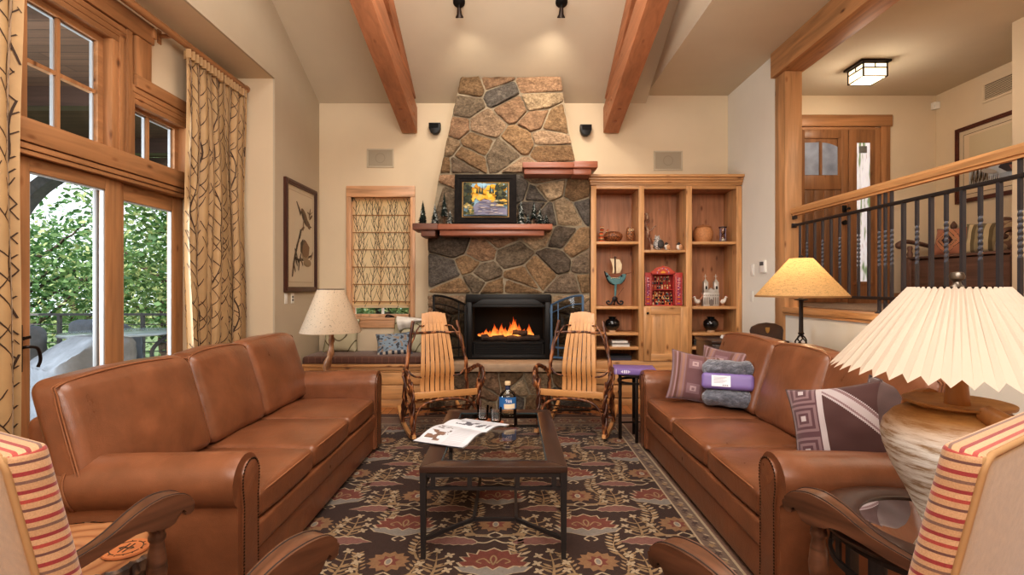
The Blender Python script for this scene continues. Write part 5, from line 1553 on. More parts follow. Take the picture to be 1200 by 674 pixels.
b = B(); b.prism([(-.02, 1.045), (.02, 1.045), (.02, 1.025), (.012, 1.0), (0, .992), (-.012, 1.0), (-.02, 1.025)], -.196, -.189, 'y', .002); obj('brass_emblem', b, plain('brass', S(188, 150, 92), .35, .7), bk, True)
b = B(); b.box(-.2, .2, -.2, .19, .43, .46, .01); obj('seat', b, M_darkx, r, True)
for sx in (-1, 1):
    b = B(); b.bar((sx*.17, -.18, 0), (sx*.15, -.178, .66), .035, .035); obj('leg', b, M_dark, r, True)
    b = B(); b.bar((sx*.17, .165, 0), (sx*.17, .165, .43), .035, .035); obj('leg', b, M_dark, r, True)
# ================================================================== BOOKCASE
r = thing('bookcase', 'tall built-in knotty pine bookcase right of the stone fireplace', 'bookcase', (1.83, 6.3, 0))
BX0, BX1, BF, BK = .94, 2.74, 6.10, 6.50
D1, D2 = (1.51, 1.575), (2.075, 2.145)      # dividers
for (a, c_, z_) in ((BX0, 1.005, 0), (2.675, BX1, 0), (D1[0], D1[1], .5), (D2[0], D2[1], .5)):
    b = B(); b.box(a, c_, BF, BF+.03, z_, 2.61, .003); obj('stile', b, M_pinz, r)
b = B(); b.box(1.005, 2.675, BF+.001, BF+.03, 2.575, 2.65, .003); obj('rail', b, M_pinx, r)
b = B(); b.box(1.005, 2.675, BF-.005, BF+.03, .41, .52, .003); obj('rail', b, M_pinx, r)
b = B()
for k, (dz, dy) in enumerate(((2.62, .012), (2.645, .03), (2.675, .05), (2.705, .075))): b.box(BX0-.0-dy*.6, BX1+.0 if BX1+dy > 2.745 else BX1+dy, BF-dy, BF+.1, dz, dz+.032, .006)
obj('crown', b, M_pinx, r)
for (a, c_) in ((BX0, 1.0), (D1[0]+.005, D1[1]-.005), (D2[0]+.005, D2[1]-.005), (2.68, BX1)):
    b = B(); b.box(a, c_, BF+.03, BK, .0, 2.62); obj('side_panel', b, M_pinz, r)
b = B(); b.box(BX0, BX1, BK-.012, BK, .0, 2.62)
for xx in (1.12, 1.27, 1.40, 1.70, 1.84, 1.97, 2.27, 2.40, 2.55): b.box(xx-.001, xx+.001, BK-.0135, BK-.011, .5, 2.58)
obj('back_panel', b, M_pinback, r)
b = B(); b.box(BX0, BX1, BF+.02, BK, 2.585, 2.62); obj('top_panel', b, M_pinback, r)
SH = {'L': (1.003, 1.512), 'M': (1.573, 2.077), 'R': (2.143, 2.677)}
SZ = {'L': (1.950, 1.175, .860, .690, .525), 'M': (1.850, 1.178), 'R': (1.950, 1.175, .860, .690, .525)}
for k in 'LMR':
    for z in SZ[k]:
        b = B(); b.box(SH[k][0], SH[k][1], BF+.012, BK-.01, z-.034, z, .003); obj('shelf', b, M_pinx, r)
# raised panel door
b = B()
d0, d1, z0, z1 = 1.565, 2.09, .525, 1.165
y = BF-.02
b.box(d0+.002, d1-.002, y+.014, BF-.001, z0+.002, z1-.002, .001)
door = obj('cabinet_door', b, M_pinz, r)
for a in (d0, d1-.085): b = B(); b.box(a, a+.085, y, BF-.002, z0, z1, .003); obj('door_stile', b, M_pinz, door)
for a in (z0, z1-.085): b = B(); b.box(d0+.085, d1-.085, y+.001, BF-.002, a, a+.085, .003); obj('door_rail', b, M_pinx, door)
b = B(); b.prism([(d0+.085, z0+.085), (d1-.085, z0+.085), (d1-.085, z1-.085), (d0+.085, z1-.085)], y+.008, y+.014, 'y')
V = [b.v((x_, yy, z_)) for yy, q in ((y+.013, .10), (y+.002, .13)) for (x_, z_) in ((d0+q, z0+q), (d1-q, z0+q), (d1-q, z1-q), (d0+q, z1-q))]
for i in range(4): b.f([V[i], V[(i+1) % 4], V[4+(i+1) % 4], V[4+i]])
b.f(V[4:]); obj('door_panel', b, M_pinz, door)
b = B(); b.sphere((d0+.045, y-.014, z1-.07), (.015, .013, .015)); b.tube([(d0+.045, y, z1-.07), (d0+.045, y-.012, z1-.07)], .006, 8); obj('knob', b, M_ironb, door)
# base with drawers
b = B(); b.box(BX0, BX1, BF-.02, BF+.03, .0, .08, .003); obj('plinth', b, M_pinx, r)
b = B(); b.box(BX0, BX1, BF-.03, BF+.35, .395, .43, .006); obj('ledge', b, M_pinx, r)
for (a, c_) in ((1.0, 1.53), (1.56, 2.10), (2.13, 2.69)):
    b = B(); b.box(a, c_, BF-.018, BF+.02, .25, .385, .004); dr = obj('drawer', b, M_pinx, r); b = B(); b.sphere(((a+c_)/2, BF-.035, .318), .014); obj('knob', b, M_ironb, dr)
    b = B(); b.box(a, c_, BF-.018, BF+.02, .09, .238, .004); dr = obj('drawer', b, M_pinx, r); b = B(); b.sphere(((a+c_)/2, BF-.035, .165), .014); obj('knob', b, M_ironb, dr)

# ---------------------------------------------------------------- objects on the shelves
YS = 6.24
def P_(px, y=YS): return (px-600)*y/600
def carve(name, rough, c1, c2, sc, thr=.5):
    m, nt, bs = newmat(name)
    vo = N(nt, 'ShaderNodeTexVoronoi', feature='DISTANCE_TO_EDGE'); vo.inputs['Scale'].default_value = sc
    L(nt, coords(nt), vo.inputs['Vector'])
    L(nt, ramp(nt, vo.outputs['Distance'], [(.05, c1), (.12, c2)]), bs.inputs['Base Color'])
    bs.inputs['Roughness'].default_value = rough
    add_bump(nt, bs, vo.outputs['Distance'], .4, .01)
    return m
M_carved = carve('carved_gourd', .5, S(72, 40, 26), S(156, 100, 64), 34)
M_owlb = carve('carved_owl', .4, S(64, 36, 22), S(170, 116, 76), 40)
# striped figure
x = P_(704.5); r = thing('striped_cat_figure', 'small orange and black striped sitting cat figure on the top left shelf', 'figurine', (x, YS, 1.95))
M_tiger = stripes('tiger_stripe', 'z', .045, [(0, S(196, 92, 42)), (.55, S(34, 26, 24)), (.8, S(222, 190, 140))])
b = B(); b.lathe([(.0, 0), (.030, .0), (.034, .04), (.028, .09), (.02, .13), (.0, .135)], 16, (x, YS, 1.95)); obj('body', b, M_tiger, r)
b = B(); b.sphere((x+.008, YS-.01, 2.105), (.026, .026, .028)); b.lathe([(.01, 0), (.0, .03)], 6, (x-.008, YS-.01, 2.122)); b.lathe([(.01, 0), (.0, .03)], 6, (x+.024, YS-.01, 2.122)); b.sphere((x+.012, YS-.034, 2.10), (.012, .012, .01)); obj('head', b, M_tiger, r)
b = B(); b.tube(cat([(x+.03, YS, 1.965), (x+.065, YS, 2.0), (x+.06, YS, 2.06), (x+.085, YS, 2.11)]), .007, 7); obj('tail', b, M_tiger, r)
x = P_(718.5); r = thing('carved_gourd', 'squat round carved brown gourd on the top left shelf', 'ornament', (x, YS, 1.95))
b = B(); b.lathe([(.0, 0), (.06, .004), (.10, .03), (.116, .065), (.108, .10), (.075, .125), (.03, .133), (.0, .133)], 28, (x, YS, 1.95)); obj('body', b, M_carved, r)
x = P_(738.5); r = thing('wooden_owl', 'brown carved wooden owl on the right end of the top left shelf', 'figurine', (x, YS, 1.95))
b = B(); b.lathe([(.0, .012), (.028, .014), (.045, .05), (.052, .10), (.050, .145), (.036, .18), (.0, .19)], 24, (x, YS, 1.95)); obj('body', b, M_owlb, r)
b = B(); b.lathe([(.03, 0), (.03, .012), (.01, .016)], 16, (x, YS, 1.95)); obj('base', b, M_dark, r)
b = B()
for sx_ in (-1, 1): b.lathe([(.0, 0), (.016, 0), (.016, .004), (.0, .005)], 14, (0, 0, 0))
k = 0
for f in b.bm.verts:
    sx_ = -1 if k < len(b.bm.verts)/2 else 1; k += 1
    f.co = Vector((x+sx_*.018+f.co.x, YS-.048-f.co.z, 2.095+f.co.y))
eye = obj('eye_disc', b, plain('owl_cream', S(214, 180, 138), .5), r)
b = B(); b.sphere((x-.018, YS-.054, 2.095), .007); b.sphere((x+.018, YS-.054, 2.095), .007); b.lathe([(.006, 0), (.0, -.016)], 6, (x, YS-.05, 2.083)); obj('pupil', b, M_black, eye)
# driftwood
x = P_(757); r = thing('driftwood_branch', 'upright twisted driftwood branch at the left of the middle shelf', 'ornament', (x+.05, YS, 1.85))
b = B(); twig(b, [(x+.08, YS, 1.85), (x+.045, YS, 1.98), (x+.015, YS, 2.09), (x-.005, YS+.01, 2.18), (x+.02, YS+.01, 2.27), (x+.0, YS+.01, 2.30)], .026, .016, 5, 8, jit=.006)
twig(b, [(x+.03, YS, 2.06), (x+.08, YS, 2.12), (x+.13, YS-.01, 2.16)], .013, .006, 6, 7); twig(b, [(x+.0, YS, 2.16), (x+.04, YS, 2.21), (x+.03, YS, 2.26)], .012, .008, 7, 7)
obj('branch', b, bark('driftwood', S(110, 76, 58), S(196, 166, 140)), r, smooth=60)
def bird(px, z0, h, label, cols, owl=False, face=1):
    x = P_(px, YS-.04); y = YS-.04
    r = thing('bird_figurine', label, 'figurine', (x, y, z0), 0, 'small bird figurines on the middle shelf')
    w = h*.34
    bm_ = B(); bm_.sphere((x, y, z0+h*.42), (w*1.08, w, h*.42), 16, 10); obj('body', bm_, cols[0], r)
    bm_ = B(); bm_.sphere((x-face*w*.25, y-.006, z0+h*.82), (w*.62, w*.62, h*.20), 14, 9)
    if owl:
        for s_ in (-1, 1): bm_.lathe([(.012, 0), (.0, .032)], 6, (x-face*w*.25+s_*.02, y, z0+h*.94))
    hd = obj('head', bm_, cols[1], r)
    bm_ = B(); bm_.bar((x-face*w*.8, y-.006, z0+h*.80), (x-face*(w*.8+.018), y-.006, z0+h*.78), .008, .006); bm_.sphere((x-face*w*.6, y-w*.45, z0+h*.85), .006); bm_.sphere((x-face*w*.05, y-w*.6, z0+h*.85), .006); obj('beak_and_eyes', bm_, M_black, hd)
    for s_ in (-1, 1):
        bm_ = B(); bm_.sphere((x+face*w*.25, y+s_*w*.82, z0+h*.42), (w*.75, w*.3, h*.30), 12, 8); obj('wing', bm_, cols[2], r)
    bm_ = B(); bm_.bar((x+face*w*.8, y, z0+h*.22), (x+face*w*1.5, y, z0+h*.12), w*.6, .008); obj('tail', bm_, cols[2], r)
M_bw = plain('bird_white', S(222, 214, 204), .6, var=(60, .2)); M_bd = plain('bird_dark', S(64, 58, 56), .6, var=(70, .5)); M_bt = plain('bird_tan', S(198, 150, 112), .6)
M_speckb = carve('owl_speckle', .6, S(54, 50, 50), S(214, 208, 202), 60)
bird(771.5, 1.85, .17, 'grey and white speckled owl figurine beside the driftwood branch', (M_speckb, M_speckb, M_bd), True)
bird(781.5, 1.85, .095, 'small cream songbird figurine with a dark head, in the middle of the shelf', (M_bw, M_bd, M_bt))
bird(796, 1.85, .095, 'small white and tan songbird figurine at the right of the middle shelf', (M_bw, M_bd, M_bt), face=1)
# lidded basket and hourglass
x = P_(824); r = thing('lidded_basket', 'round tan woven basket jar with a lid on the top right shelf', 'basket', (x, YS, 1.95))
mb = plain('basket_weave', S(196, 138, 92), .6, bump=(160, .8, .006), var=(50, .15))
b = B(); b.lathe([(.0, 0), (.085, .0), (.106, .04), (.114, .09), (.108, .14), (.088, .175), (.0, .176)], 32, (x, YS, 1.95)); obj('body', b, mb, r)
b = B(); b.lathe([(.0, .177), (.09, .177), (.094, .183), (.075, .20), (.03, .208), (.012, .21), (.014, .222), (.0, .228)], 32, (x, YS, 1.95)); obj('lid', b, plain('basket_lid', S(172, 118, 78), .6, bump=(160, .6, .005)), r)
x = P_(847); r = thing('hourglass', 'small dark wood hourglass with spindles on the top right shelf', 'hourglass', (x, YS, 1.95))
b = B(); b.lathe([(.0, 0), (.048, 0), (.05, .006), (.048, .014), (.0, .014)], 20, (x, YS, 1.95)); b.lathe([(.0, .176), (.048, .176), (.05, .183), (.048, .19), (.0, .19)], 20, (x, YS, 1.95)); obj('end_plate', b, M_dark, r)
for k in range(4):
    a = .6+k*PI/2; b = B(); b.lathe([(.005, .014), (.008, .04), (.004, .06), (.008, .095), (.004, .13), (.008, .15), (.005, .176)], 8, (x+.038*math.cos(a), YS+.038*math.sin(a), 1.95)); obj('spindle', b, plain('spindle_violet', S(116, 92, 108), .35) if 'spindle_violet' not in bpy.data.materials else bpy.data.materials['spindle_violet'], r)
b = B(); b.lathe([(.026, .016), (.03, .05), (.02, .08), (.005, .095), (.02, .11), (.03, .14), (.026, .174)], 18, (x, YS, 1.95)); obj('glass_bulb', b, M_bglass, r)
b = B(); b.lathe([(.0, .016), (.026, .017), (.028, .035), (.0, .05)], 16, (x, YS, 1.95)); obj('sand', b, plain('pale_sand', S(226, 210, 186), .8), r)
# ship on a stand
x = P_(724); z0 = 1.175; y = YS
r = thing('ship_sculpture', 'painted metal sailing ship sculpture on a curled dark stand', 'sculpture', (x-.01, y, z0))
M_teal = plain('teal_paint', S(88, 128, 132), .45, var=(30, .2)); M_cream = plain('cream_sail', S(226, 206, 172), .6, var=(18, .12)); M_darkm = plain('dark_patina', S(44, 44, 48), .4, .6)
def Z_(py, yy=YS): return 1.4+(337-py)*yy/600
hull = [(709, 319), (710.5, 322), (711, 326), (714, 330), (718, 333), (721, 333.5), (723, 333), (726, 333), (729, 331), (732, 327), (733.5, 322), (731, 321), (728.5, 321.5), (726, 324.5), (721, 326), (716, 325.5), (713, 323), (711.5, 320)]
b = B(); b.prism([(P_(a), Z_(c_)) for a, c_ in hull], y-.018, y+.018, 'y', .003); obj('hull', b, M_teal, r)
b = B(); b.tube(cat([(P_(708.5), y, Z_(318)), (P_(710), y-.01, Z_(324)), (P_(714), y-.01, Z_(331.5)), (P_(720), y-.01, Z_(334))], 5), .007, 7); b.tube(cat([(P_(733.5), y-.01, Z_(321)), (P_(731.5), y-.01, Z_(328)), (P_(727), y-.01, Z_(333.5))], 5), .006, 7)
b.sphere((P_(711.5), y-.02, Z_(323.5)), .012); b.sphere((P_(728), y-.02, Z_(323.5)), .012); obj('hull_scroll', b, M_darkm, r)
b = B(); b.prism([(P_(a), Z_(c_)) for a, c_ in ((713, 321), (729, 320.5), (727, 324), (720, 325.5), (715, 325))], y-.012, y+.012, 'y'); b.tube([(P_(728), y, Z_(322)), (P_(740), y, Z_(319.5))], .005, 6); obj('deck', b, plain('rust_brown', S(124, 72, 48), .6), r)
b = B()
for k in range(6): b.sphere((P_(716+k*1.8), y-.021, Z_(325.8-.5*math.sin(k/5*PI)+.4)), .006, 8, 6)
obj('shield_row', b, M_cream, r)
b = B(); b.tube([(P_(720.7), y, Z_(322)), (P_(720.7), y, Z_(300.5))], .006, 7); b.tube([(P_(719), y, Z_(302)), (P_(722.5), y, Z_(301.6))], .004, 6); obj('mast', b, M_darkm, r)
b = B(); b.prism([(P_(a), Z_(c_)) for a, c_ in ((714.5, 303), (719.6, 303.5), (720, 320), (717.5, 320.5), (718, 314), (716.8, 308))], y-.012, y-.005, 'y', .001); obj('sail', b, M_cream, r)
b = B(); b.prism([(P_(a), Z_(c_)) for a, c_ in ((721.6, 303.6), (726, 304.5), (728.6, 310), (728.4, 315), (726, 320), (722, 320.5))], y-.012, y-.005, 'y', .001); obj('sail', b, M_cream, r)
b = B(); b.tube([(P_(721.5), y, Z_(333)), (P_(721), y, Z_(347))], [.016, .012], 8); obj('stand_post', b, M_teal, r)
b = B()
b.sphere((P_(720.5), y, Z_(350.5)), (.034, .016, .034))
for s_ in (-1, 1):
    b.tube(cat([(P_(720.5+s_*1), y, Z_(349)), (P_(720.5+s_*4), y, Z_(355.5)), (P_(720.5+s_*8), y, Z_(356.6)), (P_(720.5+s_*9.5), y, Z_(354)), (P_(720.5+s_*7), y, Z_(353)), (P_(720.5+s_*6.5), y, Z_(354.6))], 5), .011, 7)
b.tube([(P_(720.5), y, Z_(352)), (P_(720.5), y+.05, z0+.01)], .01, 7); obj('curled_base', b, M_darkm, r)
b = B(); b.tube([(P_(724), y, Z_(346.5)), (P_(731), y, Z_(337))], .002, 5); obj('rod', b, M_darkm, r)
# retablo
yR = 6.20
def PR(px): return (px-600)*yR/600
def ZR(py): return 1.4+(337-py)*yR/600
r = thing('painted_shrine_box', 'red painted folk art box with open doors full of tiny figures', 'shrine box', (PR(778), yR, 1.178))
M_red = plain('folk_red', S(176, 62, 58), .5)
b = B(); X0, X1, Z0, Z1 = PR(763.5), PR(790.5), 1.178, ZR(320.5)
b.box(X0, X1, yR, yR+.12, Z0, Z0+.012); b.box(X0, X1, yR, yR+.12, Z1-.012, Z1); b.box(X0, X0+.010, yR, yR+.12, Z0, Z1); b.box(X1-.010, X1, yR, yR+.12, Z0, Z1); b.box(X0, X1, yR+.11, yR+.12, Z0, Z1); obj('case', b, M_red, r)
b = B(); b.prism([(PR(a), ZR(c_)) for a, c_ in ((763, 320.5), (763.2, 318), (766, 317), (768, 314.5), (772, 312.8), (774.5, 313), (777, 311.2), (780, 313), (782.5, 312.8), (786, 314.5), (788, 317), (791, 318), (791.2, 320.5))], yR-.004, yR+.012, 'y', .002)
cr = obj('crest', b, plain('folk_coral', S(196, 84, 66), .5), r)
b = B(); rr = random.Random(8)
for k in range(14):
    a = PI*k/13
    b.poly([(PR(777)+(.07*math.cos(a)+dx)*1.0, yR-.006, ZR(320)+.055*math.sin(a)+dz) for dx, dz in ((-.008, 0), (0, -.008), (.008, 0), (0, .008))], [S(110, 96, 170), S(214, 170, 196), S(224, 180, 80)][k % 3])
b.poly([(PR(777)+.03*math.cos(a), yR-.0062, ZR(320.3)+.03*math.sin(a)) for a in (PI*i/8 for i in range(9))], S(224, 160, 70)); obj('painted_crest', b, M_paint, cr, recalc=False)
for s_, e0, e1 in ((-1, 755.5, 763), (1, 791, 799.5)):
    b = B(); b.box(PR(e0), PR(e1), yR-.012, yR+.0, Z0+.004, ZR(319.5), .002); d = obj('shrine_door', b, M_red, r)
    b = B(); xc = PR((e0+e1)/2); w_ = abs(PR(e1)-PR(e0))*.5
    for k in range(17):
        zc = Z0+.03+k*.019
        for dx in (-.012, .0, .012): b.poly([(xc+dx+q[0]*.0055, yR-.0135, zc+q[1]*.008) for q in ((-1, 0), (0, -1), (1, 0), (0, 1))], rr.choice([S(206, 200, 214), S(96, 88, 160), S(224, 190, 180), S(60, 70, 110)]) if k > 4 else [S(94, 92, 170), S(226, 170, 80), S(214, 110, 80)][k % 3])
    for dx in (-.85, .85): 
        for k in range(24): b.poly([(xc+dx*w_+q[0]*.003, yR-.0135, Z0+.02+k*.0142+q[1]*.003) for q in ((-1, -1), (1, -1), (1, 1), (-1, 1))], S(226, 190, 180))
    obj('door_painting', b, M_paint, d, recalc=False)
b = B(); b.box(X0+.01, X1-.01, yR+.02, yR+.11, ZR(340), ZR(339)); obj('inner_floor', b, M_red, r)
b = B(); rr = random.Random(21)
for row, (zc, n_) in enumerate(((Z0+.012, 10), (Z0+.05, 9), (Z0+.085, 10), (Z0+.125, 9), (ZR(338.5), 8), (ZR(333), 8), (ZR(328), 7))):
    for k in range(n_):
        x_ = X0+.02+(X1-X0-.04)*(k+rr.uniform(.2, .8))/n_; yy = yR+.02+.014*row+rr.uniform(-.006, .006)
        cc = rr.choice([S(200, 110, 60), S(60, 70, 60), S(40, 36, 40), S(180, 60, 56), S(214, 190, 150), S(90, 120, 130), S(120, 84, 60), S(34, 30, 34)])
        b.c = cc; b.lathe([(.011, 0), (.009, .018), (.006, .028)], 6, (x_, yy, zc)); b.c = rr.choice([S(214, 160, 120), S(180, 120, 84), S(226, 200, 170)]); b.sphere((x_, yy, zc+.034), .0085, 6, 5)
        b.c = rr.choice([S(40, 34, 34), S(180, 90, 50), S(220, 190, 120)]); b.lathe([(.012, .038), (.006, .042), (.004, .05)], 6, (x_, yy, zc))
tag(obj('tiny_figures', b, M_paint, r), kind='stuff')
# church and roosters
yC = 6.22
def PC(px): return (px-600)*yC/600
def ZC(py): return 1.4+(337-py)*yC/600
M_tin = plain('tin_relief', S(140, 130, 122), .5, .5)
M_silver = plain('silver_tin', S(206, 200, 192), .42, .55, bump=(90, .5, .004))
r = thing('church_model', 'small silver tin church with two bell towers on the right shelf', 'sculpture', (PC(832.5), yC, 1.175))
z0 = 1.175
b = B(); b.box(PC(823.5), PC(841.5), yC-.03, yC+.05, z0, ZC(343), .002); b.prism([(PC(827.5), ZC(343)), (PC(837.5), ZC(343)), (PC(836.5), ZC(340)), (PC(834), ZC(339)), (PC(832.5), ZC(337.2)), (PC(831), ZC(339)), (PC(828.5), ZC(340))], yC-.03, yC+.01, 'y'); nv = obj('nave', b, M_silver, r)
b = B()
for k in range(-3, 4):
    if k: b.prism([(PC(832.5)+k*.026-.006, z0+.02), (PC(832.5)+k*.026+.006, z0+.02), (PC(832.5)+k*.026+.006, z0+.10), (PC(832.5)+k*.026, z0+.112), (PC(832.5)+k*.026-.006, z0+.10)], yC-.0322, yC-.03, 'y')
for k in range(9): b.box(PC(824)+k*.0225, PC(824)+k*.0225+.010, yC-.033, yC-.03, z0+.125, z0+.137)
obj('facade_relief', b, M_tin, nv)
for s_ in (-1, 1):
    xc = PC(832.5)+s_*.063
    b = B(); b.box(xc-.026, xc+.026, yC-.035, yC+.025, ZC(343), ZC(331.5), .002); t = obj('bell_tower', b, M_silver, r)
    b = B(); q = .029
    V = [b.v((xc+a*q, yC-.005+c_*q, ZC(331.5))) for a, c_ in ((-1, -1), (1, -1), (1, 1), (-1, 1))]; ap = b.v((xc, yC-.005, ZC(326.5)))
    for i in range(4): b.f([V[i], V[(i+1) % 4], ap])
    b.f(V[::-1]); obj('spire', b, M_silver, t)
    b = B(); b.tube([(xc, yC-.005, ZC(327)), (xc, yC-.005, ZC(321.5))], .0035, 6); b.bar((xc-.02, yC-.005, ZC(324)), (xc+.02, yC-.005, ZC(324)), .005, .005); obj('cross', b, M_silver, t)
    b = B(); b.prism([(xc-.010, ZC(339)), (xc+.010, ZC(339)), (xc+.010, ZC(336)), (xc, ZC(335)), (xc-.010, ZC(336))], yC-.0365, yC-.035, 'y'); obj('belfry_opening', b, M_darkm, t)
b = B(); xc = PC(832.5); b.prism([(xc-.020, z0+.004), (xc+.020, z0+.004), (xc+.020, z0+.07), (xc, z0+.09), (xc-.020, z0+.07)], yC-.032, yC-.03, 'y'); obj('church_door', b, plain('tin_dark', S(132, 122, 116), .5, .5), r)
def rooster(px, label, f):
    x = PC(px); r = thing('rooster_figurine', label, 'figurine', (x, yC, z0), 0, 'painted rooster figurines beside the tin church')
    b = B(); b.sphere((x, yC, z0+.055), (.034, .022, .028)); b.tube([(x-f*.02, yC, z0+.06), (x-f*.035, yC, z0+.10)], [.02, .012], 8); obj('body', b, M_bw, r)
    b = B(); b.sphere((x-f*.038, yC, z0+.108), (.014, .012, .013)); b.bar((x-f*.05, yC, z0+.106), (x-f*.062, yC, z0+.103), .006, .005); obj('head', b, M_bw, r)
    b = B(); b.prism([(x-f*.05, z0+.117), (x-f*.046, z0+.13), (x-f*.04, z0+.122), (x-f*.034, z0+.132), (x-f*.028, z0+.117)], yC-.003, yC+.003, 'y'); obj('comb', b, M_red, r)
    b = B(); 
    for k in range(4): b.tube(cat([(x+f*.02, yC, z0+.06), (x+f*(.045+.004*k), yC, z0+.10+.006*k), (x+f*(.075-.012*k), yC, z0+.112+.016*k-.02*(k == 0))], 4), [.008]*8+[.004], 6)
    obj('tail', b, plain('rooster_rust', S(186, 126, 100), .5), r)
    b = B(); b.tube([(x-.008, yC, z0), (x-.008, yC, z0+.04)], .003, 6); b.tube([(x+.01, yC, z0), (x+.01, yC, z0+.04)], .003, 6); b.box(x-.025, x+.025, yC-.015, yC+.015, z0, z0+.004); obj('legs', b, M_bt, r)
rooster(817.5, 'painted rooster figurine left of the tin church', 1)
rooster(847, 'painted rooster figurine right of the tin church', -1)
M_pot = plain('black_glaze', S(22, 22, 24), .16, coat=.5)
def pot(px, label):
    x = P_(px); r = thing('black_pot', label, 'vase', (x, YS, .86), 0, 'matching black pots on the shelves')
    b = B(); b.lathe([(.0, .02), (.045, .02), (.075, .05), (.090, .09), (.084, .13), (.055, .155), (.04, .162), (.046, .178), (.052, .183), (.045, .184), (.034, .172), (.0, .17)], 32, (x, YS, .86)); obj('body', b, M_pot, r, smooth=60)
    b = B(); b.lathe([(.0, 0), (.048, 0), (.046, .022), (.0, .022)], 28, (x, YS, .86)); obj('foot', b, plain('clay_foot', S(196, 158, 124), .6) if 'clay_foot' not in bpy.data.materials else bpy.data.materials['clay_foot'], r)
pot(717.5, 'round black pot with a clay foot on the left lower shelf of the bookcase')
pot(833, 'round black pot with a clay foot on the right lower shelf of the bookcase')
def books(px0, px1, z, specs, grp):
    x0_, x1_ = P_(px0), P_(px1); zc = z; rr = random.Random(int(px0))
    for (th, col, lb) in specs:
        r = thing('book', lb, 'book', ((x0_+x1_)/2, YS, zc), 0, grp)
        a, c_ = x0_+rr.uniform(0, .02), x1_-rr.uniform(0, .03)
        m_ = plain('book_cover', col, .5)
        b = B(); b.box(a, c_, YS-.10, YS+.12, zc, zc+.003); b.box(a, c_, YS-.10, YS+.12, zc+th-.003, zc+th); b.box(a, c_, YS-.103, YS-.10, zc, zc+th); obj('cover', b, m_, r)
        b = B(); b.box(a+.003, c_-.003, YS-.099, YS+.115, zc+.003, zc+th-.003); obj('pages', b, bpy.data.materials['book_pages'], r)
        zc += th+.0005
books(714, 736, .69, [(.026, S(214, 210, 204), 'pale grey book at the bottom of the left shelf stack'), (.018, S(120, 116, 112), 'thin grey book in the middle of the left shelf stack'), (.024, S(228, 224, 216), 'white book on top of the left shelf stack')], 'books stacked on the left shelf')
books(712, 739, .525, [(.030, S(58, 56, 72), 'thick dark blue book lying on the lowest left shelf'), (.024, S(40, 42, 48), 'black book lying on top of the dark blue book')], 'dark books on the lowest left shelf')
books(816, 836, .69, [(.022, S(60, 60, 66), 'dark book at the bottom of the right shelf stack'), (.014, S(196, 196, 196), 'light grey magazine in the middle of the right shelf stack'), (.014, S(104, 108, 112), 'grey magazine second from the top of the right shelf stack'), (.016, S(226, 226, 224), 'white magazine on top of the right shelf stack')], 'magazines stacked on the right shelf')
books(832, 850, .525, [(.02, S(200, 204, 208), 'pale magazine at the bottom of the lowest right shelf'), (.02, S(224, 224, 224), 'white magazine on the lowest right shelf')], 'magazines on the lowest right shelf')

# ================================================================== WINDOW SEAT
r = thing('window_seat', 'built-in pine window seat with drawers under the small back window', 'bench', (-1.7, 6.2, 0))
X0, X1, F0 = XL+.005, -.965, 5.95
b = B(); b.box(X0, X1, F0-.015, YB-.002, .475, .507, .004); obj('seat_board', b, M_pinx, r)
b = B(); b.box(X0, X1, F0, F0+.02, .0, .10, .003); b.box(X0, X1, F0, F0+.02, .435, .475, .003); b.box(X0, X1, F0-.004, F0+.02, .415, .432); obj('face_rail', b, M_pinx, r)
b = B(); 
for xx in (X0, -1.72, X1-.06): b.box(xx, xx+.06, F0+.001, F0+.021, .10, .435)
b.box(X1-.02, X1, F0, YB, 0, .475); b.box(X0, X1, F0+.02, F0+.03, .1, .44); obj('stile', b, M_pinz, r)
for (a, c_) in ((X0+.065, -1.725), (-1.655, X1-.065)):
    b = B(); b.box(a, c_, F0-.012, F0+.019, .275, .41, .004); obj('drawer', b, M_pinx, r)
    b = B(); b.box(a, c_, F0-.012, F0+.019, .105, .265, .004); obj('drawer', b, M_pinx, r)
qm, nt, bs = newmat('quilted_brown')
v1 = coords(nt, (1, 1, 1), (0, 0, PI/4))
ck = N(nt, 'ShaderNodeTexBrick'); ck.offset = 0; ck.inputs['Scale'].default_value = 1; ck.inputs['Brick Width'].default_value = .055; ck.inputs['Row Height'].default_value = .055; ck.inputs['Mortar Size'].default_value = .0025
L(nt, v1, ck.inputs['Vector']); cq = S(98, 66, 54); ck.inputs['Color1'].default_value = cq; ck.inputs['Color2'].default_value = mul(cq, .9); ck.inputs['Mortar'].default_value = mul(cq, 1.5)
L(nt, ck.outputs['Color'], bs.inputs['Base Color']); bs.inputs['Roughness'].default_value = .8; bs.inputs['Sheen Weight'].default_value = .3
add_bump(nt, bs, ck.outputs['Fac'], .4, .004)
b = B(); b.rbox((-1.705, 6.225, .552), (.735, .275, .045), .03, 10, 3, lambda u, w: (w.x, w.y, w.z + (.012*(1-u.x**4)*(1-u.y**2) if u.z > 0 else 0)))
tag(obj('bench_cushion', b, qm, smooth=80), 'long brown quilted cushion on the pine window seat', 'cushion')

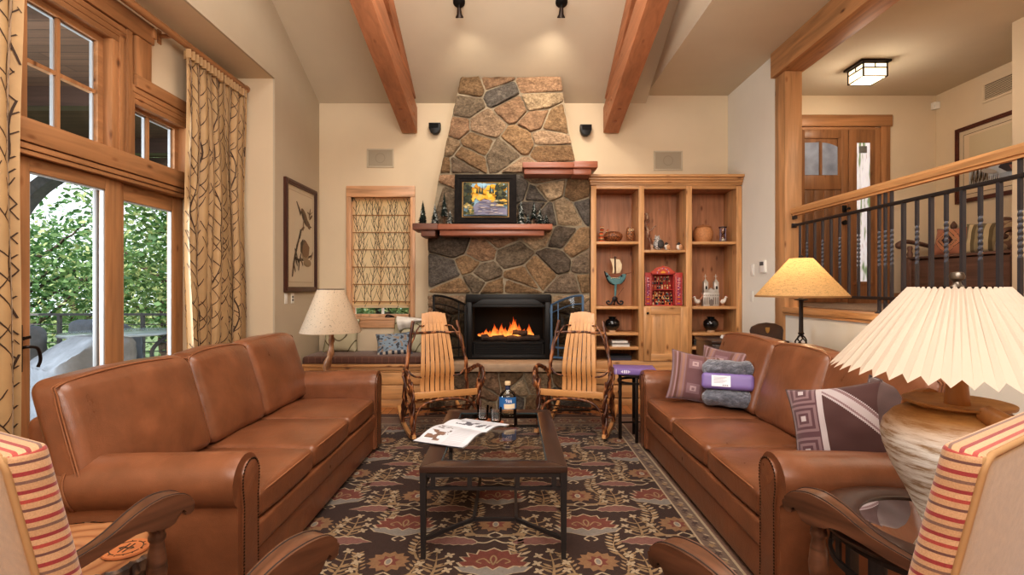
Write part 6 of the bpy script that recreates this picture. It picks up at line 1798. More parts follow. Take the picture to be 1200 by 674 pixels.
# ================================================================== PILLOWS
def pillow(name, label, loc, size, rotz, tiltx, roll, thick, cfn, mats, cat_='pillow', n=26, group=None, pinch=.10, flop=0.0):
    r = thing(name, label, cat_, loc, rotz, group)
    M = rotm('X', tiltx) @ rotm('Y', roll)
    h = size/2 if not isinstance(size, tuple) else None
    hx, hz = (h, h) if h else (size[0]/2, size[1]/2)
    b = B(); b.M = Matrix.Translation((0, 0, 0)) @ M
    rr = random.Random(len(label))
    o1, o2 = rr.random()*9, rr.random()*9
    def fn(sg):
        def g(u, v):
            a, c_ = 2*u-1, 2*v-1
            x = hx*a*(1-pinch*(1-a*a)*0 - pinch*(1-c_*c_)*abs(a)**3*1.0)
            z = hz*c_*(1-pinch*(1-a*a)*abs(c_)**3)
            t = ((1-a*a)*(1-c_*c_))
            y = sg*thick*(max(t, 0)**.42)
            w = .010*noise.noise(Vector((a*2.2+o1, c_*2.2+o2, sg))) * max(t, 0)**.2
            crease = -.010*math.exp(-((a*c_)**2)*60)*(abs(a)+abs(c_))*max(t, 0)**.3
            return (x, y+sg*(w+crease*.4)+flop*c_*c_*a, z)
        return g
    b.mi = 0; b.grid(fn(-1), n, n, cfn=(lambda u, v: cfn(u, v)) if cfn else None)
    if cfn is None: b.c = (1, 1, 1, 1)
    b.mi = 1 if len(mats) > 1 else 0
    b.grid(fn(1), n, n, cfn=(lambda u, v: cfn(u, v)) if (cfn and len(mats) == 1) else None)
    bmesh.ops.remove_doubles(b.bm, verts=b.bm.verts, dist=.0006)
    cov = obj('cover', b, mats, r, True, smooth=80)
    b = B(); b.M = M
    pts = [(a, -1) for a in [i/8-1 for i in range(17)]] + [(1, a) for a in [i/8-1 for i in range(1, 17)]] + [(-a, 1) for a in [i/8-1 for i in range(1, 17)]] + [(-1, -a) for a in [i/8-1 for i in range(1, 17)]]
    b.tube([(hx*a*(1-pinch*(1-c_*c_)*abs(a)**3), flop*c_*c_*a, hz*c_*(1-pinch*(1-a*a)*abs(c_)**3)) for a, c_ in pts], .005, 6)
    return r, cov, b
M_plum = plain('plum_velvet', S(78, 54, 50), .75, var=(9, .25), sheen=.5, bump=(300, .2, .002))
def geo(u, v):
    u, v = u, v
    base, lt, md = S(92, 66, 70), S(176, 164, 164), S(128, 104, 106)
    if u < .34:
        # nested squares
        for cy_ in (.20, .58, .92):
            d = max(abs(u-.17), abs(v-cy_))
            if d < .035: return lt
            if d < .065: return base
            if d < .095: return md
            if d < .13: return base
            if d < .155: return md
        return base
    if u < .40: return lt
    d = abs((u-.40)-(1-v)*1.0)
    if d < .06: return lt
    if d < .10: return md
    if d < .13: return lt
    return S(80, 56, 54)
r_, cv, pb = pillow('throw_pillow', 'plum pillow with grey square border pattern leaning on the right sofa', (1.61, 2.52, .712), .43, math.radians(-46), math.radians(-26), math.radians(-15), .085, geo, [M_fabric, M_plum], n=64, group='plum pillows on the right sofa'); obj('piping', pb, M_plum, cv, True)
r_, cv, pb = pillow('throw_pillow', 'plain plum pillow tucked behind the grey patterned one on the right sofa', (1.79, 2.36, .745), .42, math.radians(-62), math.radians(-24), math.radians(8), .07, None, [M_plum], group='plum pillows on the right sofa'); obj('piping', pb, M_plum, cv, True)
def mauve(u, v):
    s_ = int(u*24)
    cols = [S(136, 108, 110), S(120, 90, 84), S(150, 122, 124), S(104, 74, 66), S(132, 104, 104), S(146, 112, 100)]
    if .30 < u < .62:
        d = max(abs(u-.46), abs((v % .5)-.25)*1.2)
        return S(170, 146, 146) if .03 < d < .055 else S(132, 104, 108) if d < .12 else S(112, 82, 84)
    return cols[s_ % 6]
r_, cv, pb = pillow('throw_pillow', 'mauve striped pillow standing in the far corner of the right sofa', (1.44, 4.03, .69), .39, math.radians(-10), math.radians(-17), math.radians(9), .08, mauve, [M_fabric], n=60, group='mauve striped pillows on the right sofa'); obj('piping', pb, plain('mauve_cord', S(120, 96, 100), .8), cv, True)
r_, cv, pb = pillow('throw_pillow', 'mauve striped pillow half hidden behind the folded grey throw', (1.66, 4.02, .71), .42, math.radians(-50), math.radians(-16), math.radians(4), .07, mauve, [M_fabric], n=60, group='mauve striped pillows on the right sofa'); obj('piping', pb, bpy.data.materials['mauve_cord'], cv, True)
def swirl(u, v):
    return S(186, 178, 148)
sm_, nt, bs = newmat('swirl_print')
wv = N(nt, 'ShaderNodeTexWave', wave_type='RINGS', rings_direction='Y'); wv.inputs['Scale'].default_value = 3.2; wv.inputs['Distortion'].default_value = 6; wv.inputs['Detail'].default_value = 0; wv.inputs['Detail Scale'].default_value = 1.2
L(nt, coords(nt), wv.inputs['Vector'])
L(nt, ramp(nt, wv.outputs['Fac'], [(.0, S(96, 86, 66)), (.035, S(120, 108, 84)), (.06, S(190, 182, 154))]), bs.inputs['Base Color']); bs.inputs['Roughness'].default_value = .8
r_, cv, pb = pillow('throw_pillow', 'sage pillow with dark swirls standing behind the branch lamp on the window seat', (-2.12, 6.36, .80), .43, 0, math.radians(-14), 0, .075, None, [sm_], group='swirl print pillows on the window seat'); obj('piping', pb, plain('olive_cord', S(120, 112, 84), .8), cv, True)
r_, cv, pb = pillow('throw_pillow', 'sage swirl pillow at the right end of the window seat behind the blue pillow', (-1.28, 6.36, .80), .43, math.radians(-6), math.radians(-14), math.radians(5), .075, None, [sm_], group='swirl print pillows on the window seat'); obj('piping', pb, bpy.data.materials['olive_cord'], cv, True)
def bluefn(u, v):
    n_ = noise.noise(Vector((u*9, v*9, 3)))
    if v < .16: return S(70, 76, 88) if int(u*12) % 2 else S(196, 184, 170)
    if n_ > .22: return S(76, 78, 84)
    if n_ < -.25: return S(150, 132, 116)
    return S(134, 150, 164)
r_, cv, pb = pillow('throw_pillow', 'small blue grey patterned pillow lying against the swirl pillow on the window seat', (-1.42, 6.17, .715), (.42, .30), math.radians(10), math.radians(-30), math.radians(-4), .07, bluefn, [M_fabric], n=40); obj('piping', pb, plain('slate_cord', S(86, 92, 104), .8), cv, True)
# cream cloth over the right pillow
b = B()
b.grid(lambda u, v: (-1.42+.30*u+.03*v, 6.30+.14*u*.3-.06*math.sin(v*PI)*1.0+.008*math.sin(u*14), 1.045-.03*u-(.17*(1-u)+.02)*v**1.3+.012*math.sin(u*11)*v), 18, 12)
o = obj('cream_cloth', b, plain('cream_cloth_m', S(232, 226, 216), .8, bump=(200, .3, .002)), smooth=80, recalc=False); tag(o, 'cream cloth draped over the corner of the right swirl pillow', 'cloth')
o.modifiers.new('thickness', 'SOLIDIFY').thickness = .006

# ================================================================== FOLDED GREY THROW
loc = (1.60, 3.80, .52)
r = thing('folded_throw', 'grey plush throw blanket folded in a purple paper band on the right sofa', 'blanket', loc, math.radians(-22))
fm, nt, bs = newmat('grey_plush')
n1 = N(nt, 'ShaderNodeTexNoise'); n1.inputs['Scale'].default_value = 26; n1.inputs['Detail'].default_value = 8; n1.inputs['Roughness'].default_value = .7
L(nt, coords(nt, (1, 1, 1.6)), n1.inputs['Vector'])
L(nt, ramp(nt, n1.outputs['Fac'], [(.35, S(62, 64, 74)), (.55, S(104, 106, 118)), (.72, S(150, 150, 160))]), bs.inputs['Base Color']); bs.inputs['Roughness'].default_value = .9; bs.inputs['Sheen Weight'].default_value = .6
add_bump(nt, bs, n1.outputs['Fac'], .9, .03)
MT = rotm('X', math.radians(-13))
def plush(p, a): return p + Vector((noise.noise(p*16), noise.noise(p*16+Vector((5, 5, 5))), noise.noise(p*16+Vector((9, 1, 2)))))*a
for (cz, hz, hy, cy_) in ((.055, .058, .085, 0), (.165, .055, .078, .0), (.270, .062, .085, .0)):
    b = B(); b.M = MT; b.rbox((0, cy_, cz), (.175, hy, hz), .055, 8, 5, lambda u, w: plush(Vector(w), .016)+Vector((.008*u.z, 0, 0))); obj('fold', b, fm, r, True, smooth=80)
b = B(); b.M = MT
b.rbox((0, 0, .175), (.180, .094, .060), .03, 5, 3); bd = obj('paper_band', b, plain('purple_band', S(124, 104, 158), .45), r, True, smooth=60)
b = B(); b.M = MT; b.box(-.11, .02, -.0955, -.0945, .135, .215); lb = obj('care_label', b, plain('white_card', S(228, 228, 232), .5), bd, True)
b = B(); b.M = MT
for k in range(6): b.box(-.095, -.005-.012*(k % 3), -.0962, -.0955, .200-.008*k, .2025-.008*k)
for k in range(3): b.sphere((-.03+.014*k, -.0957, .145), (.006, .0006, .005), 8, 5)
obj('print', b, plain('print_grey', S(150, 150, 160), .6), lb, True)
# ================================================================== RUG
RX0, RX1, RY0, RY1 = -1.66, 1.46, .55, 5.63
FX0, FX1, FYa, FYb = -1.24, 1.035, 1.0, 5.12        # field
b = B()
C_BG, C_RED, C_CR, C_GOLD, C_GREY, C_PINK, C_TAN, C_DK = S(56, 40, 34), S(104, 58, 48), S(154, 136, 112), S(122, 92, 66), S(118, 110, 102), S(112, 78, 70), S(132, 108, 80), S(44, 32, 30)
b.c = S(84, 62, 54); b.box(RX0, RX1, RY0, RY1, .0, .008)
ZR_ = .0082
def flat(pts, c, lev): b.poly([(x, y, ZR_+lev*.0002) for (x, y) in pts], c)
def ribbon(pts, w, c, lev, taper=False):
    P = cat([(x, y, 0) for x, y in pts], 5); m = len(P)
    prev = None
    for i, p in enumerate(P):
        t = (P[min(i+1, m-1)]-P[max(i-1, 0)]); t.normalize(); n_ = Vector((-t.y, t.x, 0))*w*(.5 if not taper else .5*(1.1-i/m))
        cur = (p+n_, p-n_)
        if prev: flat([(prev[0].x, prev[0].y), (prev[1].x, prev[1].y), (cur[1].x, cur[1].y), (cur[0].x, cur[0].y)], c, lev)
        prev = cur
rr = random.Random(77)
flat([(FX0, FYa), (FX1, FYa), (FX1, FYb), (FX0, FYb)], C_BG, 0)
def leafd(x, y, a, l, w, c, lev): 
    ca, sa = math.cos(a), math.sin(a)
    flat([(x+ca*q*l-sa*p*w, y+sa*q*l+ca*p*w) for q, p in ((0, 0), (.35, .5), (.75, .4), (1, 0), (.75, -.4), (.35, -.5))], c, lev)
def jag(cx, cy, rx, ry, n, amp, c, lev, half=None, ph=0):
    pts = []
    for i in range(n*2):
        a = 2*PI*i/(2*n)+ph
        k = 1 if i % 2 == 0 else 1-amp
        if half == 'dn' and math.sin(a) > .25: continue
        pts.append((cx+rx*k*math.cos(a), cy+ry*k*math.sin(a)))
    flat(pts, c, lev)
def palmette(x, y):
    for (k, c, lev) in ((1.0, C_CR, 3), (.93, C_GREY, 4)):
        pts = [(x+k*p, y-.075+k*q) for p, q in ((-.20, .03), (-.16, -.02), (-.10, -.035), (-.05, -.06), (0, -.075), (.05, -.06), (.10, -.035), (.16, -.02), (.20, .03), (.14, .02), (.12, .05), (.08, .03), (.05, .06), (.02, .035), (-.02, .035), (-.05, .06), (-.08, .03), (-.12, .05), (-.14, .02))]
        flat(pts, c, lev)
    sh = [(-.15, -.055), (-.175, -.02), (-.135, -.01), (-.165, .03), (-.12, .03), (-.135, .07), (-.085, .055), (-.075, .095), (-.04, .085), (0, .115), (.04, .085), (.075, .095), (.085, .055), (.135, .07), (.12, .03), (.165, .03), (.135, -.01), (.175, -.02), (.15, -.055), (.10, -.05), (.07, -.075), (.03, -.055), (0, -.085), (-.03, -.055), (-.07, -.075), (-.10, -.05)]
    flat([(x+p*1.09, y+.01+q*1.12) for p, q in sh], C_CR, 5); flat([(x+p, y+.01+q) for p, q in sh], C_RED, 6)
    for s_ in (-1, 1):
        ribbon([(x+s_*.015, y-.02), (x+s_*.05, y+.025), (x+s_*.085, y+.0), (x+s_*.06, y-.02)], .009, C_TAN, 7)
    ribbon([(x, y-.035), (x-.015, y+.02), (x, y+.055), (x+.015, y+.02), (x, y-.035)], .009, C_TAN, 7)
    for s_ in (-1, 1):      # base tendrils
        ribbon([(x, y-.14), (x+s_*.035, y-.175), (x+s_*.012, y-.20)], .011, C_CR, 4)
def goldfl(x, y):
    jag(x, y, .112, .098, 13, .22, C_GOLD, 5); jag(x, y+.0, .058, .06, 7, .38, C_RED, 6, ph=.3)
    flat(ellr(x, y-.004, .020, .034), C_CR, 7); flat(ellr(x, y-.004, .012, .024), C_GREY, 8)
    for s_ in (-1, 1):
        ribbon([(x, y-.10), (x+s_*.04, y-.135), (x, y-.165), (x-s_*.05, y-.15), (x-s_*.11, y-.145)], .010, C_CR, 4)
        ribbon([(x+s_*.03, y-.135), (x+s_*.12, y-.12), (x+s_*.15, y-.02), (x+s_*.185, y+.06)], .014, C_TAN, 3, True)
        for k in range(6):
            t = k/5; leafd(x+s_*(.125+.05*t), y-.09+.15*t, PI/2-s_*(.9), .055, .016, C_TAN, 4); leafd(x+s_*(.125+.05*t), y-.08+.15*t, PI/2+s_*.7, .04, .014, C_TAN, 4)
        flat([(x+s_*(.13+a), y-.135+c_) for a, c_ in ((-.03, -.005), (.035, -.012), (.045, .012), (.02, .03), (-.01, .028))], C_TAN, 5)
def ellr(cx, cy, rx, ry, n=12): return [(cx+rx*math.cos(2*PI*i/n), cy+ry*math.sin(2*PI*i/n)) for i in range(n)]
def pinkleaf(x, y, s_):
    n = 12; up, dn = [], []
    for i in range(n+1):
        t = i/n; w = .036*math.sin(PI*min(t*1.05+.04, 1))**.7; z_ = (i % 2)*.008
        up.append((x+s_*(.29*t), y+.018*math.sin(t*3)+w+z_)); dn.append((x+s_*(.29*t), y+.018*math.sin(t*3)-w-z_))
    P = up+dn[::-1]
    cx = x+s_*.145
    flat([(cx+(p-cx)*1.04, y+(q-y)*1.25) for p, q in P], C_CR, 3); flat(P, C_PINK, 4)
    ribbon([(x, y), (x-s_*.05, y-.005), (x-s_*.1, y+.03)], .012, C_CR, 3)
def sprig(x, y, h=.24, fl=True):
    ribbon([(x, y-h*.5), (x+.008, y-.02), (x, y+h*.45)], .016, C_TAN, 3, True)
    for k, (dx, dy) in enumerate(((-.075, .0), (.075, .01), (-.065, .075), (.068, .08), (0, .125), (-.07, -.07), (.07, -.06))):
        ribbon([(x, y+dy-.05), (x+dx*.6, y+dy-.03), (x+dx, y+dy)], .010, C_TAN, 3)
        for q in range(4):
            a = q*PI/2+.5; leafd(x+dx, y+dy, a, .030, .018, C_CR, 5)
    for s_ in (-1, 1): leafd(x, y-h*.35, PI/2+s_*.9, .07, .018, C_TAN, 4); leafd(x, y-h*.15, PI/2+s_*.9, .06, .018, C_TAN, 4)
def fern(x, y, s_):
    ribbon([(x, y-.13), (x+s_*.03, y-.02), (x-s_*.01, y+.12)], .014, C_TAN, 3, True)
    for k in range(7):
        t = k/6; yy = y-.10+.21*t
        leafd(x+s_*.02*math.sin(t*3), yy, PI/2+.95, .075*(1-.4*t), .020, C_CR if k % 2 else C_TAN, 4); leafd(x+s_*.02*math.sin(t*3), yy, PI/2-.95, .075*(1-.4*t), .020, C_TAN if k % 2 else C_CR, 4)
DX, DY, X0_, Y0_ = .5325, .41, -.095, 2.60
for i in range(-2, 3):
    for j in range(-4, 7):
        x, y = X0_+DX*i, Y0_+DY*j
        if not (FX0-.02 < x < FX1+.02 and FYa < y < FYb): continue
        if (i+j) % 2 == 0:
            palmette(x, y)
        else:
            goldfl(x, y)
            for s_ in (-1, 1):
                if FX0 < x+s_*.36 < FX1: pinkleaf(x+s_*.10, y-.215, s_)
        if x+DX/2 < FX1 and x+DX/2 > FX0:
            if (i+j) % 2 == 0: sprig(x+DX/2+.03, y-.02)
            else: sprig(x+DX/2-.03, y-.02)
            if j % 2 == 0: fern(x+DX/2-.13, y+.16, -1)
            else: fern(x+DX/2+.13, y+.16, 1)
# borders: thin guard, main border, outer band
def band(m0, m1, c, lev):
    x0, x1, y0, y1 = FX0, FX1, FYa, FYb
    o0 = (x0-m0, x1+m0, y0-m0, y1+m0); o1 = (x0-m1, x1+m1, y0-m1, y1+m1)
    for q in ([(o1[0], o1[2]), (o1[1], o1[2]), (o0[1], o0[2]), (o0[0], o0[2])], [(o0[0], o0[3]), (o0[1], o0[3]), (o1[1], o1[3]), (o1[0], o1[3])],
              [(o1[0], o1[2]), (o0[0], o0[2]), (o0[0], o0[3]), (o1[0], o1[3])], [(o0[1], o0[2]), (o1[1], o1[2]), (o1[1], o1[3]), (o0[1], o0[3])]): flat(q, c, lev)
band(-.012, .0, C_CR, 10); band(.0, .085, S(104, 86, 74), 10); band(.085, .10, C_CR, 11); band(.10, .34, S(112, 86, 72), 10); band(.34, .355, C_CR, 11); band(.355, .415, S(86, 66, 58), 10)
def border_run(p0, p1, m):
    p0, p1 = Vector(p0), Vector(p1); ln = (p1-p0).length; d = (p1-p0)/ln; nrm = Vector((-d.y, d.x))
    k = int(ln/.085)
    for i in range(k):
        c_ = p0+d*(i+.5)*ln/k+nrm*.042
        flat([(c_.x+math.cos(a)*q*.5, c_.y+math.sin(a)*q*.5) for a, q in ((PI*t/5, .052 if t % 2 else .026) for t in range(10))], C_TAN if i % 2 else S(70, 54, 50), 12)
        c3 = p0+d*(i+1)*ln/k+nrm*.042; leafd(c3.x, c3.y, math.atan2(d.y, d.x)+.8, .04, .014, C_CR, 12); leafd(c3.x, c3.y, math.atan2(d.y, d.x)+3.9, .04, .014, S(74, 56, 50), 12)
    k = int(ln/.30)
    for i in range(k):
        c_ = p0+d*(i+.5)*ln/k+nrm*.22
        jag(c_.x, c_.y, .085, .085, 9, .3, C_CR if i % 2 else S(150, 126, 104), 12); jag(c_.x, c_.y, .065, .065, 9, .3, C_PINK if i % 2 else C_RED, 13); flat(ellr(c_.x, c_.y, .022, .022), C_TAN, 14)
        c3 = p0+d*(i+1)*ln/k+nrm*.22
        for a in range(6): leafd(c3.x, c3.y, a*PI/3+.3, .08, .03, C_CR if a % 2 else C_GREY, 12)
border_run((FX1, FYb), (FX1, FYa), 0); border_run((FX0, FYb), (FX1, FYb), 0); border_run((FX0, FYa), (FX0, FYb), 0)
for f in b.bm.faces:
    if f.normal.z < 0 and f.calc_center_median().z > .0081: f.normal_flip()
tag(obj('area_rug', b, M_rug, smooth=0, recalc=False), 'large dark brown wool rug with red palmettes and cream vines on the floor', 'rug')

# ================================================================== RAILING (entry level)
ZE = 1.2; XRl = 2.83
r = thing('railing', 'iron stair railing with twisted balusters and a wooden handrail along the raised entry', 'railing', (XRl, 4.0, ZE))
b = B(); b.prism([(XRl-.03, 2.138), (XRl+.03, 2.138), (XRl+.034, 2.16), (XRl+.036, 2.175), (XRl+.024, 2.196), (XRl, 2.2), (XRl-.024, 2.196), (XRl-.036, 2.175), (XRl-.034, 2.16)], .9, 5.145, 'y'); b.box(XRl-.018, XRl+.018, .9, 5.14, 2.118, 2.14); obj('handrail', b, wood('handrail_pine', S(206, 156, 106), 'y', knots=.1), r)
b = B(); b.box(XRl-.014, XRl+.014, 5.10, 5.147, 2.085, 2.13); obj('bracket', b, M_iron, r)
for z in (2.022, 1.318):
    b = B(); b.box(XRl-.013, XRl+.013, .9, 5.147, z-.012, z+.012, .002); obj('bar', b, M_iron, r)
    b = B(); b.box(XRl-.022, XRl+.022, 5.125, 5.147, z-.022, z+.022, .003); obj('bracket', b, M_iron, r)
M_balu = plain('baluster_iron', S(78, 78, 84), .36, .55)
def balu(y, tw, z0, z1, w):
    b = B()
    if tw:
        zs = [z0, 1.56] + [1.56+.28*i/60 for i in range(1, 61)] + [z1]
        P = []; 
        for i, z in enumerate(zs): P.append((z, 0 if z <= 1.56 else min((z-1.56)/.28, 1)*2*PI*2.0))
        prev = None
        for (z, a) in P:
            ring = [b.v((XRl+w*.7*math.cos(a+PI/4+k*PI/2), y+w*.7*math.sin(a+PI/4+k*PI/2), z)) for k in range(4)]
            if prev:
                for k in range(4): b.f([prev[k], prev[(k+1) % 4], ring[(k+1) % 4], ring[k]])
            else: b.f(ring[::-1])
            prev = ring
        b.f(prev)
    else:
        b.box(XRl-w/2*1.05, XRl+w/2*1.05, y-w/2*1.05, y+w/2*1.05, z0, z1)
    obj('baluster', b, M_balu, r, smooth=20)
ys = [5.03, 4.91, 4.785, 4.665, 4.54, 4.42, 4.30, 4.18, 4.06]
for i, y in enumerate(ys): balu(y, i % 2 == 1, 1.318, 2.022, .017)
for y in (3.945, 3.88, 3.815): balu(y, True, 1.202, 2.12, .0185)
b = B()
for y in (3.945, 3.88, 3.815): b.lathe([(.03, 1.2), (.03, 1.206), (.018, 1.212), (.015, 1.22)], 14, (XRl, y, 0))
obj('foot_collar', b, M_iron, r)
ys = [3.70, 3.577, 3.456, 3.336, 3.214, 3.093, 2.972]
for i, y in enumerate(ys): balu(y, i % 2 == 1, 1.318, 2.022, .019 if i % 2 else .022)
for y in (2.85, 2.785, 2.72): balu(y, True, 1.202, 2.12, .0185)
for i in range(5): balu(2.60-.12*i, i % 2 == 1, 1.318, 2.022, .019)

# ================================================================== FRONT DOOR
r = sthing('door_3', (3.9, YB, 1.2))
YD = YB-.03
b = B(); b.box(2.95, 4.81, YD-.012, YB, 3.44, 3.585, .004); obj('head_casing', b, M_aldx, r)
b = B(); b.box(4.675, 4.79, YD, YB, 1.2, 3.44, .004); b.box(4.60, 4.672, YD+.012, YB, 1.2, 3.43, .004); obj('casing', b, M_aldz, r)
b = B(); b.box(2.95, 4.60, YD+.01, YB, 3.40, 3.435); obj('head_jamb', b, M_aldx, r)
MD = wood('door_alder', S(146, 104, 70), 'z', knots=.5)
b = B(); b.box(3.30, 4.255, YD+.018, YB+.02, 1.21, 3.40); 
dl = obj('door_slab', b, MD, r)
def W_(px, yy=YD): return (px-600)*yy/600
def H_(py, yy=YD): return 1.4+(337-py)*yy/600
b = B(); yy0 = YD+.0
for (a, c_) in ((3.30, W_(943)), (4.17, 4.255)): b.box(a, c_, yy0, YD+.018, 1.21, 3.40, .003)
b.box(W_(960.5), W_(963.5), yy0, YD+.018, H_(205), H_(165)); 
b.box(W_(943), 4.17, yy0, YD+.018, H_(222), H_(205.5), .003); b.box(W_(943), 4.17, yy0, YD+.018, H_(162), 3.40, .003); b.box(W_(982), 4.17, yy0, YD+.018, H_(205.5), H_(162)); b.box(W_(943), 4.17, yy0, YD+.018, 1.21, 1.45, .003); obj('door_stile', b, MD, dl)
b = B()
for px in (943.5, 954.5, 966.5, 978.5): b.box(W_(px)+.004, W_(px+11)-.004, YD+.010, YD+.018, 1.45, H_(222), .004)
obj('plank_panel', b, wood('door_plank', S(126, 90, 62), 'z', knots=.5), dl)
M_dglass = plain('door_pane', S(150, 160, 178), .08, spec=.8, var=(3, .5))
def pane(px0, px1, tl, tr):
    b = B(); n_ = 6; top = [(px0+(px1-px0)*i/n_, tl+(tr-tl)*(i/n_)**2) for i in range(n_+1)]
    b.poly([(W_(a), YD+.008, H_(c_)) for a, c_ in [(px0, 205), (px1, 205)] + top[::-1]]); obj('pane', b, M_dglass, dl, recalc=False)
pane(943.5, 960, 167, 166.5); pane(964, 982, 167, 172)
b = B(); b.box(W_(986.5), W_(991.5), YD-.02, YD, H_(249), H_(241), .004); b.tube([(W_(989), YD-.03, H_(261)), (W_(989), YD, H_(261))], .03, 16); b.tube(cat([(W_(989), YD-.045, H_(246)), (W_(992), YD-.055, H_(244.5)), (W_(993), YD-.05, H_(246))], 4), .012, 8); obj('handle', b, M_black, dl)
# sidelight
r2 = sthing('window_4', (4.40, YB, 1.2))
b = B(); 
b.box(4.265, W_(1004.5), YD+.004, YB, 1.2, 3.40, .003); b.box(W_(1020.5), 4.60, YD+.004, YB, 1.2, 3.40, .003); obj('stile', b, MD, r2)
b = B(); b.box(W_(1004.5), W_(1020.5), YD+.004, YB, H_(167), 3.40); b.box(W_(1004.5), W_(1020.5), YD+.004, YB, 1.2, H_(330)); b.box(W_(1001), W_(1024), YD-.008, YD+.01, H_(334), H_(330), .003); obj('rail', b, MD, r2)
sg, nt, bs = newmat('sidelight_painted_glow')
sxx = N(nt, 'ShaderNodeTexNoise'); sxx.inputs['Scale'].default_value = 6; L(nt, coords(nt, (4, 1, .6)), sxx.inputs['Vector'])
cc = ramp(nt, sxx.outputs['Fac'], [(.35, S(120, 140, 104)), (.45, S(206, 204, 204)), (.62, S(222, 222, 228)), (.75, S(160, 130, 108))])
L(nt, cc, bs.inputs['Base Color']); L(nt, cc, bs.inputs['Emission Color']); bs.inputs['Emission Strength'].default_value = .5; bs.inputs['Roughness'].default_value = .1  # outdoor brightness painted on an opaque pane and made to glow
b = B(); b.box(W_(1004.5), W_(1020.5), YD+.016, YD+.02, H_(330), H_(167)); obj('glowing_pane', b, sg, r2)
b = B(); b.box(W_(1007.5), W_(1016.5), YD+.006, YD+.016, H_(179), H_(171), .003); obj('sensor', b, plain('sensor_box', S(120, 120, 116), .5), r2)

# ================================================================== ENTRY BENCH
M_old = wood('old_carved_wood', S(112, 84, 70), 'y', rough=.6, contrast=.35, knots=.3, coat=0)
M_oldz = wood('old_carved_wood_z', S(112, 84, 70), 'z', rough=.6, contrast=.35, knots=.3, coat=0)
BY0, BY1, BXF, BXB = 4.86, 6.22, 4.80, 5.37
r = thing('settle_bench', 'antique carved dark wood settle bench against the entry side wall', 'bench', (5.1, 5.55, 1.2))
b = B(); b.box(BXF-.02, BXB, BY0, BY1, 1.735, 1.765, .006); obj('seat', b, M_old, r)
b = B()
pts = [(BY0+.05, 1.72), (BY0+.05, 1.40)]
n_ = 14
for i in range(n_+1):
    y = BY0+.08+(BY1-BY0-.16)*i/n_; pts.append((y, 1.36+.045*abs(math.sin(i*PI/2.0))+(.02 if i % 3 == 0 else 0)))
pts += [(BY1-.05, 1.40), (BY1-.05, 1.72)]
b.prism(pts, BXF, BXF+.03, 'x'); obj('front_panel', b, M_old, r)
b = B(); b.box(BXF+.02, BXB, BY0+.03, BY0+.06, 1.3, 1.74); b.box(BXF+.02, BXB, BY1-.06, BY1-.03, 1.3, 1.74); obj('side_panel', b, M_old, r)
for (X, Y) in ((BXF+.01, BY0+.03), (BXF+.01, BY1-.03)):
    b = B(); b.lathe([(.028, 1.2), (.034, 1.26), (.026, 1.29), (.035, 1.34), (.035, 1.74), (.026, 1.765), (.034, 1.80), (.02, 1.84), (.03, 1.87), (.022, 1.90)], 14, (X, Y, 0)); obj('front_post', b, M_oldz, r, smooth=50)
    b = B(); b.box(X-.03, X+.03, Y-.03, Y+.03, 1.30, 1.70, .004); obj('post_block', b, M_oldz, r)
    P = cat([(BXB-.02, Y, 1.92), (5.10, Y, 1.895), (4.92, Y, 1.93), (BXF-.04, Y, 1.955), (BXF-.12, Y, 1.93), (BXF-.13, Y, 1.895), (BXF-.09, Y, 1.885)], 6)
    b = B(); b.tube(P, [.026]*len(P), 8, flat=1.4); obj('arm', b, M_old, r, smooth=60)
for Y in (BY0+.03, BY1-.03):
    b = B(); b.lathe([(.03, 1.2), (.03, 2.08), (.02, 2.10), (.034, 2.13), (.034, 2.155), (.02, 2.18), (.008, 2.20)], 14, (BXB-.03, Y, 0)); obj('back_post', b, M_oldz, r, smooth=50)
b = B()
pts = [(BY0+.05, 1.80), (BY1-.05, 1.80), (BY1-.05, 2.02)]
for i in range(41):
    t = i/40; y = BY1-.05-(BY1-BY0-.10)*t; pts.append((y, 2.04+.10*math.sin(PI*t)**2+.025*math.sin(t*PI*9)))
pts.append((BY0+.05, 2.02)); b.prism(pts, BXB-.04, BXB-.015, 'x'); obj('backrest', b, M_old, r)
def kil(u, v):
    d = abs(u-.5)*1.15+abs(v-.5)
    if d < .10: return S(110, 66, 60)
    if d < .20: return S(58, 40, 40)
    if d < .30: return S(176, 128, 98)
    if d < .345: return S(52, 38, 38) if int((u+v)*30) % 2 else S(186, 146, 112)
    if d < .48: return S(190, 132, 100)
    if d < .53: return S(56, 40, 40) if int((u-v)*30) % 2 else S(180, 132, 104)
    return S(176, 118, 92)
r_, cv, pb = pillow('throw_pillow', 'rust pillow with a stepped diamond pattern at the left end of the entry bench', (5.06, 5.90, 1.925), .345, math.radians(-72), math.radians(-16), 0, .075, kil, [M_fabric], n=60, group='pillows on the entry bench'); obj('piping', pb, plain('rust_cord', S(120, 80, 62), .8), cv, True)
def olv(u, v): return [S(120, 106, 76), S(196, 176, 140), S(112, 96, 70), S(150, 132, 100)][int(u*9) % 4]
r_, cv, pb = pillow('throw_pillow', 'olive and cream striped pillow second from the left on the entry bench', (5.08, 5.50, 1.93), .35, math.radians(-66), math.radians(-14), 0, .08, olv, [M_fabric], n=40, group='pillows on the entry bench'); obj('piping', pb, bpy.data.materials['olive_cord'], cv, True)
def tau(u, v): return S(128, 98, 80) if noise.noise(Vector((u*7, v*7, 1))) > .1 else S(170, 146, 116)
r_, cv, pb = pillow('throw_pillow', 'taupe mottled pillow third from the left on the entry bench', (5.08, 5.16, 1.93), .35, math.radians(-80), math.radians(-14), 0, .08, tau, [M_fabric], n=40, group='pillows on the entry bench'); obj('piping', pb, bpy.data.materials['rust_cord'], cv, True)
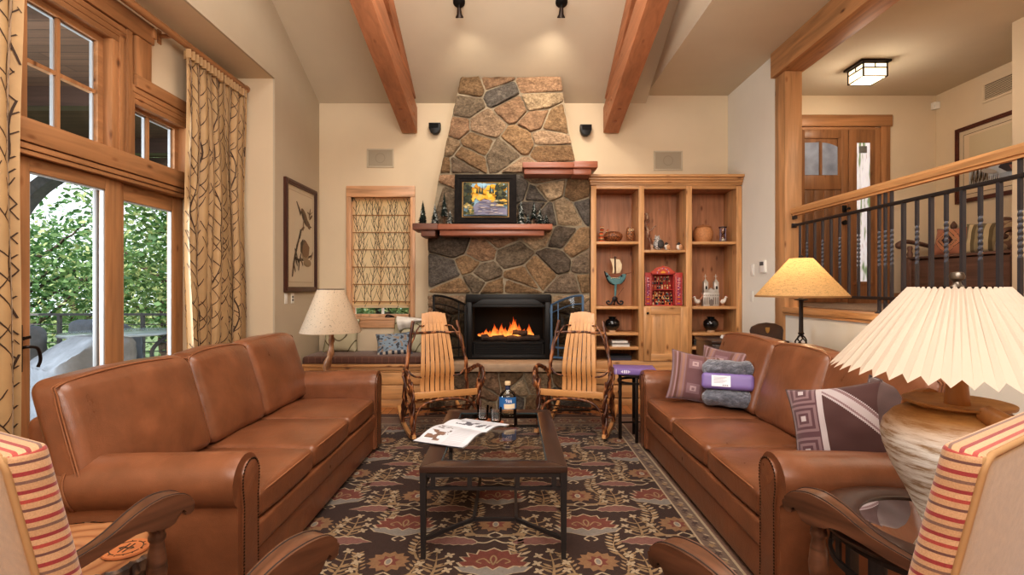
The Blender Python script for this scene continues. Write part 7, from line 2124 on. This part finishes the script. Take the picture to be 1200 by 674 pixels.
# entry rug
b = B(); b.c = S(150, 126, 104); b.box(2.98, 4.4, 4.0, 6.2, 1.2, 1.208)
for k in range(24): b.c = [S(108, 84, 70), S(176, 156, 130), S(128, 96, 80)][k % 3]; b.box(3.02, 4.36, 4.05+k*.088, 4.05+k*.088+.05, 1.2081, 1.2086)
tag(obj('entry_rug', b, M_rug), 'flat woven beige rug on the raised entry floor behind the railing', 'rug')

# ================================================================== WALL FITTINGS
W = [(rect(0, 0, 1, 1), S(222, 208, 184)), (rect(.06, .045, .94, .955), S(196, 176, 146)), (rect(.07, .051, .93, .949), S(226, 212, 188))]
DB, LB, MB_ = S(92, 78, 64), S(168, 146, 118), S(128, 106, 84)
W += [([(.16, .10), (.20, .10), (.26, .24), (.34, .36), (.44, .50), (.50, .58), (.46, .59), (.38, .48), (.28, .36), (.20, .24)], DB),
      ([(.24, .28), (.40, .26), (.60, .27), (.80, .305), (.92, .33), (.90, .345), (.76, .325), (.58, .295), (.40, .285), (.26, .31)], DB)]
W += [(ell(.62, .72, .15, .058, 16, -.5), MB_), (ell(.76, .655, .085, .036, 12, -.4), MB_), ([(.50, .76), (.34, .86), (.31, .855), (.46, .72)], DB), ([(.83, .65), (.90, .635), (.83, .63)], S(70, 60, 50)), (ell(.58, .715, .11, .03, 12, -.6), DB), (ell(.79, .662, .012, .007, 8), S(40, 34, 30))]
W += [(ell(.64, .36, .14, .10, 18), LB), (ell(.60, .40, .10, .09, 14, .2), MB_), ([(.50, .40), (.66, .48), (.80, .42), (.78, .34), (.66, .30), (.56, .32)], S(150, 120, 92)), (ell(.72, .25, .15, .04, 14), LB), ([(.46, .45), (.56, .50), (.52, .34), (.46, .36)], DB)]
for (u, v, a) in ((.36, .44, .6), (.30, .34, 2.4), (.46, .54, 1.0), (.54, .60, .3), (.24, .20, 2.2), (.36, .27, -.6), (.50, .26, -.8), (.40, .22, 1.2), (.88, .33, .8), (.30, .26, -.9), (.44, .30, .9), (.56, .64, 1.4), (.80, .78, 1.0), (.84, .74, .4)): W.append((ell(u, v, .07, .016, 8, a), DB if u < .5 else MB_))
W.append(([(.70, .78), (.80, .76), (.90, .80), (.895, .805), (.80, .77), (.71, .79)], MB_))
picture('bird_print', 'tall dark framed print of two birds on a branch on the grey left wall', 'picture', (XL, 5.925, 1.352), (0, 1, 0), .875, 1.24, (1, 0, 0), .055, wood('dark_frame', S(78, 46, 36), 'z', rough=.35, knots=0, contrast=.2), W)
H = [(rect(0, 0, 1, 1), S(218, 200, 174)), (rect(.045, .06, .955, .94), S(66, 44, 36)), (rect(.05, .067, .95, .933), S(226, 206, 178)), (rect(.11, .18, .89, .90), S(214, 198, 166)), ([(.11, .18), (.89, .18), (.89, .46), (.5, .48), (.11, .42)], S(196, 200, 204)), ([(.11, .18), (.89, .18), (.89, .30), (.5, .26), (.11, .24)], S(168, 176, 186))]
for k in range(26):
    u = .12+.006*k*1.2; H.append(([(u, .20), (u+.012, .20), (u+.02+.03*math.sin(k), .42+.16*abs(math.sin(k*1.9)))], [S(96, 84, 66), S(140, 116, 84), S(60, 54, 48)][k % 3]))
for k in range(30): u = .11+.0105*k; H.append(([(u, .18), (u+.01, .18), (u+.016, .22+.06*abs(math.sin(k*2.3)))], S(226, 222, 214) if k % 2 else S(84, 76, 66)))
H += [([(.42, .34), (.48, .44), (.56, .42), (.60, .34), (.72, .28), (.62, .24), (.50, .26)], S(66, 60, 66)), ([(.52, .34), (.64, .33), (.78, .26), (.66, .23), (.55, .26)], S(150, 104, 92)), (ell(.74, .42, .07, .05, 12, .5), S(104, 110, 122)), (ell(.86, .60, .03, .09, 10, .2), S(56, 56, 64)), ([(.64, .36), (.80, .50), (.84, .48), (.72, .34)], S(72, 74, 84)), (ell(.33, .32, .09, .03, 12, -.5), S(178, 170, 160))]
picture('heron_painting', 'wide reddish framed picture of waterbirds in reeds on the entry side wall', 'picture', (5.39, 5.55, 2.405), (0, -1, 0), 1.30, .90, (-1, 0, 0), .045, wood('red_frame', S(96, 50, 36), 'y', rough=.35, knots=0, contrast=.2), H)
def plate(name, label, cat_, P0, P1, out, mats=M_white, group=None): ...
# left wall switches
for (y, lb, kind_) in ((5.545, 'white light switch plate under the left end of the bird print', 's'), (5.71, 'white outlet plate under the bird print, right of the switch', 'o')):
    r = thing('switch_plate' if kind_ == 's' else 'outlet_plate', lb, 'switch' if kind_ == 's' else 'outlet', (XL, y, 1.22))
    b = B(); b.box(XL, XL+.006, y-.036, y+.036, 1.222, 1.337, .002); obj('plate', b, M_white, r)
    if kind_ == 's': b = B(); b.box(XL+.006, XL+.012, y-.008, y+.008, 1.265, 1.295, .002); obj('toggle', b, M_white, r)
    else:
        b = B(); 
        for zz in (1.25, 1.285): 
            for dy in (-.012, .012): b.box(XL+.006, XL+.0075, y+dy-.009, y+dy+.009, zz, zz+.022)
        obj('socket', b, plain('socket_grey', S(96, 92, 86), .5), r)
# right wall: switch, thermostat, low plate
r = thing('switch_plate', 'white switch plate on the right wall, left of the thermostat', 'switch', (XR, 5.84, 1.53)); b = B(); b.box(XR-.006, XR, 5.80, 5.88, 1.535, 1.665, .002); obj('plate', b, M_white, r); b = B(); b.box(XR-.010, XR-.006, 5.825, 5.855, 1.565, 1.635, .002); obj('rocker_switch', b, M_white, r)
r = thing('thermostat', 'white thermostat with a small grey screen on the right wall', 'thermostat', (XR, 5.58, 1.56)); b = B(); b.box(XR-.025, XR+.003, 5.52, 5.645, 1.562, 1.695, .004); obj('housing', b, M_white, r)
b = B(); b.box(XR-.0262, XR-.025, 5.54, 5.625, 1.64, 1.68); obj('screen', b, plain('lcd_grey', S(84, 90, 92), .3), r)
r = thing('outlet_plate', 'white blank plate low on the right wall below the thermostat', 'outlet', (XR, 5.86, 1.24)); b = B(); b.box(XR-.005, XR, 5.825, 5.895, 1.24, 1.36, .002); obj('plate', b, M_wallw, r)
# wall speakers
M_grille = plain('speaker_grille', S(170, 158, 138), .8, bump=(500, .5, .002))
for (p0, p1, q0, q1, lb) in ((430, 461.5, 174.5, 196.5, 'flat square speaker grille on the back wall left of the chimney'), (766, 799.5, 177, 200, 'flat square speaker grille on the back wall above the bookcase')):
    y = YB; X0, X1 = (p0-600)*y/600, (p1-600)*y/600; Z1, Z0 = 1.4+(337-q0)*y/600, 1.4+(337-q1)*y/600
    r = thing('wall_speaker', lb, 'speaker', ((X0+X1)/2, y, Z0), 0, 'flush speakers on the back wall')
    b = B()
    for (a, c_, d, e) in ((X0, X1, Z0, Z0+.018), (X0, X1, Z1-.018, Z1), (X0, X0+.018, Z0+.0185, Z1-.0185), (X1-.018, X1, Z0+.0185, Z1-.0185)): b.box(a, c_, y-.012, y, d, e, .002)
    obj('frame', b, plain('speaker_frame', S(196, 184, 162), .6) if 'speaker_frame' not in bpy.data.materials else bpy.data.materials['speaker_frame'], r)
    b = B(); b.box(X0+.016, X1-.016, y-.008, y, Z0+.016, Z1-.016); g_ = obj('grille', b, M_grille, r)
    b = B(); b.lathe([(.06, 0), (.062, .001), (.056, .001)], 28, (0, 0, 0), cap=False)
    for f in b.bm.verts: f.co = Vector(((X0+X1)/2+f.co.x, y-.0085-f.co.z, (Z0+Z1)/2+f.co.y))
    obj('cone_ring', b, plain('cone_ring_m', S(150, 140, 122), .8) if 'cone_ring_m' not in bpy.data.materials else bpy.data.materials['cone_ring_m'], g_, recalc=False)
for (px, py, lb) in ((509.5, 150.5, 'small black half round speaker left of the chimney top'), (686.5, 152.5, 'small black half round speaker right of the chimney top')):
    x, z = (px-600)*6.44/600, 1.4+(337-py)*6.44/600
    r = thing('corner_speaker', lb, 'speaker', (x, YB, z-.06), 0, 'small black speakers beside the chimney')
    b = B(); b.prism([(x-.072, z+.065), (x+.072, z+.065), (x+.072, z+.0), (x+.055, z-.045), (x+.02, z-.07), (x-.02, z-.07), (x-.055, z-.045), (x-.072, z)], YB-.10, YB-.02, 'y', .006); obj('housing', b, M_black, r)
    b = B(); b.box(x-.05, x+.05, YB-.106, YB-.10, z+.0, z+.05); obj('grille', b, M_soot, r); b = B(); b.box(x-.02, x+.02, YB-.03, YB, z-.03, z+.03); obj('bracket', b, M_black, r)
# motion sensor, vent, entry switch plate
r = thing('motion_sensor', 'small white motion sensor in the upper corner of the entry', 'sensor', (5.36, 6.46, 3.66)); b = B(); b.prism([(5.39, 6.51), (5.325, 6.51), (5.325, 6.47), (5.36, 6.445), (5.39, 6.445)], 3.655, 3.745, 'z', .006); obj('housing', b, M_white, r); b = B(); b.box(5.33, 5.352, 6.462, 6.468, 3.675, 3.71); obj('lens', b, plain('lens_w', S(206, 204, 198), .3), r)
r = thing('air_vent', 'white louvred air vent high on the entry side wall', 'vent', (5.39, 5.70, 3.50))
b = B()
for (a, c_, d, e) in ((5.40, 5.86, 3.50, 3.53), (5.40, 5.86, 3.70, 3.73), (5.40, 5.43, 3.5305, 3.6995), (5.83, 5.86, 3.5305, 3.6995)): b.box(5.378, 5.39, a, c_, d, e, .002)
obj('frame', b, M_wall, r)
b = B(); b.box(5.386, 5.39, 5.43, 5.83, 3.53, 3.70); obj('backing', b, plain('vent_dark', S(110, 98, 84), .9), r)
b = B()
for k in range(9): b.bar((5.382, 5.43, 3.54+k*.018), (5.382, 5.83, 3.54+k*.018), .008, .007)
obj('louver', b, M_wall, r)
r = thing('switch_plate', 'wide switch plate on the entry wall right of the front door', 'switch', (4.88, YB, 2.40)); b = B(); b.box(4.83, 4.99, YB-.006, YB, 2.385, 2.50, .002); obj('plate', b, M_wall, r); b = B(); 
for k in range(3): b.box(4.85+.045*k, 4.875+.045*k, YB-.009, YB-.006, 2.41, 2.475, .001)
obj('rocker_switch', b, M_wall, r)

# ================================================================== CEILING FIXTURES
r = thing('ceiling_light', 'square bronze flush ceiling light with glowing cream glass over the entry', 'ceiling light', (3.89, 5.61, 3.84))
b = B(); b.box(3.73, 4.05, 5.455, 5.765, 3.815, 3.84, .004); obj('canopy', b, M_ironb, r)
X0, X1, Y0, Y1 = 3.765, 4.02, 5.485, 5.735
b = B()
for X in (X0, X1):
    for Y in (Y0, Y1): b.box(X-.006, X+.006, Y-.006, Y+.006, 3.665, 3.815)
for z in (3.667, 3.76, 3.81):
    for Y in (Y0, Y1): b.box(X0, X1, Y-.005, Y+.005, z-.005, z+.005)
    for X in (X0, X1): b.box(X-.005, X+.005, Y0, Y1, z-.005, z+.005)
xm, ym = (X0+X1)/2, (Y0+Y1)/2
for Y in (Y0, Y1): b.box(xm-.004, xm+.004, Y-.004, Y+.004, 3.76, 3.81)
for X in (X0, X1): b.box(X-.004, X+.004, ym-.004, ym+.004, 3.76, 3.81)
obj('frame', b, M_ironb, r)
b = B(); b.box(X0+.004, X1-.004, Y0+.004, Y1-.004, 3.669, 3.812); obj('glass_panel', b, emis('glowing_glass', S(255, 232, 196), 1.6), r)
for (px, lb) in ((538, 'left small bronze spotlight on the vaulted ceiling'), (658, 'right small bronze spotlight on the vaulted ceiling')):
    Yc = 5.235; x = (px-600)*Yc/600; Zc = vault(Yc)
    r = thing('spotlight', lb, 'spotlight', (x, Yc, Zc), 0, 'spotlights on the vaulted ceiling')
    b = B(); b.M = Matrix.Translation((x, Yc, Zc)) @ rotm('X', math.atan(-.455)); b.lathe([(.0, .0), (.062, .0), (.06, -.018), (.03, -.03), (.0, -.032)], 24); obj('canopy', b, M_black, r, recalc=True)
    b = B(); b.tube([(x, Yc, Zc-.02), (x, Yc, Zc-.07)], .008, 8); obj('stem', b, M_black, r)
    b = B(); b.M = Matrix.Translation((x, Yc, Zc-.06)) @ rotm('X', math.radians(28)); b.lathe([(.0, .0), (.018, .0), (.022, -.03), (.026, -.06), (.040, -.085), (.042, -.095), (.036, -.095), (.03, -.08), (.0, -.075)], 20); obj('lamp_head', b, M_ironb, r)
# ================================================================== OUTDOORS (through the glass doors)
b = B(); b.box(-9.2, -3.03, 1.0, 9.0, -.12, .04); tag(obj('patio_deck', b, planks('deck_boards', S(150, 138, 126), .14, 'x', .7, 0)), kind='structure')
b = B(); b.box(-45, 12, -5, 70, -1.6, -1.5); tag(obj('ground', b, plain('meadow', S(96, 112, 66), .95, var=(.6, .3))), kind='structure')
b = B(); b.box(-8.3, -3.04, -2, 7.94, 3.42, 3.5); tag(obj('porch_ceiling', b, planks('porch_boards', S(96, 72, 56), .13, 'x', .7, 0)), kind='structure')
b = B()
for y in (1.6, 3.4, 5.2, 7.0): b.box(-8.3, -3.04, y-.07, y+.07, 3.22, 3.42)
tag(obj('porch_rafters', b, wood('porch_rafter', S(76, 56, 46), 'x', knots=.2, coat=0)), kind='structure')
b = B(); b.box(-8.3, -3.04, 7.95, 8.12, 3.22, 3.42); tag(obj('porch_beam', b, wood('porch_beam_w', S(110, 92, 80), 'x', knots=.2, coat=0)), kind='structure')
# arched bracket and post
r = thing('porch_bracket', 'grey curved timber brace under the porch roof outside the glass doors', 'brace', (-7.9, 7.85, 0))
b = B(); P = cat([(-7.82, 7.85, 1.9), (-7.62, 7.85, 2.45), (-7.30, 7.85, 2.88), (-6.85, 7.85, 3.2)], 6); 
for i in range(len(P)-1): b.bar(P[i], P[i+1]+(P[i+1]-P[i])*.06, .16, .22, (0, 1, 0))
gm = plain('weathered_timber', S(110, 108, 108), .8, var=(12, .15)); obj('brace', b, gm, r)
b = B(); b.box(-8.05, -7.84, 7.72, 7.94, .04, 3.3); obj('post', b, gm, r)
r = thing('patio_railing', 'grey metal patio railing with horizontal cables behind the outdoor table', 'railing', (-6.4, 8.6, .04))
b = B(); b.box(-9.2, -3.1, 8.57, 8.63, .93, .965); obj('top_rail', b, gm, r)
for X in (-9.0, -7.6, -6.2, -4.8, -3.4): b = B(); b.box(X-.025, X+.025, 8.575, 8.625, .04, .95); obj('post', b, gm, r)
for z in (.18, .33, .48, .63, .78): b = B(); b.tube([(-9.2, 8.6, z), (-3.1, 8.6, z)], .008, 6); obj('cable', b, gm, r)
M_glassr = plain('frosted_table_top', S(190, 200, 204), .15, .1)
tc = (-5.2, 6.8, .04)
r = thing('patio_table', 'round glass topped patio table with curved metal legs outside', 'table', tc)
b = B(); b.lathe([(.0, .735), (.63, .735), (.65, .745), (.65, .765), (.63, .775), (.0, .775)], 48, tc); obj('tabletop', b, M_glassr, r)
for k in range(4):
    a = k*PI/2+.5; b = B(); b.tube(cat([(tc[0]+.55*math.cos(a), tc[1]+.55*math.sin(a), .04), (tc[0]+.40*math.cos(a), tc[1]+.40*math.sin(a), .3), (tc[0]+.35*math.cos(a), tc[1]+.35*math.sin(a), .55), (tc[0]+.55*math.cos(a), tc[1]+.55*math.sin(a), .775)], 6), .025, 8); obj('leg', b, gm, r)
uc = (-5.02, 7.85, .04)
r = thing('patio_umbrella', 'closed white patio umbrella standing by the outdoor table', 'umbrella', uc)
b = B(); b.lathe([(.25, 0), (.26, .05), (.05, .08), (.03, .10)], 24, uc); obj('base', b, gm, r)
b = B(); b.tube([(uc[0], uc[1], .1), (uc[0], uc[1], 1.75)], .022, 10); obj('pole', b, gm, r)
b = B(); b.lathe([(.13, .25), (.14, .3), (.13, .7), (.10, 1.1), (.055, 1.42), (.03, 1.5), (.0, 1.52)], 32, uc, wob=lambda q, a, z: q*(1+.22*math.cos(6*a))); obj('canopy', b, plain('umbrella_cloth', S(214, 212, 208), .9), r, smooth=70)
b = B(); b.lathe([(.045, 1.36), (.05, 1.37), (.05, 1.40), (.045, 1.41)], 16, uc); b.sphere((uc[0], uc[1], uc[2]+1.55), .03); obj('tie', b, plain('umbrella_tie', S(196, 150, 84), .7), r)
def pchair(loc, rz, label, s_=1.0):
    r = thing('covered_chair', label, 'chair', loc, rz, 'covered patio chairs')
    cm = bpy.data.materials.get('chair_cover') or plain('chair_cover', S(128, 132, 138), .85, var=(6, .2), bump=(7, .6, .03))
    def fn(u, w):
        z = w.z; k = 1+.12*(1-u.z)*.5
        top = .0
        if u.z > -.2: 
            # back taller than the seat front
            if u.y < .1: z = z*1.0
            else: z = min(z, .18+.25*(1-u.y))
        return plush(Vector((w.x*k, w.y*k, z)), .015)
    b = B(); b.rbox((0, 0, .44), (.32, .34, .44), .10, 10, 4, fn); obj('cover', b, cm, r, True, smooth=80)
    return r
pchair((-4.15, 4.95, .04), math.radians(150), 'grey covered patio chair nearest the door glass')
pchair((-6.3, 6.35, .04), math.radians(60), 'grey covered patio chair left of the outdoor table')
pchair((-6.15, 7.75, .04), math.radians(-20), 'grey covered patio chair behind the outdoor table')
pchair((-4.0, 7.6, .04), math.radians(-60), 'grey covered patio chair at the far right of the outdoor table')
# trees
lm, nt, bs = newmat('leaves')
va = N(nt, 'ShaderNodeVertexColor', layer_name='Col'); L(nt, va.outputs['Color'], bs.inputs['Base Color']); bs.inputs['Roughness'].default_value = .6
trn = N(nt, 'ShaderNodeBsdfTranslucent'); L(nt, va.outputs['Color'], trn.inputs['Color'])
ms = N(nt, 'ShaderNodeMixShader'); ms.inputs[0].default_value = .35
L(nt, bs.outputs[0], ms.inputs[1]); L(nt, trn.outputs[0], ms.inputs[2]); L(nt, ms.outputs[0], nt.nodes['Material Output'].inputs['Surface'])
def tree(x, y, h, rad, n, seed, label, hue=0):
    rr = random.Random(seed)
    r = thing('leafy_tree', label, 'tree', (x, y, -1.5), 0, 'trees beyond the patio')
    b = B(); br = []
    twig(b, [(x, y, -1.5), (x+rr.uniform(-.2, .2), y, h*.25), (x+rr.uniform(-.4, .4), y, h*.6), (x+rr.uniform(-.3, .3), y, h*.9)], .16, .04, seed, 8, jit=.03)
    for k in range(9):
        a = rr.uniform(0, 2*PI); z = h*(.2+.6*rr.random()); l = rad*rr.uniform(.6, 1.0)
        e = (x+l*math.cos(a), y+l*math.sin(a), z+rr.uniform(.3, 1.0)); br.append(e)
        twig(b, [(x, y, z-.3), (x+.5*l*math.cos(a), y+.5*l*math.sin(a), z+.1), e], .06, .015, seed+k, 6, jit=.03)
    obj('trunk', b, bpy.data.materials.get('tree_bark') or plain('tree_bark', S(84, 70, 60), .9, var=(8, .3)), r, smooth=60)
    b = B()
    cl = [(x+rr.gauss(0, rad*.48), y+rr.gauss(0, rad*.48), h*(.1+.85*rr.random()**.8)) for _ in range(46)]
    for k in range(n):
        c_ = rr.choice(cl); q = rad*.30
        p = Vector((c_[0]+rr.gauss(0, q), c_[1]+rr.gauss(0, q), c_[2]+rr.gauss(0, q*.8)))
        s_ = rr.uniform(.05, .10)
        d1 = Vector((rr.gauss(0, 1), rr.gauss(0, 1), rr.gauss(0, .6))).normalized()*s_; d2 = Vector((rr.gauss(0, 1), rr.gauss(0, 1), rr.gauss(0, 1))).normalized()*s_*.6
        t = rr.random()
        col = S(74+56*t+hue, 112+50*t, 66+38*t) if rr.random() < .85 else S(190+hue, 202, 140)
        b.poly([p-d1, p-d2, p+d1, p+d2], col)
    tag(obj('foliage', b, lm, r, recalc=False, smooth=0), kind='stuff')
tree(-11.4, 11.6, 3.0, 1.9, 6500, 1, 'leafy green tree at the left behind the patio railing, lower than its neighbours')
tree(-7.9, 11.8, 5.2, 1.6, 8000, 2, 'tall leafy tree in the middle of the left door glass', 6)
tree(-6.1, 12.2, 5.6, 1.8, 8000, 3, 'leafy tree behind the closed patio umbrella')
tree(-14.0, 16.5, 2.5, 2.4, 5500, 4, 'paler tree farther back at the left edge of the door glass', 14)
tree(-11.6, 17.0, 2.7, 2.4, 5500, 5, 'paler tree farther back between the two front trees', 16)
tree(-3.4, 14.4, 5.6, 2.0, 5500, 6, 'leafy tree at the right side of the right door glass')
tree(-16.5, 13.6, 2.4, 2.2, 4500, 7, 'low bushy tree at the far left behind the covered chair')
# shrub outside the small back window
tree(-2.3, 9.6, 1.6, 1.2, 2500, 9, 'grey green shrub outside the small back window', 20)

# ================================================================== LIGHTS, WORLD, CAMERA
def area(name, loc, rot, sx, sy, power, col):
    d = bpy.data.lights.new(name, 'AREA'); d.shape = 'RECTANGLE'; d.size = sx; d.size_y = sy; d.energy = power; d.color = col
    o = bpy.data.objects.new(name, d); COL.objects.link(o); o.location = loc; o.rotation_euler = rot; return o
def point(name, loc, power, col, rad=.05):
    d = bpy.data.lights.new(name, 'POINT'); d.energy = power; d.color = col; d.shadow_soft_size = rad
    o = bpy.data.objects.new(name, d); COL.objects.link(o); o.location = loc; return o
def spot(name, loc, target, power, col, ang, blend=.6, rad=.03):
    d = bpy.data.lights.new(name, 'SPOT'); d.energy = power; d.color = col; d.spot_size = math.radians(ang); d.spot_blend = blend; d.shadow_soft_size = rad
    o = bpy.data.objects.new(name, d); COL.objects.link(o); o.location = loc
    o.rotation_euler = (Vector(target)-Vector(loc)).to_track_quat('-Z', 'Y').to_euler(); return o
WARM = (1.0, .86, .70)
area('rear_fill', (.1, -.6, 3.2), (math.radians(58), 0, 0), 3.6, 1.6, LP['rear'], (1.0, .955, .90))  # added fill behind the camera, no fixture there
area('vault_fill', (-.2, 2.6, 4.9), (0, 0, 0), 2.6, 2.6, LP['vault'], (1.0, .945, .88))  # added overhead fill under the ridge, no fixture there
area('hall_fill', (4.0, 2.6, 3.7), (0, 0, 0), .9, 2.0, LP['hall'], (1.0, .88, .72))  # unseen area lamp added to brighten the hall side
area('upward_fill', (-.2, 3.4, 2.6), (PI, 0, 0), 1.6, 1.6, LP['up'], (1.0, .93, .85))  # added upward fill that brightens the vault, not bounced lamp light
point('entry_bulb', (3.89, 5.61, 3.55), LP['entry'], WARM, .12)
point('lamp_bulb', (2.315, 4.10, 1.46), LP['lamp'], (1.0, .74, .44), .04)
for x, y_ in ((-.541, 5.26), (.506, 5.26)):
    spot('chimney_spot', (x, y_, vault(5.235)-.175), (x*.55, 6.3, 2.9), LP['spot']*(.6 if x < 0 else 1.0), (1.0, .86, .68), 112, .8, .03)
spot('chimney_wash', (.506, 5.24, vault(5.235)-.19), (.35, 6.3, 2.8), LP['spot']*1.2, (1.0, .84, .64), 60, .8, .03)
area('porch_daylight_fill', (-5.2, 2.75, 1.75), (0, -PI/2, math.radians(4)), 1.7, 1.7, LP['porch'], (.84, .92, 1.0))  # unseen area lamp added outside, imitates daylight through the door glass
point('fire_glow', (-.03, 6.06, .98), LP['fire'], (1.0, .42, .12), .08)
d = bpy.data.lights.new('sun', 'SUN'); d.energy = LP['sun']; d.angle = math.radians(2); d.color = (1, .95, .86)
o = bpy.data.objects.new('sun', d); COL.objects.link(o); o.rotation_euler = (math.radians(40), math.radians(8), math.radians(-20))
w = bpy.data.worlds.new('sky_world'); SC.world = w; w.use_nodes = True
nt = w.node_tree; bg = nt.nodes['Background']
tcn = N(nt, 'ShaderNodeTexCoord'); sx = N(nt, 'ShaderNodeSeparateXYZ'); L(nt, tcn.outputs['Generated'], sx.inputs[0])
L(nt, ramp(nt, sx.outputs['Z'], [(.0, (.86, .93, 1.0, 1)), (.25, (.92, .96, 1.0, 1)), (.8, (.55, .72, 1.0, 1))]), bg.inputs['Color'])
bg.inputs['Strength'].default_value = LP['world']
cam = bpy.data.cameras.new('camera'); co = bpy.data.objects.new('camera', cam); COL.objects.link(co)
cam.sensor_width = 36; cam.sensor_fit = 'HORIZONTAL'; cam.lens = 18.0; cam.clip_start = .05; cam.clip_end = 200
co.location = (0, 0, 1.4); co.rotation_euler = (PI/2, 0, 0)
SC.camera = co
SC.view_settings.view_transform = 'Standard'
SC.view_settings.look = 'Medium High Contrast'
SC.view_settings.exposure = LP['exp']
SC.view_settings.gamma = 1.0
SC.cycles.transparent_max_bounces = 24
